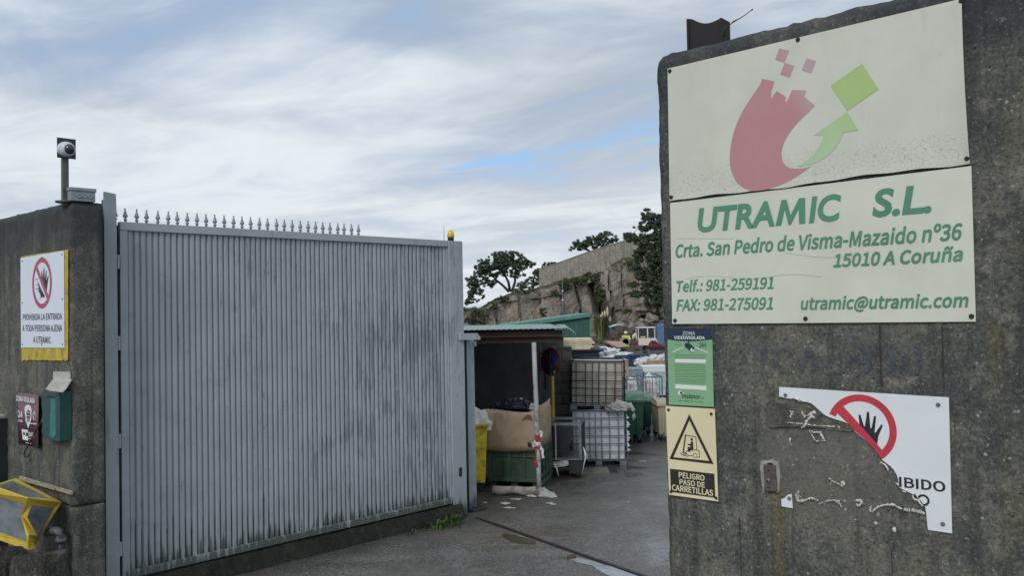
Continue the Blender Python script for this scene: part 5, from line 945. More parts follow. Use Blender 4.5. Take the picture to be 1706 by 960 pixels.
# ---- key switch in its bed of foam
ks = Sign('key_switch', 470, 245, 'rusty steel key switch set in white filler on the wall', 'key switch', zoom=(1180, 740, 260/1135))
m = MB(); fo = smooth_loop([(392, 128), (410, 118), (440, 122), (465, 110), (490, 122), (518, 130), (528, 180), (530, 250), (525, 340), (512, 352), (505, 330), (500, 160), (425, 150), (420, 330), (408, 340), (395, 250), (388, 180)], 3, 1.2)
m.prism(ks.pts(fo), -0.0135, 0.01); m.build('filler', P('filler', (.30, .30, .28), .85, var=.35, scale=30, dirt=(.12, .12, .11), dirt_amt=.6, dscale=14, bump=.6), ks.root)
M['switchplate'] = P('switch_plate', (0.12, 0.105, 0.10), 0.5, metal=0.5, var=0.2, dirt=(0.10, 0.045, 0.03), dirt_amt=0.6, dscale=30)
m = MB(); m.prism(ks.pts([(414, 145), (502, 152), (516, 342), (428, 338)]), -0.020, 0.01); m.build('plate', M['switchplate'], ks.root, bevel=0.002)
def wdisc(sgn, q, r, y, th, mat, name, n=16):
    c = sgn.p(*q); m = MB(); m.lathe([(r, 0), (r, th*0.7), (r*0.85, th)], n)
    return m.build(name, mat, sgn.root, M=Matrix.Translation((c[0], -y, c[1])) @ Matrix.Rotation(R(90), 4, 'X'))
wdisc(ks, (455, 260), 0.0095, 0.020, 0.008, M['galv'], 'lock_cylinder'); wdisc(ks, (453, 260), 0.004, 0.028, 0.001, M['black'], 'keyhole')
wdisc(ks, (455, 188), 0.0042, 0.020, 0.0008, M['rubber'], 'screw_hole'); wdisc(ks, (461, 312), 0.0042, 0.020, 0.0008, M['rubber'], 'screw_hole')

# ---- faded painted number, almost gone
M['fadedblue'] = None
def faded():
    m, k, b = newmat('faded_blue_paint'); v = k.add('ShaderNodeTexCoord').outputs['Object']
    c = k.mix(k.ramp(k.noise(v, 30, 5, 0.7), 0.35, 0.65), (0.045, 0.056, 0.072), (0.090, 0.112, 0.145))
    k.put(b.inputs['Base Color'], c); b.inputs['Roughness'].default_value = 0.9
    # worn through to the concrete
    tr = k.add('ShaderNodeBsdfTransparent'); ms = k.add('ShaderNodeMixShader')
    k.put(ms.inputs[0], k.math('MULTIPLY', k.ramp(k.noise(v, 22, 7, 0.75), 0.42, 0.60), 0.72)); k.l.new(tr.outputs[0], ms.inputs[1]); k.l.new(b.outputs[0], ms.inputs[2])
    o = [n for n in k.n if n.type == 'OUTPUT_MATERIAL'][0]; k.l.new(ms.outputs[0], o.inputs[0]); return m
M['fadedblue'] = faded()
gf = Sign('painted_lettering', 1280, 624, 'faded blue painted letters almost worn off the concrete under the big sign', 'painted lettering')
gf.text('GAL', (1288, 600), (1408, 600), (1345, 577), (1345, 622), 0.0115, M['fadedblue'], 0.03, name='painted_word')
gf.text('9 10', (1424, 600), (1538, 600), (1480, 577), (1480, 624), 0.0115, M['fadedblue'], 0.03, name='painted_word')
gf.text('I', (1268, 600), (1281, 600), (1274, 578), (1274, 622), 0.0115, M['fadedblue'], 0.03, name='painted_word')

# ---- prohibition plate on the left wall, over a patch of yellow paint
ZW = (30, 410, 90/432)
yp = Sign('yellow_paint_patch', 40, 915, 'rough yellow paint patch on the concrete behind the prohibition plate', 'paint patch', zoom=ZW)
el = [(40, 915+4*math.sin(i)) for i in (0,)]
pp = [(36, 84), (200, 58), (380, 34), (412, 28), (412, 300), (413, 600), (412, 912)] + [(412-i*18.5, 914+random.uniform(-6, 9)) for i in range(1, 20)] + [(40, 925), (36, 700), (35, 400)]
yp.poly(pp, 0.0125, M['yellowpaint'], 'paint')
pb = Sign('prohibition_sign', 40, 815, 'white plate with red ring, hand and black capitals on the left wall', 'sign', zoom=ZW)
pb.poly([(36, 97), (384, 38), (388, 815), (40, 813)], 0.016, M['white2'], 'panel', th=0.003)
c = pb.p(208, 297); rv = abs(pb.p(208, 92)[1]-pb.p(208, 502)[1])/2
pb.ring(c, rv, rv*0.81, 0, 360, 0.0198, M['red2'], 'red_ring', 48)
pb.strokes([[(166, 178), (252, 402)]], rv*0.2, 0.0200, M['red2'], 'red_bar')
pb.poly([(205, 300), (203, 200), (209, 200), (216, 262), (222, 178), (229, 178), (231, 262), (242, 195), (247, 197), (243, 275), (256, 238), (262, 240), (252, 320), (246, 365), (236, 375), (218, 330)], 0.0199, M['black'], 'hand_symbol')
pb.strokes([[(158, 275), (165, 262), (174, 265), (178, 290)], [(178, 290), (172, 312), (160, 310)], [(180, 300), (178, 345), (160, 342)], [(182, 345), (176, 362), (190, 366)], [(212, 410), (196, 410), (190, 430)], [(212, 410), (232, 405)]], 0.006, 0.0198, M['black'], 'face_symbol')
pb.poly([(180, 290), (200, 340), (230, 395), (228, 412), (200, 405), (186, 370)], 0.0197, M['black'], 'face_symbol')
pb.text('PROHIBIDA LA ENTRADA', (55, 565), (370, 556), (210, 540), (210, 592), 0.0198, M['black'])
pb.text('A TODA PERSONA AJENA', (52, 660), (371, 648), (210, 630), (210, 684), 0.0198, M['black'])
pb.text('A UTRAMIC', (138, 750), (280, 748), (210, 724), (210, 778), 0.0198, M['black'])
pb.bolts([(52, 121), (208, 94), (370, 68), (52, 453), (373, 425), (52, 787), (207, 787), (374, 787)], 0.0075, 0.019)

# ---- maroon security notice
mr = Sign('security_notice', 95, 755, 'small maroon security notice with white shield and lettering, low on the left wall', 'sign', zoom=(20, 645, 0.125))
m = MB(); q = mr.pts([(88, 75), (415, 108), (410, 820), (95, 755)])
n = 12; V = []
for j in (0, 1):
    for i in range(n+1):
        a = i/n; tp = Vector(q[0]).lerp(Vector(q[1]), a); bt = Vector(q[3]).lerp(Vector(q[2]), a); p_ = tp if j else bt
        V.append((p_.x, -0.008-0.035*a**4, p_.y))
m.add(V, [(i, i+1, n+2+i, n+1+i) for i in range(n)], smooth=True)
o = m.build('panel', M['maroon'], mr.root); md = o.modifiers.new('solid', 'SOLIDIFY'); md.thickness = 0.003; md.offset = -1
yy = 0.0105
mr.text('ZONA VIGILADA', (98, 160), (350, 175), (230, 130), (230, 200), 0.030, M['offwhite'])
mr.poly([(190, 300), (196, 260), (235, 232), (272, 255), (285, 300), (280, 430), (240, 552), (205, 450)], 0.016, M['offwhite'], 'shield')
mr.poly([(215, 330), (238, 300), (268, 325), (270, 400), (240, 478), (218, 420)], 0.0165, M['maroon'], 'shield_field')
mr.strokes([[(225, 335), (255, 345)], [(225, 380), (255, 388)], [(228, 425), (254, 430)], [(205, 290), (240, 272), (275, 300)]], 0.007, 0.017, M['offwhite'], 'shield_detail')
mr.text('24', (98, 360), (160, 368), (130, 318), (130, 410), 0.0125, M['offwhite'])
mr.strokes([[(98, 438), (160, 448)], [(98, 454), (160, 464)]], 0.006, 0.0125, M['offwhite'], 'small_print')
c = mr.p(335, 380); mr.ring(c, 0.042, 0.037, 0, 360, 0.028, M['offwhite'], 'phone_symbol', 28); mr.strokes([[(345, 340), (325, 372), (332, 420)]], 0.012, 0.028, M['offwhite'], 'phone_symbol')
mr.strokes([[(282, 478), (322, 484)], [(330, 484), (382, 490)]], 0.010, 0.038, M['offwhite'], 'small_print')
mr.poly([(150, 560), (236, 572), (232, 600), (170, 592), (172, 640), (236, 660), (236, 716), (165, 700)], 0.016, M['offwhite'], 'logo_box')
mr.text('QUEL', (250, 632), (328, 645), (290, 600), (290, 672), 0.024, M['offwhite'])
mr.text('T', (172, 600), (232, 620), (200, 596), (200, 650), 0.0165, M['offwhite'])
mr.strokes([[(215, 742), (285, 752)], [(240, 684), (290, 692)]], 0.006, 0.022, M['offwhite'], 'small_print')

# ---- broken letterbox with its metal hood
WF = WALL.frame(0, 0)
def wq(px, py, off=0.0):
    u, z = WALL.hit(px, py, off); return Vector((u, -off, z))
lb = thing('letterbox', WF, 'broken dark teal plastic letterbox on the left wall, its front torn open', 'letterbox')
m = MB()
def wprism(m, pts, o0, o1):                    # outline in pixels on the wall, from off o0 to o1 in front of it
    P_ = [WALL.hit(*p) for p in pts]; m.prism(P_, -o1, -o0)
wprism(m, [(86, 655), (119, 652), (119, 733), (106, 733), (90, 727), (85, 718), (87, 706), (84, 700), (87, 690), (85, 672)], 0.0, 0.085)
m.build('box_body', M['teal'], lb)
m = MB(); wprism(m, [(111, 655), (119, 652), (119, 733), (112, 733)], 0.085, 0.10); wprism(m, [(91, 655), (118, 653), (118, 658), (91, 660)], 0.085, 0.105); m.build('rim', M['teal'], lb)
m = MB(); pl = [(101, 664), (109, 664), (110, 722), (106, 728), (99, 726)]; wprism(m, pl, 0.084, 0.088); M['teal2'] = P('teal_lit', (0.03, 0.17, 0.15), 0.5, var=0.3, scale=20); m.build('inner_rib', M['teal2'], lb)  # lighter teal: the light on this strip is put into its colour
hd = thing('letterbox_hood', WF, 'bent grey sheet metal hood fixed above the teal letterbox', 'hood')
m = MB(); wprism(m, [(91, 619), (118, 620), (118, 632), (90, 630)], 0.0, 0.012); m.build('fixing_strip', M['alu'], hd)
m = MB(); A = [wq(90, 630, 0.012), wq(118, 632, 0.012)]
C_ = [wq(76, 648, 0.20), wq(82, 651, 0.22), wq(92, 652, 0.21), wq(104, 654, 0.2), wq(110, 648, 0.14), wq(119.5, 633, 0.03)]
m.add([A[0], C_[0], C_[1], C_[2], C_[3], C_[4], C_[5], A[1]], [(0, 1, 2, 3), (0, 3, 4, 7), (7, 4, 5, 6)])
o = m.build('hood_sheet', M['alu'], hd); md = o.modifiers.new('solid', 'SOLIDIFY'); md.thickness = 0.004
m = MB(); wprism(m, [(93, 634), (117, 636), (116, 652), (100, 656)], 0.0, 0.03); m.build('bracket', M['dark_metal'], hd)
cb = thing('cable', WF, 'thin black cable hanging from the letterbox across the maroon notice, hooked at its end', 'cable')
m = MB(); m.tube([wq(93, 672, .05), wq(85, 684, .06), wq(76, 694, .07), wq(68, 705, .08), wq(60, 718, .07), wq(52, 733, .06), wq(46, 745, .05), (wq(42, 751, .05)), wq(40, 757, .05), wq(42, 762, .05), wq(46, 762, .05), wq(48, 757, .05)], 0.0065, 6); m.build('cable_core', M['cable'], cb)

# ---- grey cabinet edge at the far left
cbx = thing('meter_cabinet', WF, 'grey metal cabinet post cut off by the left edge of the photograph', 'cabinet')
a = WALL.hit(12, 692); b = WALL.hit(8, 797)
m = MB(); m.span((a[0]-0.6, -0.20, b[1]-1.2), (a[0]-0.05, -0.0, a[1])); m.build('cabinet_body', M['alu'], cbx, bevel=0.006)
m = MB(); m.span((a[0]-0.045, -0.16, b[1]-1.2), (a[0]+0.015, 0.0, a[1]-0.03)); m.build('cabinet_edge', M['dark_metal'], cbx, bevel=0.004)
m = MB(); m.span((a[0]-0.03, -0.19, a[1]-0.05), (a[0]+0.03, -0.12, a[1]+0.03)); m.build('latch', M['alu'], cbx, bevel=0.006)

# ---- crumpled yellow-edged hood
yh = thing('machine_hood', WF, 'crumpled yellow-edged hood with grey plastic panes, dumped against the left wall', 'hood')
def zp(a, b, off): return wq(a*130/693, 780+b*130/693, off)
TA, TB_, TC, TD, TE = zp(-170, 205, .12), zp(140, 90, .04), zp(545, 305, .04), zp(245, 268, .42), zp(-170, 120, .58)
FB0, FB1 = zp(-170, 585, .55), zp(250, 735, .40)
D1, D2 = zp(195, 430, .34), zp(255, 600, .40)
RB, RB2 = zp(330, 650, .22), zp(320, 718, .30)
def paned(outer, inner):
    """a face: grey sheet set just behind a yellow border strip; outer and inner outlines run together"""
    nrm = Vector(); c = sum(outer, Vector())/len(outer)
    for i in range(len(outer)): nrm += (outer[i]-c).cross(outer[(i+1) % len(outer)]-c)
    nrm.normalize()
    if nrm.dot(Vector((0.25, -1, 0.3))) < 0: nrm = -nrm; outer = outer[::-1]; inner = inner[::-1]
    n = len(outer)
    m = MB(); m.add(list(outer)+list(inner), [(i, (i+1) % n, n+(i+1) % n, n+i) for i in range(n)]); f = m.build('frame', M['yellowframe'], yh)
    md = f.modifiers.new('solid', 'SOLIDIFY'); md.thickness = 0.005; md.offset = -1
    m = MB(); m.add([p-nrm*0.004 for p in inner], [tuple(range(n))], smooth=True); m.build('pane', M['greysheet'], yh)
paned([TA, TB_, TC, TD, TE], [zp(-160, 190, .17), zp(118, 108, .08), zp(455, 270, .09), zp(235, 262, .36), zp(-160, 135, .52)])
paned([TE, TD, D1, D2, FB1, FB0], [zp(-160, 215, .575), zp(212, 322, .40), zp(188, 425, .345), zp(232, 600, .40), zp(236, 662, .40), zp(-160, 520, .55)])
paned([TD, TC, RB, D2, D1], [zp(278, 330, .36), zp(474, 356, .10), zp(334, 628, .23), zp(322, 600, .30), zp(243, 440, .34)])
m = MB(); m.add([D2, FB1, RB2, RB, zp(290, 640, .31)], [(0, 1, 2, 3, 4)]); o = m.build('torn_corner', M['yellowframe'], yh); md = o.modifiers.new('solid', 'SOLIDIFY'); md.thickness = 0.006

# ---- broken concrete block, pipes, stick
bk = thing('concrete_block', WF, 'broken grey concrete block lying under the yellow hood', 'concrete block')
m = MB(); nu_, nz_ = 26, 14
P0, P1 = zp(-300, 700, .75), zp(412, 760, .45)
zt = lambda a: (zp(0, 860-140*0, .6).z + 0.10*math.sin(a*5)+0.03*noise.noise(Vector((a*9, 0, 0))))
top = [zp(-300, 790, .7), zp(0, 700, .7), zp(60, 735, .65), zp(90, 800, .62), (zp(160, 775, .6)), zp(260, 765, .55), zp(340, 748, .5), zp(412, 770, .45)]
front = []
for j in range(9):
    for i, p in enumerate(top):
        q = Vector((p.x, p.y, p.z*(1-j/8))); q += Vector((0, -0.03*noise.noise(q*4)-0.02*(j > 0), 0.0)); front.append(q)
n_ = len(top); F_ = [(j*n_+i, (j+1)*n_+i, (j+1)*n_+i+1, j*n_+i+1) for j in range(8) for i in range(n_-1)]
m.add(front, F_); o0 = len(m.v); m.v += [(p.x+0.01, p.y+0.16, p.z-0.03) for p in top]; m.f += [(i, i+1, o0+i+1, o0+i) for i in range(n_-1)]; m.sm += [False]*(n_-1)
e = n_-1; o1 = len(m.v); m.v += [(top[-1].x+0.01, top[-1].y+0.16, 0)]; m.f.append((o0+e, e)+tuple((j*n_+e) for j in range(1, 9))+(o1,)); m.sm.append(False)
m.build('block_body', M['block'], bk)
pi_ = thing('drain_pipe', WF, 'dark grey pipe elbow and downpipe in the corner behind the yellow hood', 'pipe')
e0, e1, e2, e3 = zp(415, 580, .14), zp(480, 560, .13), zp(535, 575, .10), zp(540, 640, .09)
m = MB(); m.tube([e0, e1, e1.lerp(e2, .5)+Vector((0, 0, .006)), e2, e2.lerp(e3, .5)+Vector((.01, 0, 0)), e3], 0.038, 12); M['pipe_grey'] = P('pipe_grey', (0.085, 0.09, 0.095), .5, var=.3); m.build('elbow', M['pipe_grey'], pi_)
m = MB(); q = e3.copy(); q.z = 0.02; m.tube([e3, q], 0.03, 12); m.build('downpipe', M['dark_metal'], pi_)
for dz in (0.0, 0.11):
    m = MB(); m.lathe([(0.035, -0.022), (0.05, -0.018), (0.05, 0.018), (0.035, 0.022)], 14, c=(e3.x, e3.y, e3.z-dz)); m.build('collar', M['pipe_grey'], pi_)
sk = thing('wooden_batten', WF, 'thin weathered wooden batten lying askew on the yellow hood against the wall', 'batten')
m = MB(); a, b = wq(33, 796, .05), wq(120, 822, .03); m.box((0, 0, 0), ((b-a).length, 0.02, 0.035)); o = m.build('batten', M['wood'], sk, bevel=0.003)
o.matrix_local = Matrix.Translation((a+b)/2) @ (b-a).to_track_quat('X', 'Z').to_matrix().to_4x4()
m = MB(); a, b = wq(38, 800, .07), wq(92, 815, .05); m.box((0, 0, 0), ((b-a).length, 0.015, 0.02)); o = m.build('splinter', M['wood'], sk)
o.matrix_local = Matrix.Translation((a+b)/2) @ (b-a).to_track_quat('X', 'Z').to_matrix().to_4x4()

# ---- camera mast and junction box on top of the left wall
ct = LC + Vector((-WALL.d.x*0.05, -WALL.d.y*0.05, 0))
cq = lambda px, py, off=0.0: (lambda h: Vector((h[0], -off, h[1])))(RET.hit(px, py, off))
cm = thing('camera_mast', RET.frame(0, 0), 'white dome camera on a square plate and steel mast above the left wall', 'security camera')
pb_ = cq(108.5, 333, -.10)
m = MB(); m.span((pb_.x-0.027, 0.075, 3.86), (pb_.x+0.027, 0.129, cq(109, 236, -.10).z)); m.build('mast', M['polegrey'], cm, bevel=0.003)
m = MB(); m.lathe([(0.085, 0), (0.085, 0.015), (0.04, 0.02), (0.035, 0.03)], 16, c=(pb_.x, 0.10, 3.893)); m.build('foot_plate', M['polegrey'], cm)
a = cq(95.5, 262, -.06); b = cq(126.5, 232, -.06)
m = MB(); m.span((a.x, 0.062, a.z), (b.x, 0.074, b.z)); m.build('back_plate', M['dark_metal'], cm, bevel=0.003)
dc = cq(108.5, 248, -.03)
face = Matrix.Translation((dc.x, 0.060, dc.z)) @ Matrix.Rotation(R(9), 4, 'Z') @ Matrix.Rotation(R(96), 4, 'X')
dm = MB(); dm.lathe([(0.068, 0), (0.072, 0.02), (0.070, 0.06), (0.062, 0.09), (0.050, 0.105)], 24); dm.build('camera_housing', M['camwhite'], cm, M=face)
dm = MB(); dm.lathe([(0.048, 0.102), (0.045, 0.120), (0.034, 0.136), (0.018, 0.145), (0.004, 0.148)], 20); dm.build('dome', M['glass'], cm, M=face)
jb = thing('junction_box', RET.frame(0, 0), 'grey plastic junction box with round knock-outs on the corner of the left wall', 'junction box')
a = RET.hit(118, 336, 0.02); b = RET.hit(158.5, 317)
m = MB(); m.span((a[0], -0.01, 3.905), (b[0], 0.11, b[1]-0.02)); m.build('box', M['grey_plastic'], jb, bevel=0.006)
m = MB(); m.span((a[0]-0.008, -0.018, b[1]-0.022), (b[0]+0.008, 0.118, b[1]+0.012)); m.build('lid', M['grey_plastic'], jb, bevel=0.006)
kn = None
for px in (131, 140, 149.5):
    u = RET.hit(px, 331)[0]
    if kn is None: kn = MB().lathe([(0.020, 0), (0.020, 0.007), (0.014, 0.010), (0.012, 0.006)], 14).build('knockout', M['grey_plastic'], jb); c_ = kn
    else: c_ = share(kn, Matrix(), jb)
    c_.matrix_local = Matrix.Translation((u, -0.010, 3.955)) @ Matrix.Rotation(R(90), 4, 'X')

# ---- rusty stub and twig on top of the right wall
stb = thing('steel_stub', WF, 'short dark rusty channel stub standing up behind the right wall', 'steel post')
a = WALL.hit(1151, 62, -.2); b = WALL.hit(1206, 36, -.2); tl = WALL.hit(1151, 33.5, -.2)[1]; tr_ = WALL.hit(1206, 32, -.2)[1]; md_ = WALL.hit(1176, 37, -.2)[1]
w_ = b[0]-a[0]; bot = 3.80
m = MB(); outl = [(a[0], bot), (b[0], bot), (b[0], tr_), (b[0]-0.1*w_, tr_)] + [(b[0]-w_*(0.1+0.08*i), tr_*(1-i/10)+tl*i/10 - (0.020*math.sin(math.pi*i/10))) for i in range(1, 10)] + [(a[0]+0.08*w_, tl), (a[0], tl)]
M['stub'] = P('black_rust', (0.018, 0.017, 0.018), .85, var=.4, dirt=(.04, .025, .018), dirt_amt=.5); m.prism(outl, 0.18, 0.19); m.build('web', M['stub'], stb)
m = MB(); m.span((a[0]-0.004, 0.17, bot), (a[0]+0.006, 0.25, tl)); m.build('flange', M['stub'], stb); m = MB(); m.span((b[0]-0.006, 0.17, bot), (b[0]+0.004, 0.25, tr_)); m.build('flange', M['stub'], stb)
tw = thing('twig', WF, 'thin dry twig sticking up beside the rusty stub on the right wall', 'twig')
Tq = lambda px, py: Vector((WALL.hit(px, py, -.15)[0], 0.15, WALL.hit(px, py, -.15)[1]))
m = MB(); m.tube([Tq(1206, 52), Tq(1210, 47), Tq(1217, 40), Tq(1222, 35.5), Tq(1231, 31), Tq(1242, 24), Tq(1251, 17), Tq(1254, 15)], [0.004, 0.0025, 0.002, 0.0035, 0.002, 0.0018, 0.0018, 0.004], 6)
m.tube([Tq(1206, 60), Tq(1207, 50), Tq(1209, 42)], [0.006, 0.004, 0.001], 5); m.tube([Tq(1207, 52), Tq(1211, 46)], [0.004, 0.001], 5); m.build('stem', M['bark'], tw)

# ================================================================== THE GATE
GF = GATE.frame(0, 0)
gt = thing('corrugated_gate', GF, 'large blue-grey corrugated metal gate leaf with dark scraped patches and a row of spikes', 'gate')
g0_, g1_ = GATE.hit(205, 600)[0], GATE.hit(746, 600)[0]
GZ0, GZ1 = 0.20, 3.765
m = MB(); m.span((g0_-0.03, 0.012, GZ0), (g1_, 0.020, GZ1-0.02)); m.build('back_sheet', M['gate_back'], gt)
NS = 66; pitch = (g1_-g0_-0.05)/NS
hw, ht, dp = pitch*0.42, pitch*0.29, 0.022
sl_ = MB(); zb, ztp = GZ0+0.075, GZ1-0.085
prof = [(-hw, 0.011), (-ht-0.002, 0.011-dp+0.004), (-ht+0.003, 0.011-dp), (ht-0.003, 0.011-dp), (ht+0.002, 0.011-dp+0.004), (hw, 0.011)]
sl_.add([(x_, y_, zb) for x_, y_ in prof]+[(x_, y_, ztp) for x_, y_ in prof], [(i, i+1, i+7, i+6) for i in range(5)]+[tuple(range(6, 12))])
first = None
for i in range(NS):
    u = g0_+0.045+pitch*(i+0.5)+(0.004 if i % 11 == 10 else 0)+random.uniform(-0.0012, 0.0012)
    Mi = TR(u, random.uniform(-0.0015, 0.0015), 0, R(random.uniform(-1.2, 1.2)))
    if first is None: first = sl_.build('slat', M['gate'], gt); first.matrix_local = Mi
    else: share(first, Mi, gt)
m = MB(); m.span((g0_-0.03, -0.035, GZ1-0.085), (g1_+0.012, 0.04, GZ1)); m.build('top_rail', M['post'], gt, bevel=0.004)
m = MB(); m.span((g0_+0.01, -0.045, GZ0), (g1_+0.005, 0.04, GZ0+0.075)); m.build('bottom_rail', M['gate'], gt, bevel=0.004)
m = MB(); m.span((g0_-0.03, -0.028, GZ0+0.002), (g0_+0.045, 0.035, GZ1-0.087)); m.build('side_rail', M['post'], gt, bevel=0.004)
m = MB(); m.span((g1_-0.012, -0.026, GZ0+0.077), (g1_+0.03, 0.035, GZ1-0.087)); m.build('side_rail', M['post'], gt, bevel=0.004)
sp = MB(); sp.lathe([(0.013, 0), (0.013, 0.018), (0.020, 0.024), (0.020, 0.030), (0.011, 0.036), (0.010, 0.044), (0.024, 0.054), (0.026, 0.062), (0.018, 0.082), (0.010, 0.112), (0.0055, 0.124), (0.009, 0.130), (0.009, 0.136), (0.003, 0.142)], 8)
spx = [192, 209, 227.8, 244, 262.6, 280, 295.5, 311.8, 328, 343.6, 357.9, 373.7, 388.7, 403.2, 417.8, 431.9, 445.6, 460.7, 473.4, 486.9, 500.2, 513.2, 525.4, 537.8, 549.9, 562.5, 573, 585.7, 596.9]
first = None
for i, px in enumerate(spx):
    u = GATE.hit(px, 355+(px-192)*0.057)[0]; Mi = Matrix.Translation((u, 0.0, GZ1)) @ Matrix.Rotation(R(random.uniform(-2, 2)), 4, 'Y')
    if first is None: first = sp.build('spike', M['grey_plastic'], gt); first.matrix_local = Mi
    else: share(first, Mi, gt)
# kerb under the gate
kb = thing('gate_plinth', GF, 'low dark damp concrete plinth running along the foot of the gate', 'plinth')
m = MB(); nn = 60; V = []
for i in range(nn+1):
    u = -0.3+(g1_+0.15+0.3)*i/nn
    V += [(u, -0.16+0.02*noise.noise(Vector((u*3, 0, 0))), -0.02), (u, -0.075+0.012*noise.noise(Vector((u*7, 2, 0))), 0.175+0.01*noise.noise(Vector((u*5, 5, 0)))), (u, 0.15, 0.185), (u, 0.15, -0.02)]
m.add(V, [(4*i+j, 4*i+4+j, 4*i+5+j, 4*i+1+j) for i in range(nn) for j in range(3)]); m.build('plinth_body', M['kerb'], kb)
# left gate post and hinges
pl_ = thing('gate_post', GF, 'flat blue-grey steel post between the left wall and the gate, with hinge lugs', 'gate post')
a = GATE.hit(169, 330)[0]; b = GATE.hit(189, 330)[0]
m = MB(); m.prism([(a-0.004, 0), (b+0.012, 0), (b+0.005, 3.9), (b, 4.035), (a, 4.05)], -0.07, -0.045); m.build('plate', M['post'], pl_, bevel=0.003)
m = MB(); m.span((a+0.02, -0.045, 0), (b-0.03, 0.06, 3.98)); m.build('stiffener', M['dark_metal'], pl_)
m = MB(); m.span((b-0.03, 0.065, 0), (g0_+0.01, 0.075, 3.74)); m.build('gap_cover', M['dark_metal'], pl_)  # dark plate added to keep bright sky out of the gap by the post
first = None
for py in (437, 572, 735, 915):
    z_ = GATE.hit(192, py)[1]; Mi = Matrix.Translation((b+0.012, -0.055, z_))
    if first is None: first = MB().span((0, -0.012, -0.07), (0.022, 0.012, 0.07)).build('hinge_lug', M['post'], pl_, bevel=0.003); first.matrix_local = Mi
    else: share(first, Mi, pl_)
# right gate post
pr = thing('gate_post', GF, 'tall square blue-grey post closing the free end of the gate, with a dark lock slot', 'gate post')
a = GATE.hit(750, 600, 0.03)[0]; b = GATE.hit(772.5, 600, 0.03)[0]; zt_ = GATE.hit(757, 402)[1]
m = MB(); m.span((a, -0.05, 0), (b, 0.11, zt_)); m.build('tube', M['post'], pr, bevel=0.006)
q = GATE.hit(767, 787, 0.05); m = MB(); m.prism([(q[0]+0.024*math.cos(t_)*1, q[1]+0.03*math.sin(t_)+0.035*(1 if math.sin(t_) > 0 else -1)) for t_ in [2*math.pi*i/20 for i in range(20)]], -0.056, -0.048); m.build('lock_slot', M['rubber'], pr)
hs = thing('amber_beacon', GF @ Matrix.Translation(((a*0.62+b*0.38), 0.02, zt_)), 'small amber warning light with a black base on top of the right gate post', 'beacon')
m = MB(); m.lathe([(0.042, 0), (0.044, 0.045), (0.040, 0.05)], 18); m.build('base', M['rubber'], hs)
m = MB(); m.lathe([(0.040, 0.05), (0.050, 0.06), (0.048, 0.09), (0.040, 0.125), (0.028, 0.148), (0.01, 0.156)], 18); m.build('lens', M['amber'], hs)
an = thing('antenna', GF @ Matrix.Translation((a-0.045, 0.0, GZ1)), 'thin upright whip antenna beside the amber light', 'antenna')
m = MB(); m.tube([(0, 0, 0), (0.002, 0, 0.10), (0, 0, 0.215)], [0.004, 0.003, 0.002], 6); m.build('whip', M['cable'], an)
# second, lower post with the guide bracket
g2 = thing('guide_post', GF, 'shorter blue-grey channel post with guide bracket and foot plate, right beside the end post', 'gate post')
c0 = GATE.hit(778.5, 700, -.1)[0]; c1 = GATE.hit(792, 700, -.1)[0]; zt2 = GATE.hit(785, 566, -.1)[1]
m = MB(); m.span((c0+0.006, 0.10, 0.006), (c1, 0.20, zt2)); m.build('channel', M['post'], g2, bevel=0.004)
m = MB(); m.span((c0-0.01, 0.09, 0.0), (c0+0.004, 0.22, zt2)); m.build('channel_flange', M['dark_metal'], g2)
q0 = GATE.hit(765, 567, .06); q1 = GATE.hit(797.5, 556, .06)
m = MB(); w_ = q1[0]-q0[0]; m.prism([(q0[0], q0[1]), (q1[0], q0[1]-0.01), (q1[0]+0.01, q0[1]+0.02), (q1[0]-0.05, q0[1]+0.085), (q0[0], q0[1]+0.09)], -0.09, -0.05); m.span((q0[0]+0.03, -0.05, q0[1]), (q1[0]-0.02, 0.22, q0[1]+0.03)); m.build('guide_bracket', M['post'], g2, bevel=0.003)
m = MB(); m.span((c1-0.03, 0.10, zt2-0.10), (c1+0.05, 0.16, zt2-0.03)); m.build('stop', M['post'], g2, bevel=0.003)
m = MB(); m.span((c0-0.03, -0.02, 0.006), (c1+0.10, 0.28, 0.035)); m.build('foot_plate', M['dark_metal'], g2, bevel=0.004)
# track across the entrance
tr = thing('gate_track', Matrix.Translation((0, 0, 0)), 'narrow rusty steel track set in the asphalt across the entrance', 'gate track')
p0, p1 = gp(797, 865), gp(1057, 957); dr = (p1-p0).normalized(); p0 = p0-dr*0.05; p1 = p1+dr*6; n_ = Vector((-dr.y, dr.x, 0))
def strip(o0, o1, h0, h1, name, mat):
    m = MB(); a_, b_ = p0+n_*o0, p0+n_*o1; c_, d_ = p1+n_*o1, p1+n_*o0
    m.add([(*a_.xy, h0), (*b_.xy, h0), (*c_.xy, h0), (*d_.xy, h0), (*a_.xy, h1), (*b_.xy, h1), (*c_.xy, h1), (*d_.xy, h1)], [(4, 5, 6, 7), (0, 1, 5, 4), (1, 2, 6, 5), (2, 3, 7, 6), (3, 0, 4, 7)]); m.build(name, mat, tr)
strip(-0.026, 0.026, -0.01, 0.006, 'bed', M['rubber']); strip(-0.009, 0.009, 0.0, 0.014, 'rail', M['dark_metal']); strip(0.026, 0.045, -0.01, 0.008, 'edge_strip', M['rust'])
bs = thing('brick_fragment', gp(1154*0.305+600, 825*0.3046+680)+Vector((0, 0, 0.0)), 'small brown brick fragment lying beside the gate track', 'brick')
MB().box((0, 0, 0.02), (0.10, 0.05, 0.04), rot=(0, 0, 0.4)).build('fragment', M['soil'], bs, bevel=0.008)

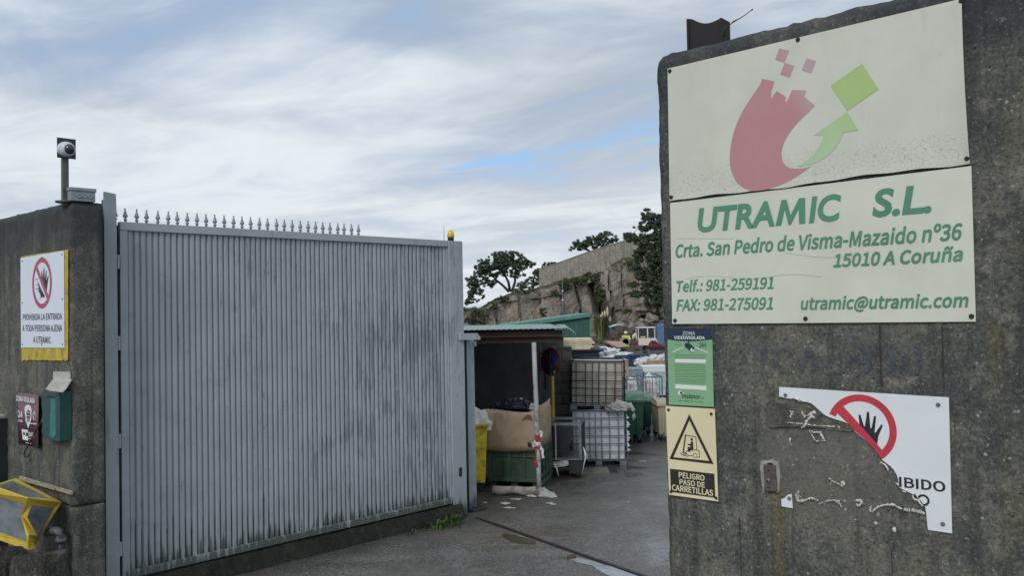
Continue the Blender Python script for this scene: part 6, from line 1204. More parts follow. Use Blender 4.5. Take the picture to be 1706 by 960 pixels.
# weeds at the foot of the gate
def blades(centers, spread, n, h, w, mat, name, parent):
    m = MB()
    for c in centers:
        for _ in range(n):
            a_ = random.uniform(0, 6.28); r_ = spread*math.sqrt(random.random()); b0 = Vector((c[0]+r_*math.cos(a_), c[1]+r_*math.sin(a_), c[2] if len(c) > 2 else 0.0))
            dr_ = Vector((math.cos(a_), math.sin(a_), 0)); hh = h*random.uniform(0.4, 1.1); ln = random.uniform(0.1, 0.8)*hh
            s_ = Vector((-dr_.y, dr_.x, 0))*w*random.uniform(0.6, 1.4)
            pm = b0+dr_*ln*0.4+Vector((0, 0, hh*0.7)); pt = b0+dr_*ln+Vector((0, 0, hh))
            m.add([b0-s_, b0+s_, pm+s_*1.2, pm-s_*1.2, pt], [(0, 1, 2, 3), (3, 2, 4)])
    o = m.build(name, mat, parent); o['kind'] = 'stuff'; return o
wdc = []
for px, py in ((742, 866), (750, 870), (735, 872), (760, 872), (722, 878), (700, 884), (748, 876), (728, 874)):
    wdc.append(gp(px+random.uniform(-5, 5), py+random.uniform(-1, 2)))
blades(wdc[:5], 0.16, 60, 0.10, 0.010, M['grass'], 'weeds', None); blades(wdc[5:], 0.25, 26, 0.05, 0.010, M['grass'], 'weeds', None)
blades([gp(x_, 985) for x_ in (205, 214, 236)], 0.10, 40, 0.10, 0.009, M['grass'], 'weeds', None)
blades([WALL.frame() @ Vector((-0.12, -0.25, 0.15))], 0.10, 40, 0.22, 0.008, M['grass'], 'weeds', None)

# ================================================================== THE YARD
def gframe(a, b):
    A, B = gp(*a), gp(*b); d = (B-A); w = d.length; d.normalize()
    return Matrix(((d.x, -d.y, 0, A.x), (d.y, d.x, 0, A.y), (0, 0, 1, 0), (0, 0, 0, 1))), w
def zat(py, px, Y): return at(px, py, Y).z
def lump(rad, n=16, m=10, seed=0, amp=0.25, fr=2.2, flatb=0.0):
    """crumpled closed heap: radii (rx, ry, rz); lower half flattened"""
    V = []; F = []; mb = MB()
    for j in range(m+1):
        th = math.pi*j/m
        for i in range(n):
            ph = 2*math.pi*i/n; d = Vector((math.sin(th)*math.cos(ph), math.sin(th)*math.sin(ph), math.cos(th)))
            r = 1+amp*noise.noise(d*fr+Vector((seed, 0, 0)))+amp*0.6*noise.noise(d*fr*3+Vector((seed, 5, 0)))
            p = Vector((d.x*rad[0]*r, d.y*rad[1]*r, d.z*rad[2]*r)); 
            if p.z < 0: p.z *= flatb
            V.append(p)
    F = [(j*n+i, (j+1)*n+i, (j+1)*n+(i+1) % n, j*n+(i+1) % n) for j in range(m) for i in range(n)]
    return mb.add(V, F)

# ---- near shed
ZN = 13.0
rx1 = at(943, 546, ZN).x; zr = zat(549, 860, ZN)
sh = thing('open_shed', Matrix.Translation((0, 0, 0)), 'dark open-fronted shed with green sheet roof and rusty beams behind the gate', 'shed')
m = MB(); n = 70; x0_ = -5.0
V = []
for i in range(n*2+1):
    x_ = x0_+(rx1-x0_)*i/(n*2); zz_ = 0.004 if i % 2 else -0.004
    V += [(x_, ZN-0.12, zr+zz_+0.01), (x_, 18.4, zr+zz_-0.02)]
m.add(V, [(2*i, 2*i+2, 2*i+3, 2*i+1) for i in range(n*2)]); o = m.build('roof', M['roofgreen'], sh); md = o.modifiers.new('solid', 'SOLIDIFY'); md.thickness = 0.008
m = MB(); V = []
for i in range(9):
    x_ = rx1+(0.16)*i/8-0.02; V += [(x_, ZN-0.14, zr+0.012-0.10*(i/8)**1.5+(0.018 if i % 2 else -0.01)), (x_, 15.5, zr+0.01+(0.01 if i % 2 else 0))]
m.add(V, [(2*i, 2*i+2, 2*i+3, 2*i+1) for i in range(8)]); o = m.build('bent_roof_edge', M['roofgreen'], sh); md = o.modifiers.new('solid', 'SOLIDIFY'); md.thickness = 0.01
MB().span((x0_, ZN+0.0, zr-0.125), (rx1-0.06, ZN+0.08, zr-0.03)).build('fascia', M['darkred'], sh, bevel=0.006)
MB().span((x0_, ZN+0.09, zr-0.215), (rx1-0.04, ZN+0.19, zr-0.135)).build('beam', M['rust'], sh, bevel=0.01)
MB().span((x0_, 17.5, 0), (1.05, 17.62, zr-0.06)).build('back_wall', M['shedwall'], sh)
MB().span((x0_, 13.2, 0), (x0_+0.1, 17.5, zr-0.06)).build('shading_wall', M['shedwall'], sh)  # wall out of view, added to keep the shed interior dark
for yy_ in (14.6, 16.2): MB().span((x0_+0.1, yy_, zr-0.12), (rx1-0.1, yy_+0.08, zr-0.04)).build('purlin', M['darkred'], sh)
xa, xb = at(919, 640, 15.9).x, at(954, 640, 15.9).x
bw = thing('block_wall', Matrix.Translation((0, 0, 0)), 'short grey concrete block wall at the right end of the open shed', 'wall')
MB().span((xa, 15.93, 0), (xb, 16.13, 2.08)).build('mortar', M['shedwall'], bw)
bsrc = None; hb, wb = 0.2, 0.4
for j in range(10):
    x_ = xa-(0.2 if j % 2 else 0)
    while x_ < xb:
        a_, b_ = max(x_, xa), min(x_+wb, xb)
        if b_-a_ > 0.05:
            o = None
            w_ = b_-a_-0.012
            if abs(w_-(wb-0.012)) < 1e-3 and bsrc: o = share(bsrc, Matrix(), bw)
            else:
                o = MB().box((0, 0, 0), (w_, 0.03, hb-0.012)).build('block', M['blockwall'], bw, bevel=0.004)
                if abs(w_-(wb-0.012)) < 1e-3: bsrc = o
            o.matrix_local = Matrix.Translation(((a_+b_)/2, 15.925+random.uniform(-0.003, 0.003), 0.1+j*hb))
        x_ += wb
pp_ = at(900.5, 640, 15.5)
t_ = thing('thin_pipe', Matrix.Translation((pp_.x, 15.5, 0)), 'thin grey pipe standing upright in the shade behind the white post', 'pipe'); MB().tube([(0, 0, 0), (0, 0, zr-0.1)], 0.012, 8).build('pipe_body', M['galv'], t_)

# ---- white post with red and white tape
pb0, pt0 = gp(898.5, 818), at(889.5, 571, 12.97)
wp_ = thing('painted_post', Matrix.Translation(pb0), 'leaning white post with peeling rusty paint and a red band, holding up the shed beam', 'post')
tp_ = pt0-pb0; L_ = [tp_*q for q in (0, .15, .3, .45, .6, .75, 1)]
for i in range(1, 6): L_[i] = L_[i]+Vector((random.uniform(-.006, .006), 0, 0))
MB().tube(L_, [0.036, 0.036, .037, .035, .037, .036, .036], 12).build('shaft', M['rustwhite'], wp_)
f0, f1 = (818-739)/247, (818-724)/247
MB().tube([tp_*f0, tp_*f1], 0.040, 12, cap=False).build('red_band', M['tape_red'], wp_)
tape = thing('barrier_tape', Matrix.Translation(pb0), 'torn red and white barrier tape knotted round the white post', 'barrier tape')
def rib(path, w, mat, name, par):
    m = MB(); V = []
    for i, p in enumerate(path):
        p = Vector(p); d = (Vector(path[min(i+1, len(path)-1)])-Vector(path[max(i-1, 0)])).normalized(); s_ = d.cross(Vector((math.sin(i*1.3)*0.6, -1, 0.1))).normalized()*w/2; V += [p-s_, p+s_]
    m.add(V, [(2*i, 2*i+1, 2*i+3, 2*i+2) for i in range(len(path)-1)]); o = m.build(name, mat, par); md = o.modifiers.new('solid', 'SOLIDIFY'); md.thickness = 0.002; return o
def q_(px, py, dy=0.0): p = at(px, py, pb0.y-0.05-dy); return p-pb0
MB().lathe([(0.045, -0.03), (0.05, -0.01), (0.043, 0.0), (0.052, 0.015), (0.044, 0.03)], 12, c=tuple(tp_*((818-740)/247))).build('tape_wrap', M['whitebag'], tape)
MB().lathe([(0.042, -0.02), (0.05, -0.005), (0.043, 0.02)], 12, c=tuple(tp_*((818-745)/247))).build('tape_wrap', M['tape_red'], tape)
rib([q_(893, 742), q_(900, 745), q_(904, 751), q_(903, 756), q_(905, 764)], 0.045, M['whitebag'], 'tape_end', tape)
rib([q_(892, 741), q_(896, 750), q_(900, 752), q_(901, 761)], 0.03, M['tape_red'], 'tape_end', tape)
rib([q_(896, 744), q_(895, 756), q_(893, 764), q_(892, 771), q_(895, 779)], 0.05, M['tape_red'], 'tape_end', tape)
rib([q_(893, 728), q_(898, 718), q_(902, 720), q_(901, 728)], 0.045, M['whitebag'], 'tape_end', tape)
rib([q_(893, 735), q_(888, 741), q_(890, 745)], 0.04, M['whitebag'], 'tape_end', tape)

# ---- no-parking signs on a yellow pole
def noparking(px, py, Y, rpx, rz, pole, label, s=1):
    c = at(px, py, Y); r = rpx*Y/1400
    t = thing('no_parking_sign', Matrix.Translation((c.x, Y, 0)) @ Matrix.Rotation(rz, 4, 'Z'), label, 'road sign', None)
    F_ = Matrix.Translation((0, -0.03, c.z)) @ Matrix.Rotation(R(90), 4, 'X')
    MB().lathe([(r, -0.004), (r, 0.0)], 32).build('disc', M['signred'], t, M=F_)
    MB().lathe([(r*0.74, 0), (r*0.74, 0.0015)], 32).build('blue_field', M['signblue'], t, M=F_)
    m = MB(); m.box((0, 0, 0.0022), (r*1.5, r*0.22, 0.0012)); m.build('red_bar', M['signred'], t, M=F_ @ Matrix.Rotation(R(-45), 4, 'Z'))
    m = MB(); m.box((r*0.35, -r*0.72, 0.003), (r*0.16, r*0.26, 0.001)); m.build('sticker', M['offwhite'], t, M=F_)
    m = MB(); m.box((r*0.4, r*0.25, 0.0036), (r*0.35, r*0.06, 0.001)); m.build('sticker', M['galv'], t, M=F_)
    if pole: MB().tube([(0, 0, 0), (0, 0, c.z+r*0.8)], 0.033, 12).build('pole', M['yellowpole'], t)
    else: MB().tube([(0, 0.0, c.z-0.5), (0, 0.0, c.z+r)], 0.02, 10).build('bracket', M['dark_metal'], t)
noparking(919.5, 603, 14.9, 23.5, R(-48), True, 'round red and blue no-parking sign on a yellow pole beside the block wall')
noparking(908, 602, 15.3, 20, R(35), False, 'second, darker round sign half hidden behind the no-parking sign')

# ---- yellow wheeled bin, its bag
yb = at(815, 810, 12.95)
ybn = thing('wheeled_bin', TR(yb.x-0.29, 13.2, 0, R(2)), 'scuffed yellow wheeled bin half hidden behind the gate post', 'bin')
zrim = zat(706, 805, 12.95)
m = MB(); m.add([(-.22, -.24, .15), (.22, -.24, .15), (.22, .24, .15), (-.22, .24, .15), (-.29, -.30, zrim), (.27, -.30, zrim), (.27, .30, zrim), (-.29, .30, zrim)], [(0, 3, 2, 1), (0, 1, 5, 4), (1, 2, 6, 5), (2, 3, 7, 6), (3, 0, 4, 7)]); o = m.build('body', M['yellow'], ybn, bevel=0.012)
o.modifiers.new('solid', 'SOLIDIFY').thickness = 0.006
m = MB()
for a_, b_ in (((-.31, -.33), (.30, -.27)), ((-.31, .27), (.30, .33)), ((-.31, -.27), (-.26, .27)), ((.25, -.27), (.30, .27))): m.span((a_[0], a_[1], zrim-0.045), (b_[0], b_[1], zrim+0.0))
m.build('rim', M['yellow'], ybn, bevel=0.008)
for sx_ in (-.2, .2): MB().lathe([(0.10, -0.025), (0.105, 0), (0.10, 0.025)], 18).build('wheel', M['rubber'], ybn, M=Matrix.Translation((sx_, .10, 0.105)) @ Matrix.Rotation(R(90), 4, 'Y'))
MB().span((-.2, -.2, 0.0), (.2, -.12, .15)).build('foot', M['rubber'], ybn)
b1 = thing('white_sack', Matrix.Translation((yb.x-0.16, 13.1, zrim-0.08)), 'crumpled white sack bulging out of the yellow bin', 'sack'); lump((.20, .2, .27), 20, 12, 3, .35, 2.5, .3).build('sack_body', M['whitebag'], b1)

# ---- green pallet box, the cardboard box on it, black bags
FM, fw_ = gframe((813, 811), (899, 815)); cc_ = gp(918, 798)
loc = FM.inverted() @ cc_; dpt = loc.y; sx_ = loc.x-fw_
pxb = thing('pallet_box', FM, 'dark green plastic pallet box with slatted side, under the cardboard box', 'pallet box')
zt_ = 0.62; Wd = fw_; fr_ = 0.05
Sk = Matrix(((1, sx_/dpt, 0, 0), (0, 1, 0, 0), (0, 0, 1, 0), (0, 0, 0, 1)))   # the side runs back a little outwards, as in the photograph
m = MB(); m.span((0, 0.03, 0.12), (Wd-0.03, dpt, 0.15)); m.span((0.02, 0.03, 0.15), (Wd-0.03, 0.045, zt_-0.02)); m.build('front_panel', M['boxgreen'], pxb)
first = None
for x_, w_ in ((0.0, .06), (Wd*0.32, .11), (Wd-0.065, .065), (Wd*0.70, .025)):
    MB().span((x_, 0, 0.10), (x_+w_, 0.035, zt_-0.03)).build('upright', M['boxgreen'], pxb, bevel=0.006)
for z_ in (0.09, 0.48, 0.56): MB().span((-0.001, -0.004, z_), (Wd+0.001, 0.03, z_+(0.05 if z_ != .48 else .02))).build('rib', M['boxgreen'], pxb, bevel=0.005)
sd = Matrix.Translation((Wd, 0, 0)) @ Matrix.Rotation(math.atan2(dpt, sx_)-0, 4, 'Z'); ln_ = math.hypot(dpt, sx_)
for x_ in (0.0, .27, .53, .79): MB().span((x_*ln_, -0.02, 0.08), (x_*ln_+0.07, 0.03, zt_)).build('upright', M['boxgreen'], pxb, bevel=0.005).matrix_local = sd
MB().span((ln_-0.06, -0.02, 0.0), (ln_, 0.03, zt_+0.01)).build('upright', M['boxgreen'], pxb, bevel=0.005).matrix_local = sd
for z_ in (0.06, 0.17, 0.54, zt_-0.03): MB().span((0, -0.03, z_), (ln_, 0.02, z_+0.035)).build('rib', M['boxgreen'], pxb, bevel=0.004).matrix_local = sd
MB().span((0, 0.02, 0.15), (ln_, 0.04, zt_-0.05)).build('side_panel', M['boxgreen'], pxb).matrix_local = sd
MB().span((0, dpt, 0.1), (Wd, dpt+0.03, zt_)).build('back_panel', M['boxgreen'], pxb)
for x_ in (0.02, Wd/2-0.05, Wd-0.12): MB().span((x_, 0.05, 0.0), (x_+0.1, dpt-0.05, 0.10)).build('foot', M['boxgreen'], pxb)
cbd = thing('cardboard_box', FM, 'big sagging brown cardboard box standing on the green pallet box', 'cardboard box')
m = MB(); n = 24; V = []; zc0, zc1 = 0.59, zat(687, 850, 13.1)
for i in range(n+1):
    a = i/n; x_ = -0.03+(Wd+0.06)*a
    for j in range(9):
        b = j/8; bul = 0.025*math.sin(math.pi*a)*math.sin(math.pi*b*0.9)
        V.append((x_, -0.045-bul+0.01*noise.noise(Vector((a*4, b*3, 1))), zc0+(zc1-zc0)*b+0.02*b*math.sin(a*5+1)+(0.045*max(0, a-0.8)/0.2 if j == 8 else 0)-(0.035*math.sin(a*3.14) if j == 0 else 0)+0.03*a*(1-b)))
m.add(V, [(i*9+j, (i+1)*9+j, (i+1)*9+j+1, i*9+j+1) for i in range(n) for j in range(8)], smooth=True); o = m.build('front_side', M['card'], cbd); o.modifiers.new('solid', 'SOLIDIFY').thickness = 0.007
m = MB(); V = []
for i in range(11):
    a = i/10
    for j in range(5):
        b = j/4; V.append((Wd+0.03+sx_*a*0.9+0.03*math.sin(a*3)*b, -0.045+dpt*a*0.95, zc0+0.05+(zc1+0.03-zc0+0.05*a)*b))
m.add(V, [(i*5+j, (i+1)*5+j, (i+1)*5+j+1, i*5+j+1) for i in range(10) for j in range(4)], smooth=True); o = m.build('right_side', M['card'], cbd); o.modifiers.new('solid', 'SOLIDIFY').thickness = 0.007
MB().span((-0.03, -0.04, zc0), (-0.024, dpt, zc1)).build('left_side', M['card'], cbd); MB().span((-0.02, dpt-0.02, zc0), (Wd, dpt-0.014, zc1)).build('back_side', M['card'], cbd)
m = MB(); cxh = Wd*0.85; czh = zc0+0.11; m.flat([(cxh+0.03*math.cos(q*.52), czh+0.035*math.sin(q*.52)) for q in range(12)], -0.088); m.build('punched_hole', M['rubber'], cbd)
m = MB(); cxh = Wd*0.86; m.flat([(cxh-0.13, zc1-0.15), (cxh-0.05, zc1-0.11), (cxh+0.05, zc1-0.13), (cxh+0.02, zc1-0.06), (cxh-0.03, zc1-0.05), (cxh-0.09, zc1-0.10)], -0.083); m.build('tear', P('torn_card', (0.14, 0.10, 0.065), .9), cbd)
for i, (x_, z_, r_, s_) in enumerate(((0.18, 1.21, .24, 1), (0.42, 1.25, .26, 5), (0.62, 1.22, .2, 9), (0.36, 1.33, .16, 12), (0.52, 1.34, .13, 15))):
    bb = thing('rubbish_bag', FM @ Matrix.Translation((x_, 0.25, z_-0.05)), ('black rubbish bag at the left end of the cardboard box', 'largest black rubbish bag, middle of the cardboard box', 'black rubbish bag behind the white post in the cardboard box', 'black rubbish bag on top of the pile, left one', 'small black rubbish bag on top of the pile, right one')[i], 'rubbish bag', 'black bags in the cardboard box')
    lump((r_, r_*.8, r_*.62), 26, 18, s_*3, .45, 3.0, .5).build('bag_body', M['blackbag'], bb)
gb_ = thing('crumpled_film', FM @ Matrix.Translation((Wd*0.90, 0.05, zc1+0.03)), 'crumpled clear plastic film beside the white post on the cardboard box', 'plastic film'); lump((.07, .07, .07), 14, 10, 4, .5, 3, .5).build('film', M['greybag'], gb_)
# ---- roll and rags on the ground
rl0, rl1 = gp(821, 825), gp(894, 827)
rl = thing('carpet_roll', Matrix.Translation((0, 0, 0)), 'dirty pale rolled carpet lying on the ground in front of the green box', 'roll')
n = 10; P_ = [rl0.lerp(rl1, i/n)+Vector((0, 0, 0.075-0.01*math.sin(i))) for i in range(n+1)]
MB().tube(P_, [0.062+0.006*math.sin(0.6+i*.9)+random.uniform(-.003, .003) for i in range(n+1)], 14).build('roll_body', P('dirty_felt', (0.27, 0.25, 0.22), .9, var=.25, dirt=(.08, .075, .065), dirt_amt=.8, dscale=6), rl)
def rag(pxs, name, label, mat, h=0.09, seed=1, cat='rag'):
    P0 = [gp(*p) for p in pxs]; c_ = sum(P0, Vector())/len(P0); t = thing(name, Matrix.Translation(c_), label, cat)
    m = MB(); V = [(0, 0, h)]; K = 3; n = len(P0)
    ring = []
    for j in range(1, K+1):
        for i, p in enumerate(P0):
            d = (p-c_)*(j/K); V.append((d.x, d.y, max(0.008, h*(1-j/K)+h*0.5*noise.noise(Vector((d.x*14+seed, d.y*14, j)))*(j < K)+0.006)))
    m.add(V, [(0, 1+i, 1+(i+1) % n) for i in range(n)]+[(1+j*n+i, 1+(j+1)*n+i, 1+(j+1)*n+(i+1) % n, 1+j*n+(i+1) % n) for j in range(K-1) for i in range(n)], smooth=False)
    m.build(name+'_body', mat, t); return t
rag(smooth_loop([(893, 818), (900, 815), (908, 820), (918, 825), (929, 829), (920, 831), (905, 829), (896, 828)], 3, .5), 'cloth_rag', 'pale twisted cloth rag spread on the ground by the foot of the white post', M['greybag'], .1, 1)
rag(smooth_loop([(873, 824), (885, 825), (894, 827), (892, 830), (880, 829), (875, 827)], 3, .5), 'cloth_rag', 'small pale rag tucked against the end of the carpet roll', M['greybag'], .05, 8)
LT = [((832, 838), (846, 837), (852, 840), (845, 844), (834, 842)), ((836, 847), (850, 846), (861, 848), (858, 849), (840, 849)), ((908, 838), (916, 837), (928, 842), (924, 845), (915, 843)), ((805, 837), (810, 838), (812, 840), (806, 841)), ((1062, 769), (1070, 768), (1078, 770), (1070, 772)), ((797, 845), (805, 845), (809, 848), (800, 848)), ((845, 833), (860, 832), (874, 833), (862, 835)),
      ((503, 922), (509, 919), (514, 921), (510, 924)), ((454, 935), (458, 934), (460, 936), (456, 937)), ((1044, 838), (1049, 838), (1047, 840)), ((948, 869), (953, 868), (952, 871)), ((985, 860), (989, 860), (987, 862))]
wh = ['wide white paper scrap on the ground below the carpet roll', 'long thin white paper scrap nearest the camera below the carpet roll', 'white plastic scrap on the asphalt right of the rags', 'small white scrap beside the foot of the guide post', 'white scrap on the asphalt right of the stacked tanks', 'white scrap on the ground just right of the guide post foot', 'thin scrap right in front of the carpet roll', 'white crumpled scrap on the asphalt in front of the gate', 'tiny white scrap on the asphalt in front of the gate, left one', 'small scrap on the asphalt in the middle of the entrance', 'small scrap on the asphalt just beyond the track', 'small scrap on the asphalt beyond the track, right one']
for i, L_ in enumerate(LT):
    cx_ = sum(q[0] for q in L_)/len(L_); cy_ = sum(q[1] for q in L_)/len(L_); L_ = [(cx_+(a-cx_)*.85, cy_+(b-cy_)*.55) for a, b in L_]
    P0 = [gp(*q) for q in smooth_loop(L_, 4, .55)]; c_ = sum(P0, Vector())/len(P0)
    o = MB().add([(p.x-c_.x, p.y-c_.y, 0.008+0.012*abs(noise.noise(Vector((p.x*30, p.y*30, 1))))) for p in P0], [tuple(range(len(P0)))[::-1]]).build('litter_scrap', M['paper']); o.location = c_
    tag(o, wh[i], 'litter', 'scraps of litter on the asphalt')
    if o.data.polygons[0].normal.z < 0: o.data.flip_normals()

# ---- wire cage trolley
FM, w_ = gframe((903, 797), (970, 798)); D_ = 0.75
ct_ = thing('cage_trolley', FM, 'low grey wire cage trolley on dark wheels with a blue tub inside', 'trolley')
z0_, z1_ = zat(766, 935, 13.9), zat(706, 935, 13.9)
def bars(par, boxes, mat, name, stuff=False):
    for a_, b_ in boxes: MB().span(a_, b_).build(name, mat, par)
fr = [((0, 0, z1_-.04), (w_, .03, z1_)), ((0, D_-.03, z1_-.04), (w_, D_, z1_)), ((0, .03, z1_-.04), (.03, D_-.03, z1_)), ((w_-.03, .03, z1_-.04), (w_, D_-.03, z1_)), ((0, 0, z0_-.02), (w_, D_, z0_)), ((w_-.03, -.003, z0_), (w_, .03, z1_-.04)), ((0, -.003, z0_), (.03, .03, z1_-.04)), ((w_-.03, D_-.03, z0_), (w_, D_, z1_-.04))]
bars(ct_, fr, M['galv'], 'frame_bar')
m = MB()
for i in range(1, 22):
    x_ = w_*i/22; m.span((x_-.0013, .012, z0_), (x_+.0013, .016, z0_+.16 if x_ < w_*.66 else z1_-.04))
for j in range(1, 13): z_ = z0_+(z1_-z0_-.04)*j/13; m.span((.03, .016, z_-.0013), (w_-.03, .020, z_+.0013)); m.span((w_-.018, .03, z_-.0013), (w_-.014, D_-.03, z_+.0013))
for i in range(1, 20): y_ = D_*i/20; m.span((w_-.014, y_-.002, z0_), (w_-.010, y_+.002, z1_-.04))
o = m.build('wire_mesh', M['galvdark'], ct_); o['kind'] = 'stuff'
for x_, y_ in ((.07, .1), (w_-.07, .1), (.07, D_-.1), (w_-.07, D_-.1)): MB().lathe([(0.095, -.03), (.10, 0), (.095, .03)], 16).build('wheel', M['rubber'], ct_, M=Matrix.Translation((x_, y_, .10)) @ Matrix.Rotation(R(90), 4, 'Y'))
MB().span((w_-.22, .03, .07), (w_-.02, D_-.05, z0_-.02)).build('end_bracket', M['darkblue'], ct_); MB().span((.02, .05, .14), (w_-.1, D_-.05, .17)).build('lower_shelf', M['dark_metal'], ct_)
tb = thing('storage_tub', FM, 'dark blue plastic tub standing inside the wire cage trolley', 'tub')
MB().add([(.05, .03, z0_+.14), (w_*.62, .03, z0_+.14), (w_*.70, .03, z0_+.25), (w_*.68, .03, z1_-.06), (.03, .03, z1_-.06), (.05, D_-.1, z0_+.14), (w_*.62, D_-.1, z0_+.14), (w_*.70, D_-.1, z0_+.25), (w_*.68, D_-.1, z1_-.06), (.03, D_-.1, z1_-.06)], [(0, 1, 2, 3, 4), (9, 8, 7, 6, 5), (1, 6, 7, 2), (2, 7, 8, 3), (0, 5, 6, 1), (0, 4, 9, 5), (3, 8, 9, 4)]).build('tub_body', M['darkblue'], tb, bevel=.01)
st_ = thing('strap', FM, 'pale webbing strap hanging down over the wire cage trolley', 'strap'); rib([(w_*.36, -.012, z1_), (w_*.37, -.012, z1_-.2), (w_*.365, -.014, z0_-.02)], .02, M['paper'], 'webbing', st_)
rg = thing('cloth_bundle', FM, 'bundle of dirty white cloth strips on the lower shelf of the trolley', 'cloth bundle')
m = MB()
for j in range(5): m.tube([(.02+.04*j*random.random(), .04+.01*j, .19+.022*j), (w_*.3, .02+.02*j, .20+.022*j+random.uniform(-.02, .02)), (w_*.55, .02, .20+.02*j), (w_*.66, .04, .22+.02*j)], [.009, .013, .010, .014], 6)
m.tube([(w_*.30, -.02, .25), (w_*.38, -.03, .16), (w_*.42, -.03, .04)], [.02, .016, .008], 6); m.build('strips', M['whitebag'], rg)
rg2 = thing('white_bag', FM @ Matrix.Translation((w_+.03, .0, 0)), 'thin white plastic bag snagged on the right corner of the trolley', 'plastic bag')
MB().tube([(0, 0, .52), (.03, -.02, .42), (.035, -.02, .36), (0.0, -.01, .22), (-.03, 0, .06)], [.005, .018, .014, .007, .003], 8).build('bag_body', M['whitebag'], rg2)

# ---- intermediate bulk containers, one stacked on the other
def ibc(Mx, w, d, h, tankmat, barmat, label, vx, hz, bulge, tilt=0.0):
    t = thing('bulk_container', Mx, label, 'bulk container', None)
    bz = 0.10
    for x_ in (0, w/2-.06, w-.12): MB().span((x_, 0, 0), (x_+.12, d, bz-.025)).build('pallet_block', M['galv'], t, bevel=.006)
    MB().span((0, 0, bz-.025), (w, d, bz)).build('pallet_deck', M['galv'], t)
    m = MB(); nx_, nz_ = 14, 12
    def face(fx, fy):
        V = []
        for j in range(nz_+1):
            for i in range(nx_+1):
                a, b = i/nx_, j/nz_; V.append(fx(a, b))
        m.add(V, [(j*(nx_+1)+i, j*(nx_+1)+i+1, (j+1)*(nx_+1)+i+1, (j+1)*(nx_+1)+i) for j in range(nz_) for i in range(nx_)], smooth=True)
    i_ = .035; bl = lambda a, b: bulge*math.sin(math.pi*a)**.6*math.sin(math.pi*b)**.6*(0.7+0.6*noise.noise(Vector((a*5, b*5, w))))
    face(lambda a, b: (i_+(w-2*i_)*a, i_-bl(a, b), bz+(h-bz-.02)*b), 0)
    face(lambda a, b: (w-i_+bl(a, b), i_+(d-2*i_)*a, bz+(h-bz-.02)*b), 0)
    face(lambda a, b: (i_-bl(a, b), d-i_-(d-2*i_)*a, bz+(h-bz-.02)*b), 0)
    face(lambda a, b: (w-i_-(w-2*i_)*a, d-i_+bl(a, b), bz+(h-bz-.02)*b), 0)
    face(lambda a, b: (i_+(w-2*i_)*a, i_+(d-2*i_)*b, h-.02), 0)
    m.build('tank', tankmat, t)
    rd = .009
    def bar(p0, p1, r_=rd): MB().tube([p0, Vector(p0).lerp(Vector(p1), .33)+Vector((random.uniform(-.006, .006), random.uniform(-.01, 0), 0)), Vector(p0).lerp(Vector(p1), .66)+Vector((random.uniform(-.006, .006), random.uniform(-.01, 0), 0)), p1], r_, 6).build('cage_bar', barmat, t)
    for a in vx: bar((w*a, -.012, bz), (w*a, -.012, h))
    for b in hz: bar((0, -.028, h*b), (w, -.028, h*b)); bar((w+.028, 0, h*b), (w+.028, d, h*b)); bar((-.028, 0, h*b), (-.028, d, h*b))
    for a in (.15, .4, .6, .85): bar((w+.012, d*a, bz), (w+.012, d*a, h)); bar((-.012, d*a, bz), (-.012, d*a, h))
    for p0, p1 in (((0, 0, h), (w, 0, h)), ((w, 0, h), (w, d, h)), ((0, d, h), (w, d, h)), ((0, 0, h), (0, d, h))): MB().tube([p0, p1], .014, 8).build('top_rail', barmat, t)
    return t
FM, w_ = gframe((952, 776), (1044, 776)); FM = FM @ Matrix.Rotation(R(-14), 4, 'Z') if abs(math.atan2(FM[1][0], FM[0][0])) < .02 else FM
hL = 0.98
ibc(FM, w_, 1.0, hL, M['tank_white'], M['galv'], 'lower bulk container: white bulging tank in a steel cage on a grey pallet', (.04, .10, .24, .345, .45, .56, .70, .86), (.12, .26, .40, .54, .70, .86), .03)
fm2 = FM @ Matrix.Translation((-.0, .02, hL+.01)) @ Matrix.Rotation(R(1.2), 4, 'Y')
ibc(fm2, w_*.98, 1.0, .87, M['tank_old'], M['galvdark'], 'upper bulk container: stained yellowish tank in a dark cage, stacked on the white one', (.03, .11, .285, .41, .53, .66, .83, .96), (.15, .30, .45, .60, .78), .015)
sk_ = thing('grey_sack', FM @ Matrix.Translation((w_*.86, -.02, hL+.02)), 'crumpled grey plastic sack hanging over the right corner of the lower tank', 'sack')
lump((.22, .13, .11), 26, 14, 2, .6, 2.6, .3).build('sack_body', M['greybag'], sk_)
MB().tube([(.12, -.02, .07), (.22, -.03, .08), (.28, -.03, -.02), (.29, -.03, -.12), (.27, -.03, -.2)], [.03, .045, .035, .04, .012], 8).build('sack_tail', M['greybag'], sk_)
sc = thing('split_foam', FM @ Matrix.Translation((w_+.02, -.01, 0)), 'ragged white plastic shreds sticking out along the right side of the lower tank', 'plastic shreds')
m = MB(); z_ = .25
while z_ < .85: m.add([(0, 0, z_), (random.uniform(.03, .07), -.01, z_+.02), (0, -.01, z_+.07)], [(0, 1, 2)]); z_ += random.uniform(.03, .10)
m.build('shreds', M['whitebag'], sc)['kind'] = 'stuff'
mt = thing('rubber_mat', Matrix.Translation(gp(990, 783)), 'flat grey board lying on the ground in front of the lower tank', 'board')
L_ = [gp(*q)-gp(990, 783) for q in ((966, 781), (1012, 779), (1016, 789), (962, 792))]; MB().add([(p.x, p.y, .012) for p in L_]+[(p.x, p.y, .0) for p in L_], [(3, 2, 1, 0), (0, 1, 5, 4), (1, 2, 6, 5), (2, 3, 7, 6), (3, 0, 4, 7)]).build('board_sheet', P('pale_board', (0.13, 0.125, 0.11), .8), mt)
mt2 = thing('rubber_mat', Matrix.Translation(gp(1020, 783)), 'small dark mat on the ground right of the grey board', 'mat')
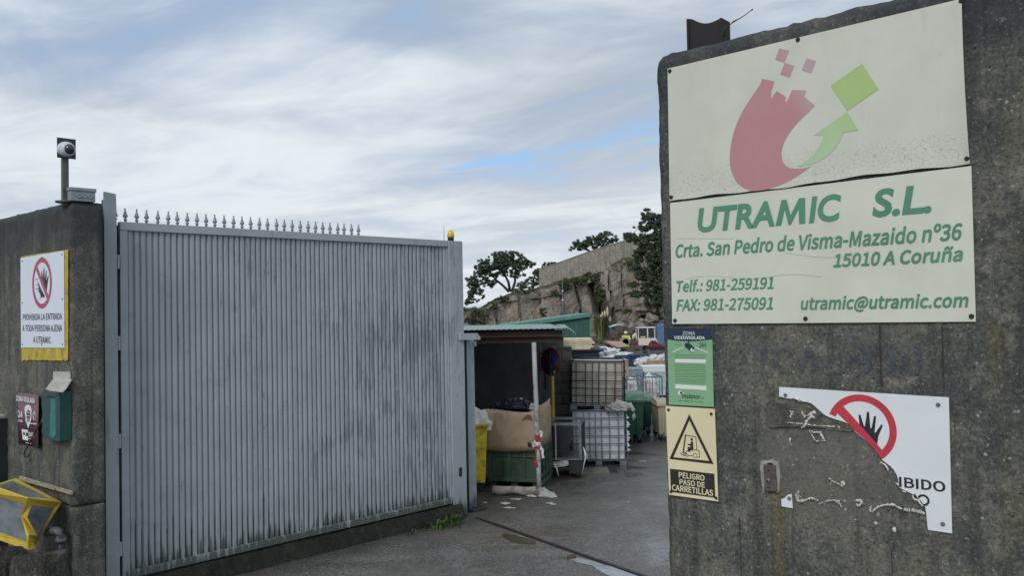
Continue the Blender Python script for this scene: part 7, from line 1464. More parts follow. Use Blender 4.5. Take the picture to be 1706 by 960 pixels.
L_ = [gp(*q)-gp(1020, 783) for q in ((1012, 778), (1026, 778), (1030, 788), (1017, 788.5))]; MB().add([(p.x, p.y, .010) for p in L_]+[(p.x, p.y, .0) for p in L_], [(3, 2, 1, 0), (0, 1, 5, 4), (1, 2, 6, 5), (2, 3, 7, 6), (3, 0, 4, 7)]).build('mat_sheet', M['rubber'], mt2)

# ---- big wheeled containers
def bigbin(x1, Y, w, zb, zrim, zlid, body, lid, label, d=.9, rz=0, group='large wheeled bins'):
    t = thing('wheeled_container', TR(x1-w/2, Y, 0, rz), label, 'bin', group); h2 = w/2
    tb_ = .86
    m = MB(); m.add([(-h2*tb_, 0.05, zb), (h2*tb_, .05, zb), (h2*tb_, d-.05, zb), (-h2*tb_, d-.05, zb), (-h2, 0, zrim), (h2, 0, zrim), (h2, d, zrim), (-h2, d, zrim)], [(0, 3, 2, 1), (0, 1, 5, 4), (1, 2, 6, 5), (2, 3, 7, 6), (3, 0, 4, 7), (4, 5, 6, 7)]); m.build('body', body, t, bevel=.02)
    for x_ in (-.55, 0, .55): MB().box((h2*x_*.95, .012, (zb+zrim)/2), (.035, .03, zrim-zb-.12)).build('rib', body, t, bevel=.006)
    MB().span((-h2-.02, -.025, zrim-.05), (h2+.02, d+.025, zrim)).build('rim', body, t, bevel=.01)
    m = MB(); V = []; n = 12
    for i in range(n+1):
        an = math.pi*i/n; V += [(-h2-.01, d/2-d/2*math.cos(an), zrim+.004+(zlid-zrim)*math.sin(an)), (h2+.01, d/2-d/2*math.cos(an), zrim+.004+(zlid-zrim)*math.sin(an))]
    m.add(V, [(2*i, 2*i+1, 2*i+3, 2*i+2) for i in range(n)]+[tuple(range(0, 2*n+2, 2)), tuple(range(1, 2*n+3, 2))[::-1]], smooth=False); m.build('lid', lid, t)
    MB().tube([(h2+.02, .02, zrim-.10), (h2+.05, .05, zrim-.10), (h2+.05, .05, zrim-.18)], .018, 6).build('lifting_lug', body, t)
    for x_ in (-h2*.7, h2*.7):
        for y_ in (.12, d-.12):
            MB().lathe([(.075, -.022), (.08, 0), (.075, .022)], 14).build('wheel', M['rubber'], t, M=TR(x_, y_, .08, R(20)) @ Matrix.Rotation(R(90), 4, 'Y'))
            MB().box((x_, y_-.02, .12), (.05, .05, .10)).build('castor_fork', M['galv'], t)
x1 = at(1074, 700, 17.3).x
bigbin(x1, 17.3, .62, .17, zat(668, 1060, 17.3), zat(654, 1060, 17.5), M['bingreen'], M['lidgreen'], 'green wheeled container with a rounded lid, nearest to the stacked tanks')
x1 = at(1088, 700, 18.4).x
bigbin(x1, 18.4, .6, .17, zat(668, 1080, 18.4), zat(657, 1080, 18.6), M['bingreen'], M['lidgreen'], 'second green wheeled container, half hidden behind the first')
x1 = at(1133, 700, 17.6).x
bigbin(x1, 17.6, .46, .12, zat(674, 1105, 17.6), zat(668, 1105, 17.6), M['beige'], M['beige'], 'beige wheeled container cut off by the right-hand wall')

# ---- middle distance clutter
tmb = thing('storage_container', Matrix.Translation((0, 0, 0)), 'low dark blue storage container behind the stacked tanks, loaded with timber', 'container')
cx0, cx1 = at(925, 600, 18).x, at(997, 600, 18).x; zc_ = zat(583, 970, 18)
MB().span((cx0, 18, 0), (cx1, 19.8, zc_-.03)).build('container_body', M['darkblue'], tmb, bevel=.01)
MB().span((cx0-.03, 17.95, zc_-.03), (cx1+.03, 19.85, zc_)).build('container_top', M['rubber'], tmb)
for i in range(6): MB().span((cx0+.05+i*.16, 17.975, .1), (cx0+.10+i*.16, 18.0, zc_-.12)).build('rib', M['darkblue'], tmb)
tx0, tx1 = at(940, 570, 17.95).x, at(989, 570, 17.95).x; tlab = ['bottom', 'second', 'third', 'fourth', 'fifth', 'top']
brd = None
zt = zc_+.004
for i in range(6):
    Mi = TR(tx0+random.uniform(-.05, .0), 18.15+random.uniform(-.02, .02), zt, R(random.uniform(-1.2, 1.2)))
    o = MB().span((0, -.1, 0), (tx1-tx0+random.uniform(-.04, .05), .5, .034)).build('timber_board', M['pine'], None, bevel=.003); o.matrix_world = Mi
    tag(o, f'pale fresh timber board, {tlab[i]} of the stack on the dark blue container', 'timber board', 'timber boards on the container'); zt += .040
# far green shed
gs = thing('green_shed', Matrix.Translation((0, 0, 0)), 'green sheet-metal shed with ribbed wall and sloping roof edge, in the middle distance', 'shed')
Yg = 27.0; a_, b_ = at(835, 543, Yg), at(982, 522, Yg)
m = MB(); m.add([(a_.x, Yg, 0), (b_.x, Yg, 0), (b_.x, Yg, b_.z-.08), (a_.x, Yg, a_.z-.08), (a_.x, Yg+5, 0), (b_.x, Yg+5, 0), (b_.x, Yg+5, b_.z-.05), (a_.x, Yg+5, a_.z-.05)], [(0, 1, 2, 3), (1, 5, 6, 2), (5, 4, 7, 6), (4, 0, 3, 7)]); m.build('wall_panel', M['shedgreen'], gs)
nr = 19
for i in range(nr):
    f = (i+.3)/nr; x_ = a_.x+(b_.x-a_.x)*f; zt = a_.z+(b_.z-a_.z)*f-.13
    MB().span((x_, Yg-.03, 0), (x_+.035, Yg-.002, zt)).build('rib', M['shedgreen'], gs)
m = MB(); m.add([(a_.x-.1, Yg-.12, a_.z-.11), (b_.x+.03, Yg-.12, b_.z-.11), (b_.x+.03, Yg-.12, b_.z), (a_.x-.1, Yg-.12, a_.z), (b_.x+.03, Yg+5.2, b_.z-.02), (a_.x-.1, Yg+5.2, a_.z-.02), (a_.x-.1, Yg-.02, a_.z-.11), (b_.x+.03, Yg-.02, b_.z-.11)], [(0, 1, 2, 3), (3, 2, 4, 5), (0, 6, 7, 1)]); m.build('roof', P('roof_edge', (0.075, 0.20, 0.155), .5, var=.15), gs)
MB().span((b_.x-.01, Yg-.04, 0), (b_.x+.05, Yg+.03, b_.z-.11)).build('corner_trim', P('corner_trim', (0.075, 0.20, 0.155), .5), gs)
# wire crates of white packaging
def crate(px0, px1, py, Y, label, d=.9, fill=True):
    x0, x1 = at(px0, py, Y).x, at(px1, py, Y).x; h = zat(py, px0, Y); t = thing('wire_crate', TR(x0, Y, 0), label, 'wire crate', 'wire crates of white packaging'); w = x1-x0
    for a, b in (((0, 0, h-.03), (w, .03, h)), ((0, 0, .1), (w, .03, .13)), ((0, -.002, 0), (.03, .03, h)), ((w-.03, -.002, 0), (w, .03, h)), ((0, d-.03, h-.03), (w, d, h)), ((w-.03, .03, h-.03), (w, d-.03, h)), ((0, .03, h-.03), (.03, d-.03, h))): MB().span(a, b).build('frame_bar', M['galv'], t)
    k_ = int(w/.075)
    for i in range(1, k_): MB().span((w*i/k_-.005, .006, .12), (w*i/k_+.005, .016, h-.03)).build('wire', M['galvdark'], t)
    for z_ in (h*.45, h*.72): MB().span((.03, .017, z_), (w-.03, .027, z_+.01)).build('wire', M['galvdark'], t)
    f = thing('packaging', TR(x0, Y, 0), 'white packaging film heaped in the '+label.split(' of ')[0], 'packaging', 'white packaging in wire crates')
    m = lump((w*.47, d*.45, h*.5), 18, 12, px0, .25, 2.5, 1.0); m.v = [(p[0]+w/2, p[1]+d/2+.02, p[2]+h*.5) for p in m.v]; m.build('film', M['whitebag'], f)
crate(1043, 1069, 632, 20, 'left wire crate of white packaging behind the green containers')
crate(1070, 1104, 628, 20.3, 'right wire crate of white packaging behind the green containers')
def box_thing(name, px0, px1, pyt, pyb, Y, mat, label, cat, d=.8, bev=.01, group=None, rz=0):
    x0, x1 = at(px0, pyt, Y).x, at(px1, pyt, Y).x; z1 = zat(pyt, px0, Y); z0 = max(0, zat(pyb, px0, Y))
    t = thing(name, TR(x0, Y, z0, rz), label, cat, group); MB().span((0, 0, 0), (x1-x0, d, z1-z0)).build('box_body', mat, t, bevel=bev)
    MB().span((-.01, -.01, z1-z0+.001), (x1-x0+.01, d+.01, z1-z0+.03)).build('box_lid', mat, t, bevel=bev); return t
box_thing('cardboard_carton', 1035, 1047, 602, 640, 21, M['card'], 'upright brown cardboard carton right behind the upper tank', 'cardboard box')
box_thing('crate_stack', 1043, 1071, 617, 660, 23, P('bluegrey_sheet', (.20, .24, .30), .5, var=.3), 'blue-grey plastic crates behind the left wire crate', 'crates')
box_thing('foam_block', 1071, 1112, 613, 660, 24, M['offwhite'], 'stack of white foam blocks behind the right wire crate', 'foam block')
box_thing('foam_tray', 1074, 1112, 622, 660, 22.9, P('cyan_tray', (.34, .46, .48), .5), 'pale blue tray in front of the white foam blocks', 'tray', d=.5)
box_thing('cardboard_carton', 1080, 1114, 603, 660, 26, M['card'], 'long brown cardboard carton with white sacks on top', 'cardboard box')
for i, (px, py, rp, s_) in enumerate(((1066, 601, 8, 3), (1078, 598, 8, 6), (1089, 595, 9, 11), (1100, 595, 9, 14), (1108, 594, 8, 17))):
    p = at(px, py, 26.4); r = rp*26.4/1400*1.15
    t = thing('white_sack', Matrix.Translation((p.x, 26.4, p.z-.08)), ('white sack leftmost of the heap on the long carton', 'white sack second from the left on the long carton', 'pinkish white sack in the middle of the heap on the long carton', 'white sack right of the middle on the long carton', 'white sack touching the right-hand wall edge in view')[i], 'sack', 'white sacks heaped behind the bins')
    lump((r, r, r*.8), 16, 10, s_, .4, 2.4, .9).build('sack_body', M['whitebag'], t)
box_thing('pallet_stack', 1060, 1114, 606, 660, 27.2, M['darkblue'], 'dark blue plastic pallets behind the white sacks', 'pallets', d=1)
# blue mesh crates
for i, (px0, px1, pt, Y) in enumerate(((1000, 1024, 597, 32), (1024, 1046, 592, 33), (1046, 1068, 590, 34), (1030, 1052, 604, 30))):
    x0, x1 = at(px0, pt, Y).x, at(px1, pt, Y).x; z1 = zat(pt, px0, Y)
    t = thing('mesh_pallet', TR(x0, Y, 0, R(random.uniform(-6, 6))), ('dark blue lattice crate left of the others, under the white sheeting', 'dark blue lattice crate in the middle of the row', 'dark blue lattice crate at the right end of the row', 'dark blue lattice crate nearest the camera')[i], 'crate', 'dark blue lattice crates'); w = x1-x0
    nk = 9
    for q in range(nk): MB().span((w*q/nk, 0, 0), (w*q/nk+.03, .03, z1)).build('slat', M['bluepl'], t)
    for q in range(4): MB().span((0, -.012, z1*(.2+.25*q)), (w, 0, z1*(.2+.25*q)+.04)).build('slat', M['bluepl'], t)
    MB().span((.02, .06, 0), (w-.02, .9, z1*.92)).build('crate_body', M['darkblue'], t)
# white sheeting heap
for i, (px, py, rx, rz_, s_, mt_) in enumerate(((1010, 590, .62, .38, 2, 'whitebag'), (990, 596, .40, .25, 7, 'whitebag'), (1000, 584, .5, .22, 12, 'bluepl'), (1023, 593, .4, .2, 20, 'whitebag'), (1038, 590, .5, .2, 25, 'whitebag'), (1062, 597, .4, .18, 31, 'greybag'))):
    p = at(px, py, 35); t = thing('plastic_sheeting', Matrix.Translation((p.x, 35, p.z-.12)), ('white plastic sheeting piled in the middle of the yard heap', 'white sheeting at the left end of the yard heap', 'dark blue sheeting on top of the yard heap', 'flat white sheeting right of the heap', 'thin white sheeting between the lattice crates', 'grey sheeting at the right end of the row')[i], 'plastic sheeting', 'sheeting on the yard heap')
    lump((rx, .5, rz_), 16, 10, s_, .6, 2.0, .8).build('sheeting', M[mt_], t)
hp = thing('waste_heap', Matrix.Translation((at(1025, 600, 37).x, 37, 0)), 'long low dark heap of mixed waste across the yard', 'waste heap'); lump((2.2, 1.6, .85), 40, 16, 41, .5, 3.5, .05).build('heap_body', P('mixed_waste', (.05, .055, .065), .7, var=.8, scale=4, dirt=(.25, .24, .22), dirt_amt=.6, dscale=5, bump=.6, bscale=12), hp)
# chipboard and rails, soil
cb_ = thing('chipboard_sheet', Matrix.Translation((0, 0, 0)), 'large tan chipboard sheet lying tilted in front of the concrete pipe', 'board')
L_ = [at(1008, 568, 50), at(1034, 569, 50), at(1050, 577, 47), at(1030, 579, 46)]; m = MB(); m.add([tuple(p) for p in L_]+[(p.x, p.y+.05, p.z-.05) for p in L_], [(3, 2, 1, 0), (0, 1, 5, 4), (1, 2, 6, 5), (2, 3, 7, 6), (3, 0, 4, 7)]); m.build('sheet', P('chipboard', (.40, .26, .15), .8), cb_)
m = MB(); m.add([(L_[0].x, 50.2, 0), (L_[1].x+.6, 50.2, 0), (L_[1].x, 50.2, L_[1].z-.06), (L_[0].x, 50.2, L_[0].z-.06)], [(0, 1, 2, 3)]); m.build('sheet_support', M['soil'], cb_)
pr_ = thing('metal_rail', Matrix.Translation((0, 0, 0)), 'pale metal rail leaning from the chipboard down to the waste heap', 'rail'); MB().tube([at(1006, 570, 46), at(1018, 575, 44), at(1026, 582, 42)], .03, 6).build('rail_body', M['galv'], pr_)
pc = at(1042.5, 570, 55)
cp = thing('concrete_pipe', Matrix.Translation((pc.x, 55, 0)), 'short round grey concrete pipe lying open towards the camera', 'concrete pipe')
m = MB(); m.lathe([(.20, 0), (.20, .9), (.31, .9), (.31, 0), (.20, 0)], 24); m.build('pipe_ring', M['pipe'], cp, M=Matrix.Translation((0, 0, pc.z)) @ Matrix.Rotation(R(-90), 4, 'X'))
MB().lathe([(.20, .5), (.19, .51)], 20).build('pipe_inside', M['rubber'], cp, M=Matrix.Translation((0, 0, pc.z)) @ Matrix.Rotation(R(-90), 4, 'X'))
lump((.9, .7, pc.z-.28), 18, 8, 3, .2, 2, .05).build('soil_bed', M['soil'], cp)
for i, (px, py, rp, Y, s_, lb_) in enumerate(((1040, 546, 22, 64, 3, 'brown soil mound behind the worker'), (1082, 548, 30, 70, 8, 'rubble mound behind the digger'), (1115, 550, 30, 66, 15, 'dark soil mound at the right edge of the yard'), (1000, 566, 22, 66, 22, 'low brown mound at the foot of the pampas grass'))):
    p = at(px, py, Y); t = thing('soil_mound', Matrix.Translation((p.x, Y, 0)), lb_, 'mound', 'mounds at the foot of the quarry'); lump((rp*Y/1400*1.15, 1.6, p.z), 30, 14, s_, .35, 2.4, .02).build('mound_body', M['soil'], t)

# ---- worker crouching behind the pipe
wk = at(1042.5, 566, 57.5)
me = bpy.data.meshes.new('person'); J = {'pel': (0, .05, .38), 'sp': (0, 0, .60), 'ch': (0, -.06, .80), 'nk': (0, -.09, .93), 'hd': (0, -.12, 1.04), 'ls': (-.20, -.06, .85), 'le': (-.27, -.20, .62), 'lh': (-.15, -.40, .50), 'rs': (.20, -.06, .85), 're': (.27, -.20, .62), 'rh': (.14, -.42, .52), 'lk': (-.16, -.34, .50), 'la': (-.14, -.05, .08), 'lt': (-.14, -.20, .04), 'rk': (.16, -.34, .50), 'ra': (.14, -.05, .08), 'rt': (.14, -.20, .04)}
names = list(J); E_ = [('pel', 'sp'), ('sp', 'ch'), ('ch', 'nk'), ('nk', 'hd'), ('ch', 'ls'), ('ls', 'le'), ('le', 'lh'), ('ch', 'rs'), ('rs', 're'), ('re', 'rh'), ('pel', 'lk'), ('lk', 'la'), ('la', 'lt'), ('pel', 'rk'), ('rk', 'ra'), ('ra', 'rt')]
me.from_pydata([J[n_] for n_ in names], [(names.index(a), names.index(b)) for a, b in E_], [])
po = bpy.data.objects.new('person', me); COL.objects.link(po); po.modifiers.new('skin', 'SKIN'); me.materials.append(M['trouser'])
rad = {'pel': .15, 'sp': .14, 'ch': .16, 'nk': .06, 'hd': .10, 'ls': .07, 'rs': .07, 'le': .05, 're': .05, 'lh': .04, 'rh': .04, 'lk': .08, 'rk': .08, 'la': .05, 'ra': .05, 'lt': .05, 'rt': .05}
if not me.skin_vertices: me.skin_vertices.new() if hasattr(me.skin_vertices, 'new') else None
if me.skin_vertices:
    for i, n_ in enumerate(names): me.skin_vertices[0].data[i].radius = (rad[n_], rad[n_]*.9); 
    me.skin_vertices[0].data[0].use_root = True
po.modifiers.new('sub', 'SUBSURF').levels = 1
po.location = (wk.x, 57.5, 0); tag(po, 'worker in white helmet and yellow hi-vis jacket crouching behind the concrete pipe', 'person')
MB().lathe([(.155, 0), (.13, .01), (.125, .06), (.09, .12), (.03, .145)], 16, c=(0, -.12, 1.06)).build('helmet', M['exwhite'], po)
MB().lathe([(.055, -.10), (.085, -.06), (.10, 0), (.095, .05), (.05, .08)], 14, c=(0, -.125, 1.02)).build('head', M['skin'], po)
m = MB(); m.lathe([(.17, -.22), (.185, -.1), (.20, .05), (.19, .14), (.08, .18)], 16, c=(0, -.03, .74)); m.tube([(-.17, -.06, .86), (-.27, -.2, .63), (-.18, -.36, .53)], [.085, .07, .055], 10); m.tube([(.17, -.06, .86), (.27, -.2, .63), (.17, -.38, .54)], [.085, .07, .055], 10); m.build('jacket', M['hivis'], po)

# ---- small digger
dx = at(1064, 580, 55); s_ = 55/1400
dg = thing('mini_digger', Matrix.Translation((dx.x, 55, 0)), 'small red and white tracked digger with a glazed cab, at the foot of the quarry', 'digger')
zz = lambda py: zat(py, 1080, 55)
def dbox(a, b, y0, y1, name, mat, bev=.03): return MB().span(((a-1064)*s_, y0, b[0]), ((a_2-1064)*s_ if False else 0, y1, b[1])).build(name, mat, dg)
def db(pa, pb, pt, pbm, y0, y1, name, mat, bev=.02): return MB().span(((pa-1064)*s_, y0, zz(pbm)), ((pb-1064)*s_, y1, zz(pt))).build(name, mat, dg, bevel=bev)
for pa, pb in ((1063.5, 1065), (1078.5, 1080.5), (1090.5, 1092)): db(pa, pb, 546.5, 564, 0, .06, 'cab_pillar', M['exwhite'], .005); db(pa, pb, 546.5, 564, .94, 1.0, 'cab_pillar', M['exwhite'], .005)
db(1063, 1092.5, 545, 547, -.04, 1.04, 'cab_roof', M['exwhite'])
db(1065.2, 1078.3, 547.2, 563, .02, .03, 'cab_window', M['glass'], 0); db(1080.7, 1090.3, 547.2, 563, .02, .03, 'cab_window', M['glass'], 0)
db(1065, 1078, 547.5, 563, .90, .91, 'cab_window', M['glass'], 0)
db(1067.5, 1075.5, 560.3, 563, -.01, .015, 'number_plate', M['yellow'], 0)
db(1064, 1084, 564, 576, -.08, 1.1, 'body', M['exwhite'], .04)
m = MB(); m.prism([((a-1064)*s_, zz(b)) for a, b in ((1084, 564), (1093, 564), (1097, 571), (1098, 576), (1084, 576))], -.05, 1.05); m.build('engine_cover', M['exwhite'], dg, bevel=.03)
m = MB(); m.prism([((a-1064)*s_, zz(b)) for a, b in ((1082, 570), (1086, 567), (1092, 568), (1097, 572), (1103, 574), (1104, 580), (1078, 580), (1079, 576))], -.10, 1.12); m.build('counterweight', M['exred'], dg, bevel=.03)
db(1060, 1066, 569, 576, .1, .9, 'front_guard', M['exred'], .02); db(1085.5, 1093, 569, 574, -.115, -.10, 'vent_grille', M['dark_metal'], 0)
for y0 in (-.1, .75):
    m = MB(); m.prism([((a-1064)*s_, b) for a, b in ((1076, .0), (1106, .0), (1109, .1), (1106, .22), (1076, .22), (1073, .1))], y0, y0+.3); m.build('track', M['rubber'], dg, bevel=.02)
m = MB(); m.tube([(.0, .3, zz(570)), (-.12, .2, zz(562)), (-.2, .15, zz(557)), (-.30, .1, zz(560)), (-.34, .1, zz(566))], [.07, .10, .12, .10, .05], 8); m.build('boom', M['exwhite'], dg)
# ---- blue things at the foot of the cliff
for nm, px0, px1, pt, pb, Y, mat, lb_ in (('blue_tank', 1018, 1026, 546, 566, 66, 'bluepale', 'upright blue plastic tank left of the soil mound'), ('blue_container', 1095, 1112, 541, 575, 63, 'bluepale', 'tall blue container behind the digger, at the right-hand wall edge')):
    box_thing(nm, px0, px1, pt, pb+10, Y, M[mat], lb_, 'container', d=1.0, bev=.05)
cn = thing('white_canopy', Matrix.Translation((at(1017, 541, 66).x, 65.6, 0)), 'small white sheet canopy over the blue tank', 'canopy')
zq = zat(542, 1020, 65.6); m = MB(); m.add([(-.05, 0, zq-.12), (.55, 0, zq+.05), (.95, 0, zq), (-.05, 1.3, zq-.12), (.55, 1.3, zq+.05), (.95, 1.3, zq)], [(0, 1, 4, 3), (1, 2, 5, 4)]); o = m.build('canopy_sheet', M['offwhite'], cn); o.modifiers.new('s', 'SOLIDIFY').thickness = .04
for x_ in (0, .9): MB().span((x_, .05, 0), (x_+.05, .1, zq-.06)).build('canopy_post', M['galv'], cn)
gp_ = box_thing('panel_fence', 1028, 1040, 539, 560, 67, P('pale_panel', (.30, .29, .26), .7), 'pale ribbed panel standing behind the soil mound', 'panel', d=.1)
for i in range(6): MB().span((.03+i*.09, -.02, 0), (.06+i*.09, 0, 1.0)).build('panel_rib', M['galv'], gp_)

# ================================================================== QUARRY FACE, TERRACE, TREES
prof = [(-400, 524), (500, 523), (700, 521), (776, 520), (800, 512), (830, 494), (850, 487), (898, 479), (950, 463), (1000, 447), (1045, 429), (1110, 420), (1300, 400), (2200, 380)]
YC = 82.0
PX = [at(a, b, YC).x for a, b in prof]; PZ = [at(a, b, YC).z for a, b in prof]
PZ = [max(1.0, z_) for z_ in PZ]
def ztop(x): return float(np.interp(x, PX, PZ))
rs = np.random.default_rng(5)
cols = [-60.0]
while cols[-1] < 80: cols.append(cols[-1]+rs.uniform(.7, 2.6))
cells = {}
def cell(ci, ri):
    if (ci, ri) not in cells: cells[(ci, ri)] = (rs.uniform(-.30, .30), rs.uniform(-.28, .28), rs.uniform(-.22, .22), rs.uniform(0, 1))
    return cells[(ci, ri)]
rowof = {}
def cliff_y(x, z, zt_):
    xx = x+0.35*noise.noise(Vector((x*.3, 0, z*.5)))+.12*(z-2)*0.5
    ci = int(np.searchsorted(cols, xx)); c0, c1 = cols[ci-1], cols[ci]
    if ci not in rowof: rowof[ci] = (rs.uniform(1.8, 5.5), rs.uniform(0, 5), rs.uniform(-.5, .5), rs.uniform(.2, 1))
    rh, ro_, co_, cd_ = rowof[ci]; rz_ = (z+ro_+.35*(x-c0)*(co_)+.3*noise.noise(Vector((x*.7, 3, z*.4))))/rh; ri = int(math.floor(rz_))
    off, tx, tz, q = cell(ci, ri)
    f = (xx-c0)/(c1-c0); g_ = rz_-ri
    y = off+co_+tx*(f-.5)*2+tz*(g_-.5)*2
    crack = min(f, 1-f)*(c1-c0); y += .95*cd_*max(0, 1-crack/.15); cr2 = min(g_, 1-g_)*rh; y += .55*q*max(0, 1-cr2/.11)
    y += .22*noise.noise(Vector((x*.6, 1, z*.6)))+.12*noise.noise(Vector((x*1.9, 1, z*1.5)))+.09*noise.noise(Vector((x*4.7, 1, z*4.2)))
    return y
def big_cleft(x, z):                       # the dark cleft beside the tall brown buttress
    c = at(1003, 520, YC).x-(z-2.8)*.28; d = abs(x-c); w = .75+.12*max(0, 4-z)
    return 3.4*max(0, 1-d/w)
m = MB(); xs_ = np.concatenate([np.arange(-60, -8, 1.0), np.arange(-8, 20, .14), np.arange(20, 80, 1.0)]); nz = 58; V = []
for x_ in xs_:
    zt_ = ztop(x_)+.35*noise.noise(Vector((x_*.5, 9, 0)))+.15*noise.noise(Vector((x_*2, 9, 0)))
    for j in range(nz+1):
        z_ = -.3+(zt_+.3)*j/nz; b = z_/max(zt_, 1)
        y_ = YC+cliff_y(x_, z_, zt_)+big_cleft(x_, z_)+b*1.2+1.4*max(0, (b-.90)/.10)**2-1.2*max(0, .25-b)
        V.append((x_, y_, z_))
    for j, (dy, dz) in enumerate(((3.0, .05), (6, -.1), (14, -.8), (40, -3), (120, -4))):
        V.append((x_, YC+dy, max(-.5, zt_+dz)))
nn_ = nz+6; F = [(i*nn_+j, (i+1)*nn_+j, (i+1)*nn_+j+1, i*nn_+j+1) for i in range(len(xs_)-1) for j in range(nn_-1)]
m.add(V, F, smooth=False); struct(m.build('quarry_hill', M['rock']))
# boulders tumbled below the cliff
for i in range(16):
    px = 1055+random.uniform(-12, 55); Y = random.uniform(71, 79); p = at(px, 540, Y); r = random.uniform(.4, 1.1)
    zb = max(0, (Y-68)*.14)+(1.4 if px > 1070 else .3)*random.random()
    t = MB(); tm = lump((r, r*.8, r*.7), 8, 6, i*7, .5, 1.6, .6); o = tm.build('boulder', M['rock']); o.location = (p.x, Y, zb+.1); o.rotation_euler = (0, 0, random.uniform(0, 6))
    tag(o, 'grey-brown angular boulder in the rubble behind the digger', 'boulder', 'boulders below the quarry face')
# terrace wall
tw_ = thing('terrace_wall', Matrix.Translation((0, 0, 0)), 'long pale concrete terrace wall climbing along the top of the quarry face', 'wall')
YW = 84.5; topp = [(898, 449), (925, 440), (950, 431), (975, 422), (1000, 413.5), (1025, 406), (1048, 399), (1080, 391), (1130, 380), (1300, 350)]; bott = [(898, 480), (925, 473), (950, 465), (975, 457), (1000, 449), (1025, 439), (1048, 430), (1080, 424), (1130, 415), (1300, 400)]
for i in range(len(topp)-1):
    a, b, c_, d_ = at(*topp[i], YW), at(*topp[i+1], YW), at(*bott[i+1], YW), at(*bott[i], YW)
    m = MB(); g_ = .006; m.prism([(d_.x+g_, d_.z-1.0), (c_.x-g_, c_.z-1.0), (b.x-g_, b.z), (a.x+g_, a.z)], YW+random.uniform(-.01, .01), YW+.5); m.build('wall_panel', M['retain'], tw_)
    m = MB(); m.prism([(a.x+g_, a.z), (b.x-g_, b.z), (b.x-g_, b.z+.07), (a.x+g_, a.z+.07)], YW-.05, YW+.55); m.build('coping', M['retain'], tw_)
def leafmesh(name, cl, per, size, mat, parent, flat_=.75, seed=0, wd_=.13):
    """cl: list of (x, y, z, r); many small tilted triangles spread through each clump"""
    g = np.random.default_rng(seed); C_ = np.array(cl); n = len(C_)*per
    d = g.normal(size=(n, 3)); d /= np.linalg.norm(d, axis=1)[:, None]; rr = g.random(n)**.45
    idx = np.repeat(np.arange(len(C_)), per); ctr = C_[idx, :3]+d*(C_[idx, 3]*rr)[:, None]*np.array([1, 1, flat_])
    a = g.normal(size=(n, 3)); a /= np.linalg.norm(a, axis=1)[:, None]; b = np.cross(a, d); b /= (np.linalg.norm(b, axis=1)[:, None]+1e-9)
    s_ = size*g.uniform(.5, 1.3, size=n)[:, None]
    V = np.stack([ctr-a*s_*.6-b*s_*wd_, ctr+a*s_*.6, ctr-a*s_*.5+b*s_*wd_], 1).reshape(-1, 3)
    me = bpy.data.meshes.new(name); me.vertices.add(3*n); me.vertices.foreach_set('co', V.ravel()); me.loops.add(3*n); me.loops.foreach_set('vertex_index', np.arange(3*n, dtype=np.int32))
    me.polygons.add(n); me.polygons.foreach_set('loop_start', np.arange(0, 3*n, 3, dtype=np.int32)); me.polygons.foreach_set('loop_total', np.full(n, 3, dtype=np.int32)); me.update(); me.validate()
    me.materials.append(mat); o = bpy.data.objects.new(name, me); COL.objects.link(o); o.parent = parent; return o
def clumps(ells, Y, rpx, dens, seed, dj=1.0):
    g = random.Random(seed); out = []
    for (cx_, cy_, ax, ay) in ells:
        k_ = max(2, int(ax*ay*dens))
        for _ in range(k_):
            an = g.uniform(0, 6.283); rr = math.sqrt(g.random()); px, py = cx_+ax*rr*math.cos(an), cy_+ay*rr*math.sin(an)
            if noise.noise(Vector((px*.09, py*.12, seed))) < -.30: continue
            yy_ = Y+g.uniform(-1, 1)*ax*Y/1400*.7*dj; p = at(px, py, yy_); out.append((p.x, yy_, p.z, rpx*g.uniform(.6, 1.35)*Y/1400))
    return out
def tree(name, label, cat, Y, ells, limbs, rpx=4.5, dens=.10, per=90, size=.20, seed=0, group=None, leaf='pineleaf', tr_=1.0):
    b0 = at(*limbs[0][0], Y) if limbs else at(ells[0][0], ells[0][1], Y)
    t = thing(name, Matrix.Translation((0, 0, 0)), label, cat, group)
    cl = clumps(ells, Y, rpx, dens, seed)
    leafmesh('crown', cl, int(per*1.6), size*1.15, M[leaf], t, .75, seed)
    if limbs:
        m = MB()
        for i, L_ in enumerate(limbs):
            P_ = [at(a, b, Y+.3*math.sin(i*2+j)) for j, (a, b) in enumerate(L_)]; w0 = (.16 if i < 3 else .09)*tr_
            m.tube(P_, [w0*(1-.7*j/(len(P_)-1)) for j in range(len(P_))], 7)
        g = random.Random(seed); 
        ends = [at(*q, Y) for L_ in limbs for q in L_[1:]]
        for c_ in cl[::3]:
            q = min(ends, key=lambda e: (e-Vector(c_[:3])).length)
            mid = q.lerp(Vector(c_[:3]), .5)+Vector((0, 0, -.12)); m.tube([q, mid, Vector(c_[:3])], [.035*tr_, .028*tr_, .012], 5, cap=False)
        m.build('trunk', M['bark'], t)
    return t
tree('pine_tree', 'open-crowned spreading pine on the left shoulder of the quarry', 'pine tree', 88,
     [(836, 433, 26, 13), (852, 428, 22, 10), (822, 445, 26, 12), (845, 445, 28, 11), (868, 440, 16, 9), (882, 441, 10, 5), (803, 445, 13, 12), (800, 462, 18, 12), (786, 470, 11, 10), (793, 490, 14, 13), (782, 500, 8, 12), (818, 474, 14, 5), (862, 458, 14, 5), (830, 458, 16, 5)],
     [[(848, 486), (838, 476), (826, 466), (816, 456), (806, 446)], [(850, 486), (847, 470), (841, 458), (832, 450), (824, 438)], [(853, 486), (858, 470), (859, 452), (856, 438), (850, 428)], [(826, 466), (812, 470), (798, 476), (788, 488)], [(858, 455), (868, 447), (880, 441)], [(841, 458), (846, 444), (842, 432)]], 2.4, .36, 60, .15, 3)
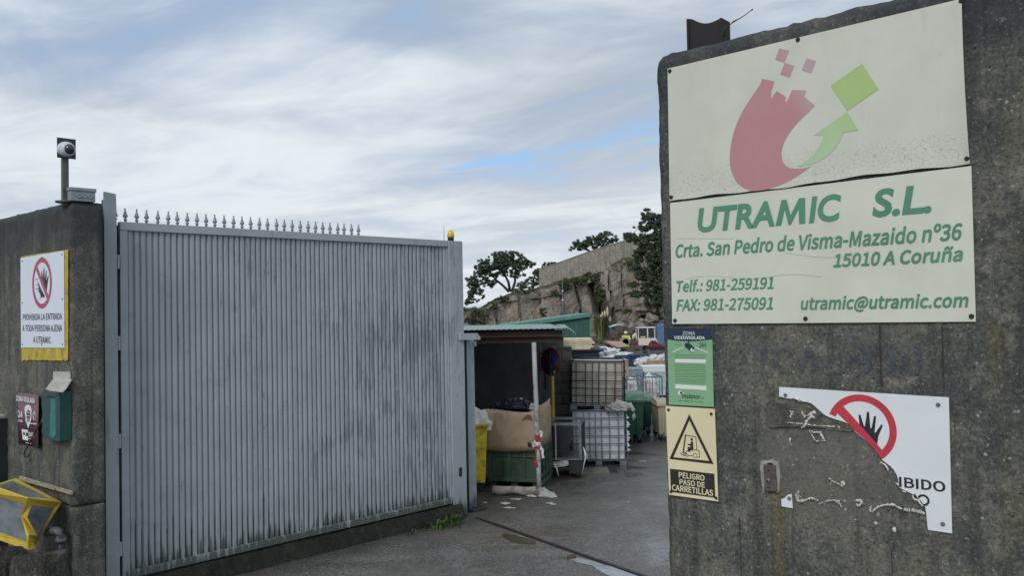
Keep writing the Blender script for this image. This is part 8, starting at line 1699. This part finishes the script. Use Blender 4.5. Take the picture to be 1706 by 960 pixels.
tree('pine_tree', 'tall dark pine in front of the terrace wall, partly hidden by the right-hand wall', 'pine tree', 76,
     [(1078, 358, 10, 9), (1094, 368, 20, 13), (1072, 378, 17, 9), (1046, 394, 8, 5), (1060, 398, 17, 8), (1086, 404, 24, 13), (1110, 390, 24, 24), (1076, 424, 22, 12), (1104, 436, 24, 20), (1064, 446, 14, 6), (1080, 458, 24, 11), (1092, 480, 26, 12), (1062, 490, 12, 6), (1094, 502, 22, 11), (1055, 474, 9, 5)],
     [[(1096, 524), (1094, 480), (1092, 440), (1092, 400), (1088, 356)], [(1093, 450), (1075, 447), (1060, 446)], [(1092, 410), (1070, 402), (1048, 394)], [(1094, 485), (1078, 486), (1062, 490)], [(1092, 430), (1105, 420), (1120, 400)]], 2.9, .42, 70, .16, 5)
tree('pine_tree', 'low dark pine showing above the middle of the terrace wall', 'pine tree', 90, [(966, 408, 13, 8), (990, 401, 16, 9), (1007, 396, 15, 10), (1020, 397, 9, 8), (954, 414, 5, 4), (990, 410, 28, 7)], [[(992, 435), (990, 415), (985, 402)], [(991, 425), (1005, 408), (1012, 398)], [(991, 425), (972, 412), (962, 408)]], 2.9, .28, 70, .16, 9)
tree('pine_tree', 'small dark pine just above the left end of the terrace wall', 'pine tree', 90, [(914, 441, 10, 4), (903, 448, 9, 5), (898, 456, 8, 7), (920, 444, 10, 6)], [[(905, 480), (906, 458), (912, 444)], [(906, 462), (898, 452)], [(907, 455), (918, 445)]], 2.6, .30, 60, .15, 11)
tree('broad_bush', 'dense dark evergreen bush against the left end of the terrace wall', 'bush', 86, [(890, 466, 14, 9), (880, 474, 16, 6), (895, 456, 7, 6), (868, 477, 9, 4)], [[(888, 484), (888, 472), (890, 462)], [(888, 474), (878, 470)]], 2.8, .35, 80, .14, 13)
SB = [((955, 468, 24, 5), 'ivy and heather hanging over the edge below the terrace wall'), ((985, 462, 16, 8), 'dark shrub on the ledge above the wide cleft'), ((938, 476, 12, 5), 'low shrub on the ledge left of the cleft shrubs'), ((1000, 488, 9, 16), 'creeper hanging down into the dark cleft'), ((800, 522, 14, 7), 'grey-green shrub on the sloping left end of the quarry'), ((818, 511, 12, 7), 'shrub halfway up the left slope of the quarry'), ((836, 499, 12, 6), 'shrub near the top of the left slope, under the spreading pine'), ((785, 532, 10, 8), 'shrub low on the left slope beside the guide post'), ((1052, 440, 14, 6), 'dark shrub at the foot of the tall pine'), ((1005, 530, 8, 12), 'weeds growing in the foot of the cleft'), ((872, 484, 22, 3), 'grass fringe along the quarry edge'), ((1085, 530, 22, 8), 'brambles over the rubble behind the digger'), ((1045, 520, 8, 5), 'low weeds on the rock ledge above the worker'), ((925, 490, 7, 5), 'small tuft growing from a rock joint'), ((905, 520, 5, 8), 'tuft growing in a vertical rock joint')]
for i, (e, lb_) in enumerate(SB):
    Yb = 80.3 if e[1] > 485 and e[0] > 870 else 82.3
    if i in (9, 11): Yb = 77
    t = thing('shrub', Matrix.Translation((0, 0, 0)), lb_, 'shrub', 'shrubs on the quarry face')
    leafmesh('foliage', clumps([e], Yb, 2.6, .42, 40+i), 60, .13, M['shrub'], t, .7, i, .28)
far = thing('distant_treeline', Matrix.Translation((0, 0, 0)), 'line of far dark conifers beyond the left slope', 'trees'); far['kind'] = 'stuff'
cl = []
for i in range(90):
    px = 700+i*2.1+random.uniform(-1, 1); h = random.uniform(2, 12)*(.5+.5*abs(noise.noise(Vector((px*.05, 0, 0))))*2); 
    for q in range(7): p = at(px, 521-h*q/6, 135); cl.append((p.x, 135+random.uniform(-2, 2), p.z, .75*(1.25-q/6)))
o = leafmesh('tree_mass', cl, 26, .35, M['pineleaf'], far, 1.0, 77); o['kind'] = 'stuff'
# pampas grass
pa_ = thing('pampas_grass', Matrix.Translation((at(1001, 562, 75).x, 75, 0)), 'pampas grass clump with pale plumes at the foot of the cliff', 'pampas grass')
m = MB(); base = zat(566, 1000, 75)
for i in range(420):
    a = random.uniform(0, 6.28); r_ = random.uniform(0, .35); b0 = Vector((math.cos(a)*r_, math.sin(a)*r_, 0)); h = random.uniform(1.2, 2.7); l_ = random.uniform(.1, 1.0)
    s_ = Vector((-math.sin(a), math.cos(a), 0))*.035; d_ = Vector((math.cos(a), math.sin(a), 0)); pm = b0+d_*l_*.4+Vector((0, 0, h*.75)); m.add([b0-s_, b0+s_, pm+s_, pm-s_, b0+d_*l_+Vector((0, 0, h*random.uniform(.75, 1.0)))], [(0, 1, 2, 3), (3, 2, 4)])
m.build('leaf_tuft', M['reed'], pa_)['kind'] = 'stuff'
for px, py0, py1 in ((998, 527, 540), (1004, 519, 534), (1008, 517, 532), (1012, 511, 530), (1001, 524, 538), (1016, 527, 538)):
    a, b = at(px, py1, 75), at(px+random.uniform(-1, 1), py0, 75); o0 = Vector((pa_.location.x, 75, 0))
    MB().tube([a-o0, a.lerp(b, .4)-o0, a.lerp(b, .75)-o0, b-o0], [.04, .11, .09, .02], 7).build('plume', M['plume'], pa_)
# thin mast with two white insulators
q = at(938, 524, 60); ms = thing('thin_mast', Matrix.Translation((q.x, 60, 0)), 'thin mast with two small white lamps in front of the quarry face', 'mast'); MB().tube([(0, 0, 0), (0, 0, zat(468, 938, 60))], .028, 6).build('pole', M['galv'], ms)
for py in (485, 500.5): MB().lathe([(.03, -.05), (.09, 0), (.03, .06)], 10, c=(0, 0, zat(py, 938, 60))).build('lamp', M['offwhite'], ms)
q = at(866, 482, 82); wpz = thing('white_stake', Matrix.Translation((q.x, 84, q.z-.5)), 'thin pale stake on the quarry edge beside the spreading pine', 'stake'); MB().tube([(0, 0, 0), (0, 0, 1.3)], .04, 6).build('stake', M['galv'], wpz)

# ================================================================== pieces of pieces: hang them under their own part
def adopt(root, part, names):
    for r in [o for o in bpy.data.objects if o.parent is None and o.name.split('.')[0] == root]:
        p = next((c for c in r.children if c.name.split('.')[0] == part), None)
        if p is None: continue
        inv = p.matrix_local.inverted()
        for c in list(r.children):
            if c is not p and c.name.split('.')[0] in names:
                ml = inv @ c.matrix_local; c.parent = p; c.matrix_local = ml
bpy.context.view_layer.update()
adopt('mini_digger', 'cab_roof', ('cab_pillar', 'cab_window', 'number_plate'))
adopt('mini_digger', 'body', ('vent_grille',))
adopt('camera_mast', 'camera_housing', ('dome',))
adopt('key_switch', 'plate', ('lock_cylinder', 'keyhole', 'screw_hole'))
adopt('junction_box', 'box', ('knockout',))
adopt('surveillance_sign', 'panel', ('header', 'blank_field', 'logo_spot', 'lettering', 'camera_symbol', 'camera_lens', 'view_line', 'small_print'))
adopt('forklift_sign', 'panel', ('warning_triangle', 'caption_field', 'lettering', 'forklift_outline', 'forklift_wheel', 'driver_symbol', 'bolt'))
adopt('torn_sign', 'panel', ('red_ring', 'red_bar', 'hand_symbol', 'lettering', 'bolt', 'torn_curl'))
adopt('company_sign', 'lower_panel', ('lettering', 'scratch')); adopt('company_sign', 'upper_panel', ('logo_swoosh', 'logo_square', 'logo_arrow'))
adopt('no_parking_sign', 'disc', ('blue_field', 'red_bar', 'sticker'))
adopt('green_shed', 'wall_panel', ('rib', 'corner_trim'))
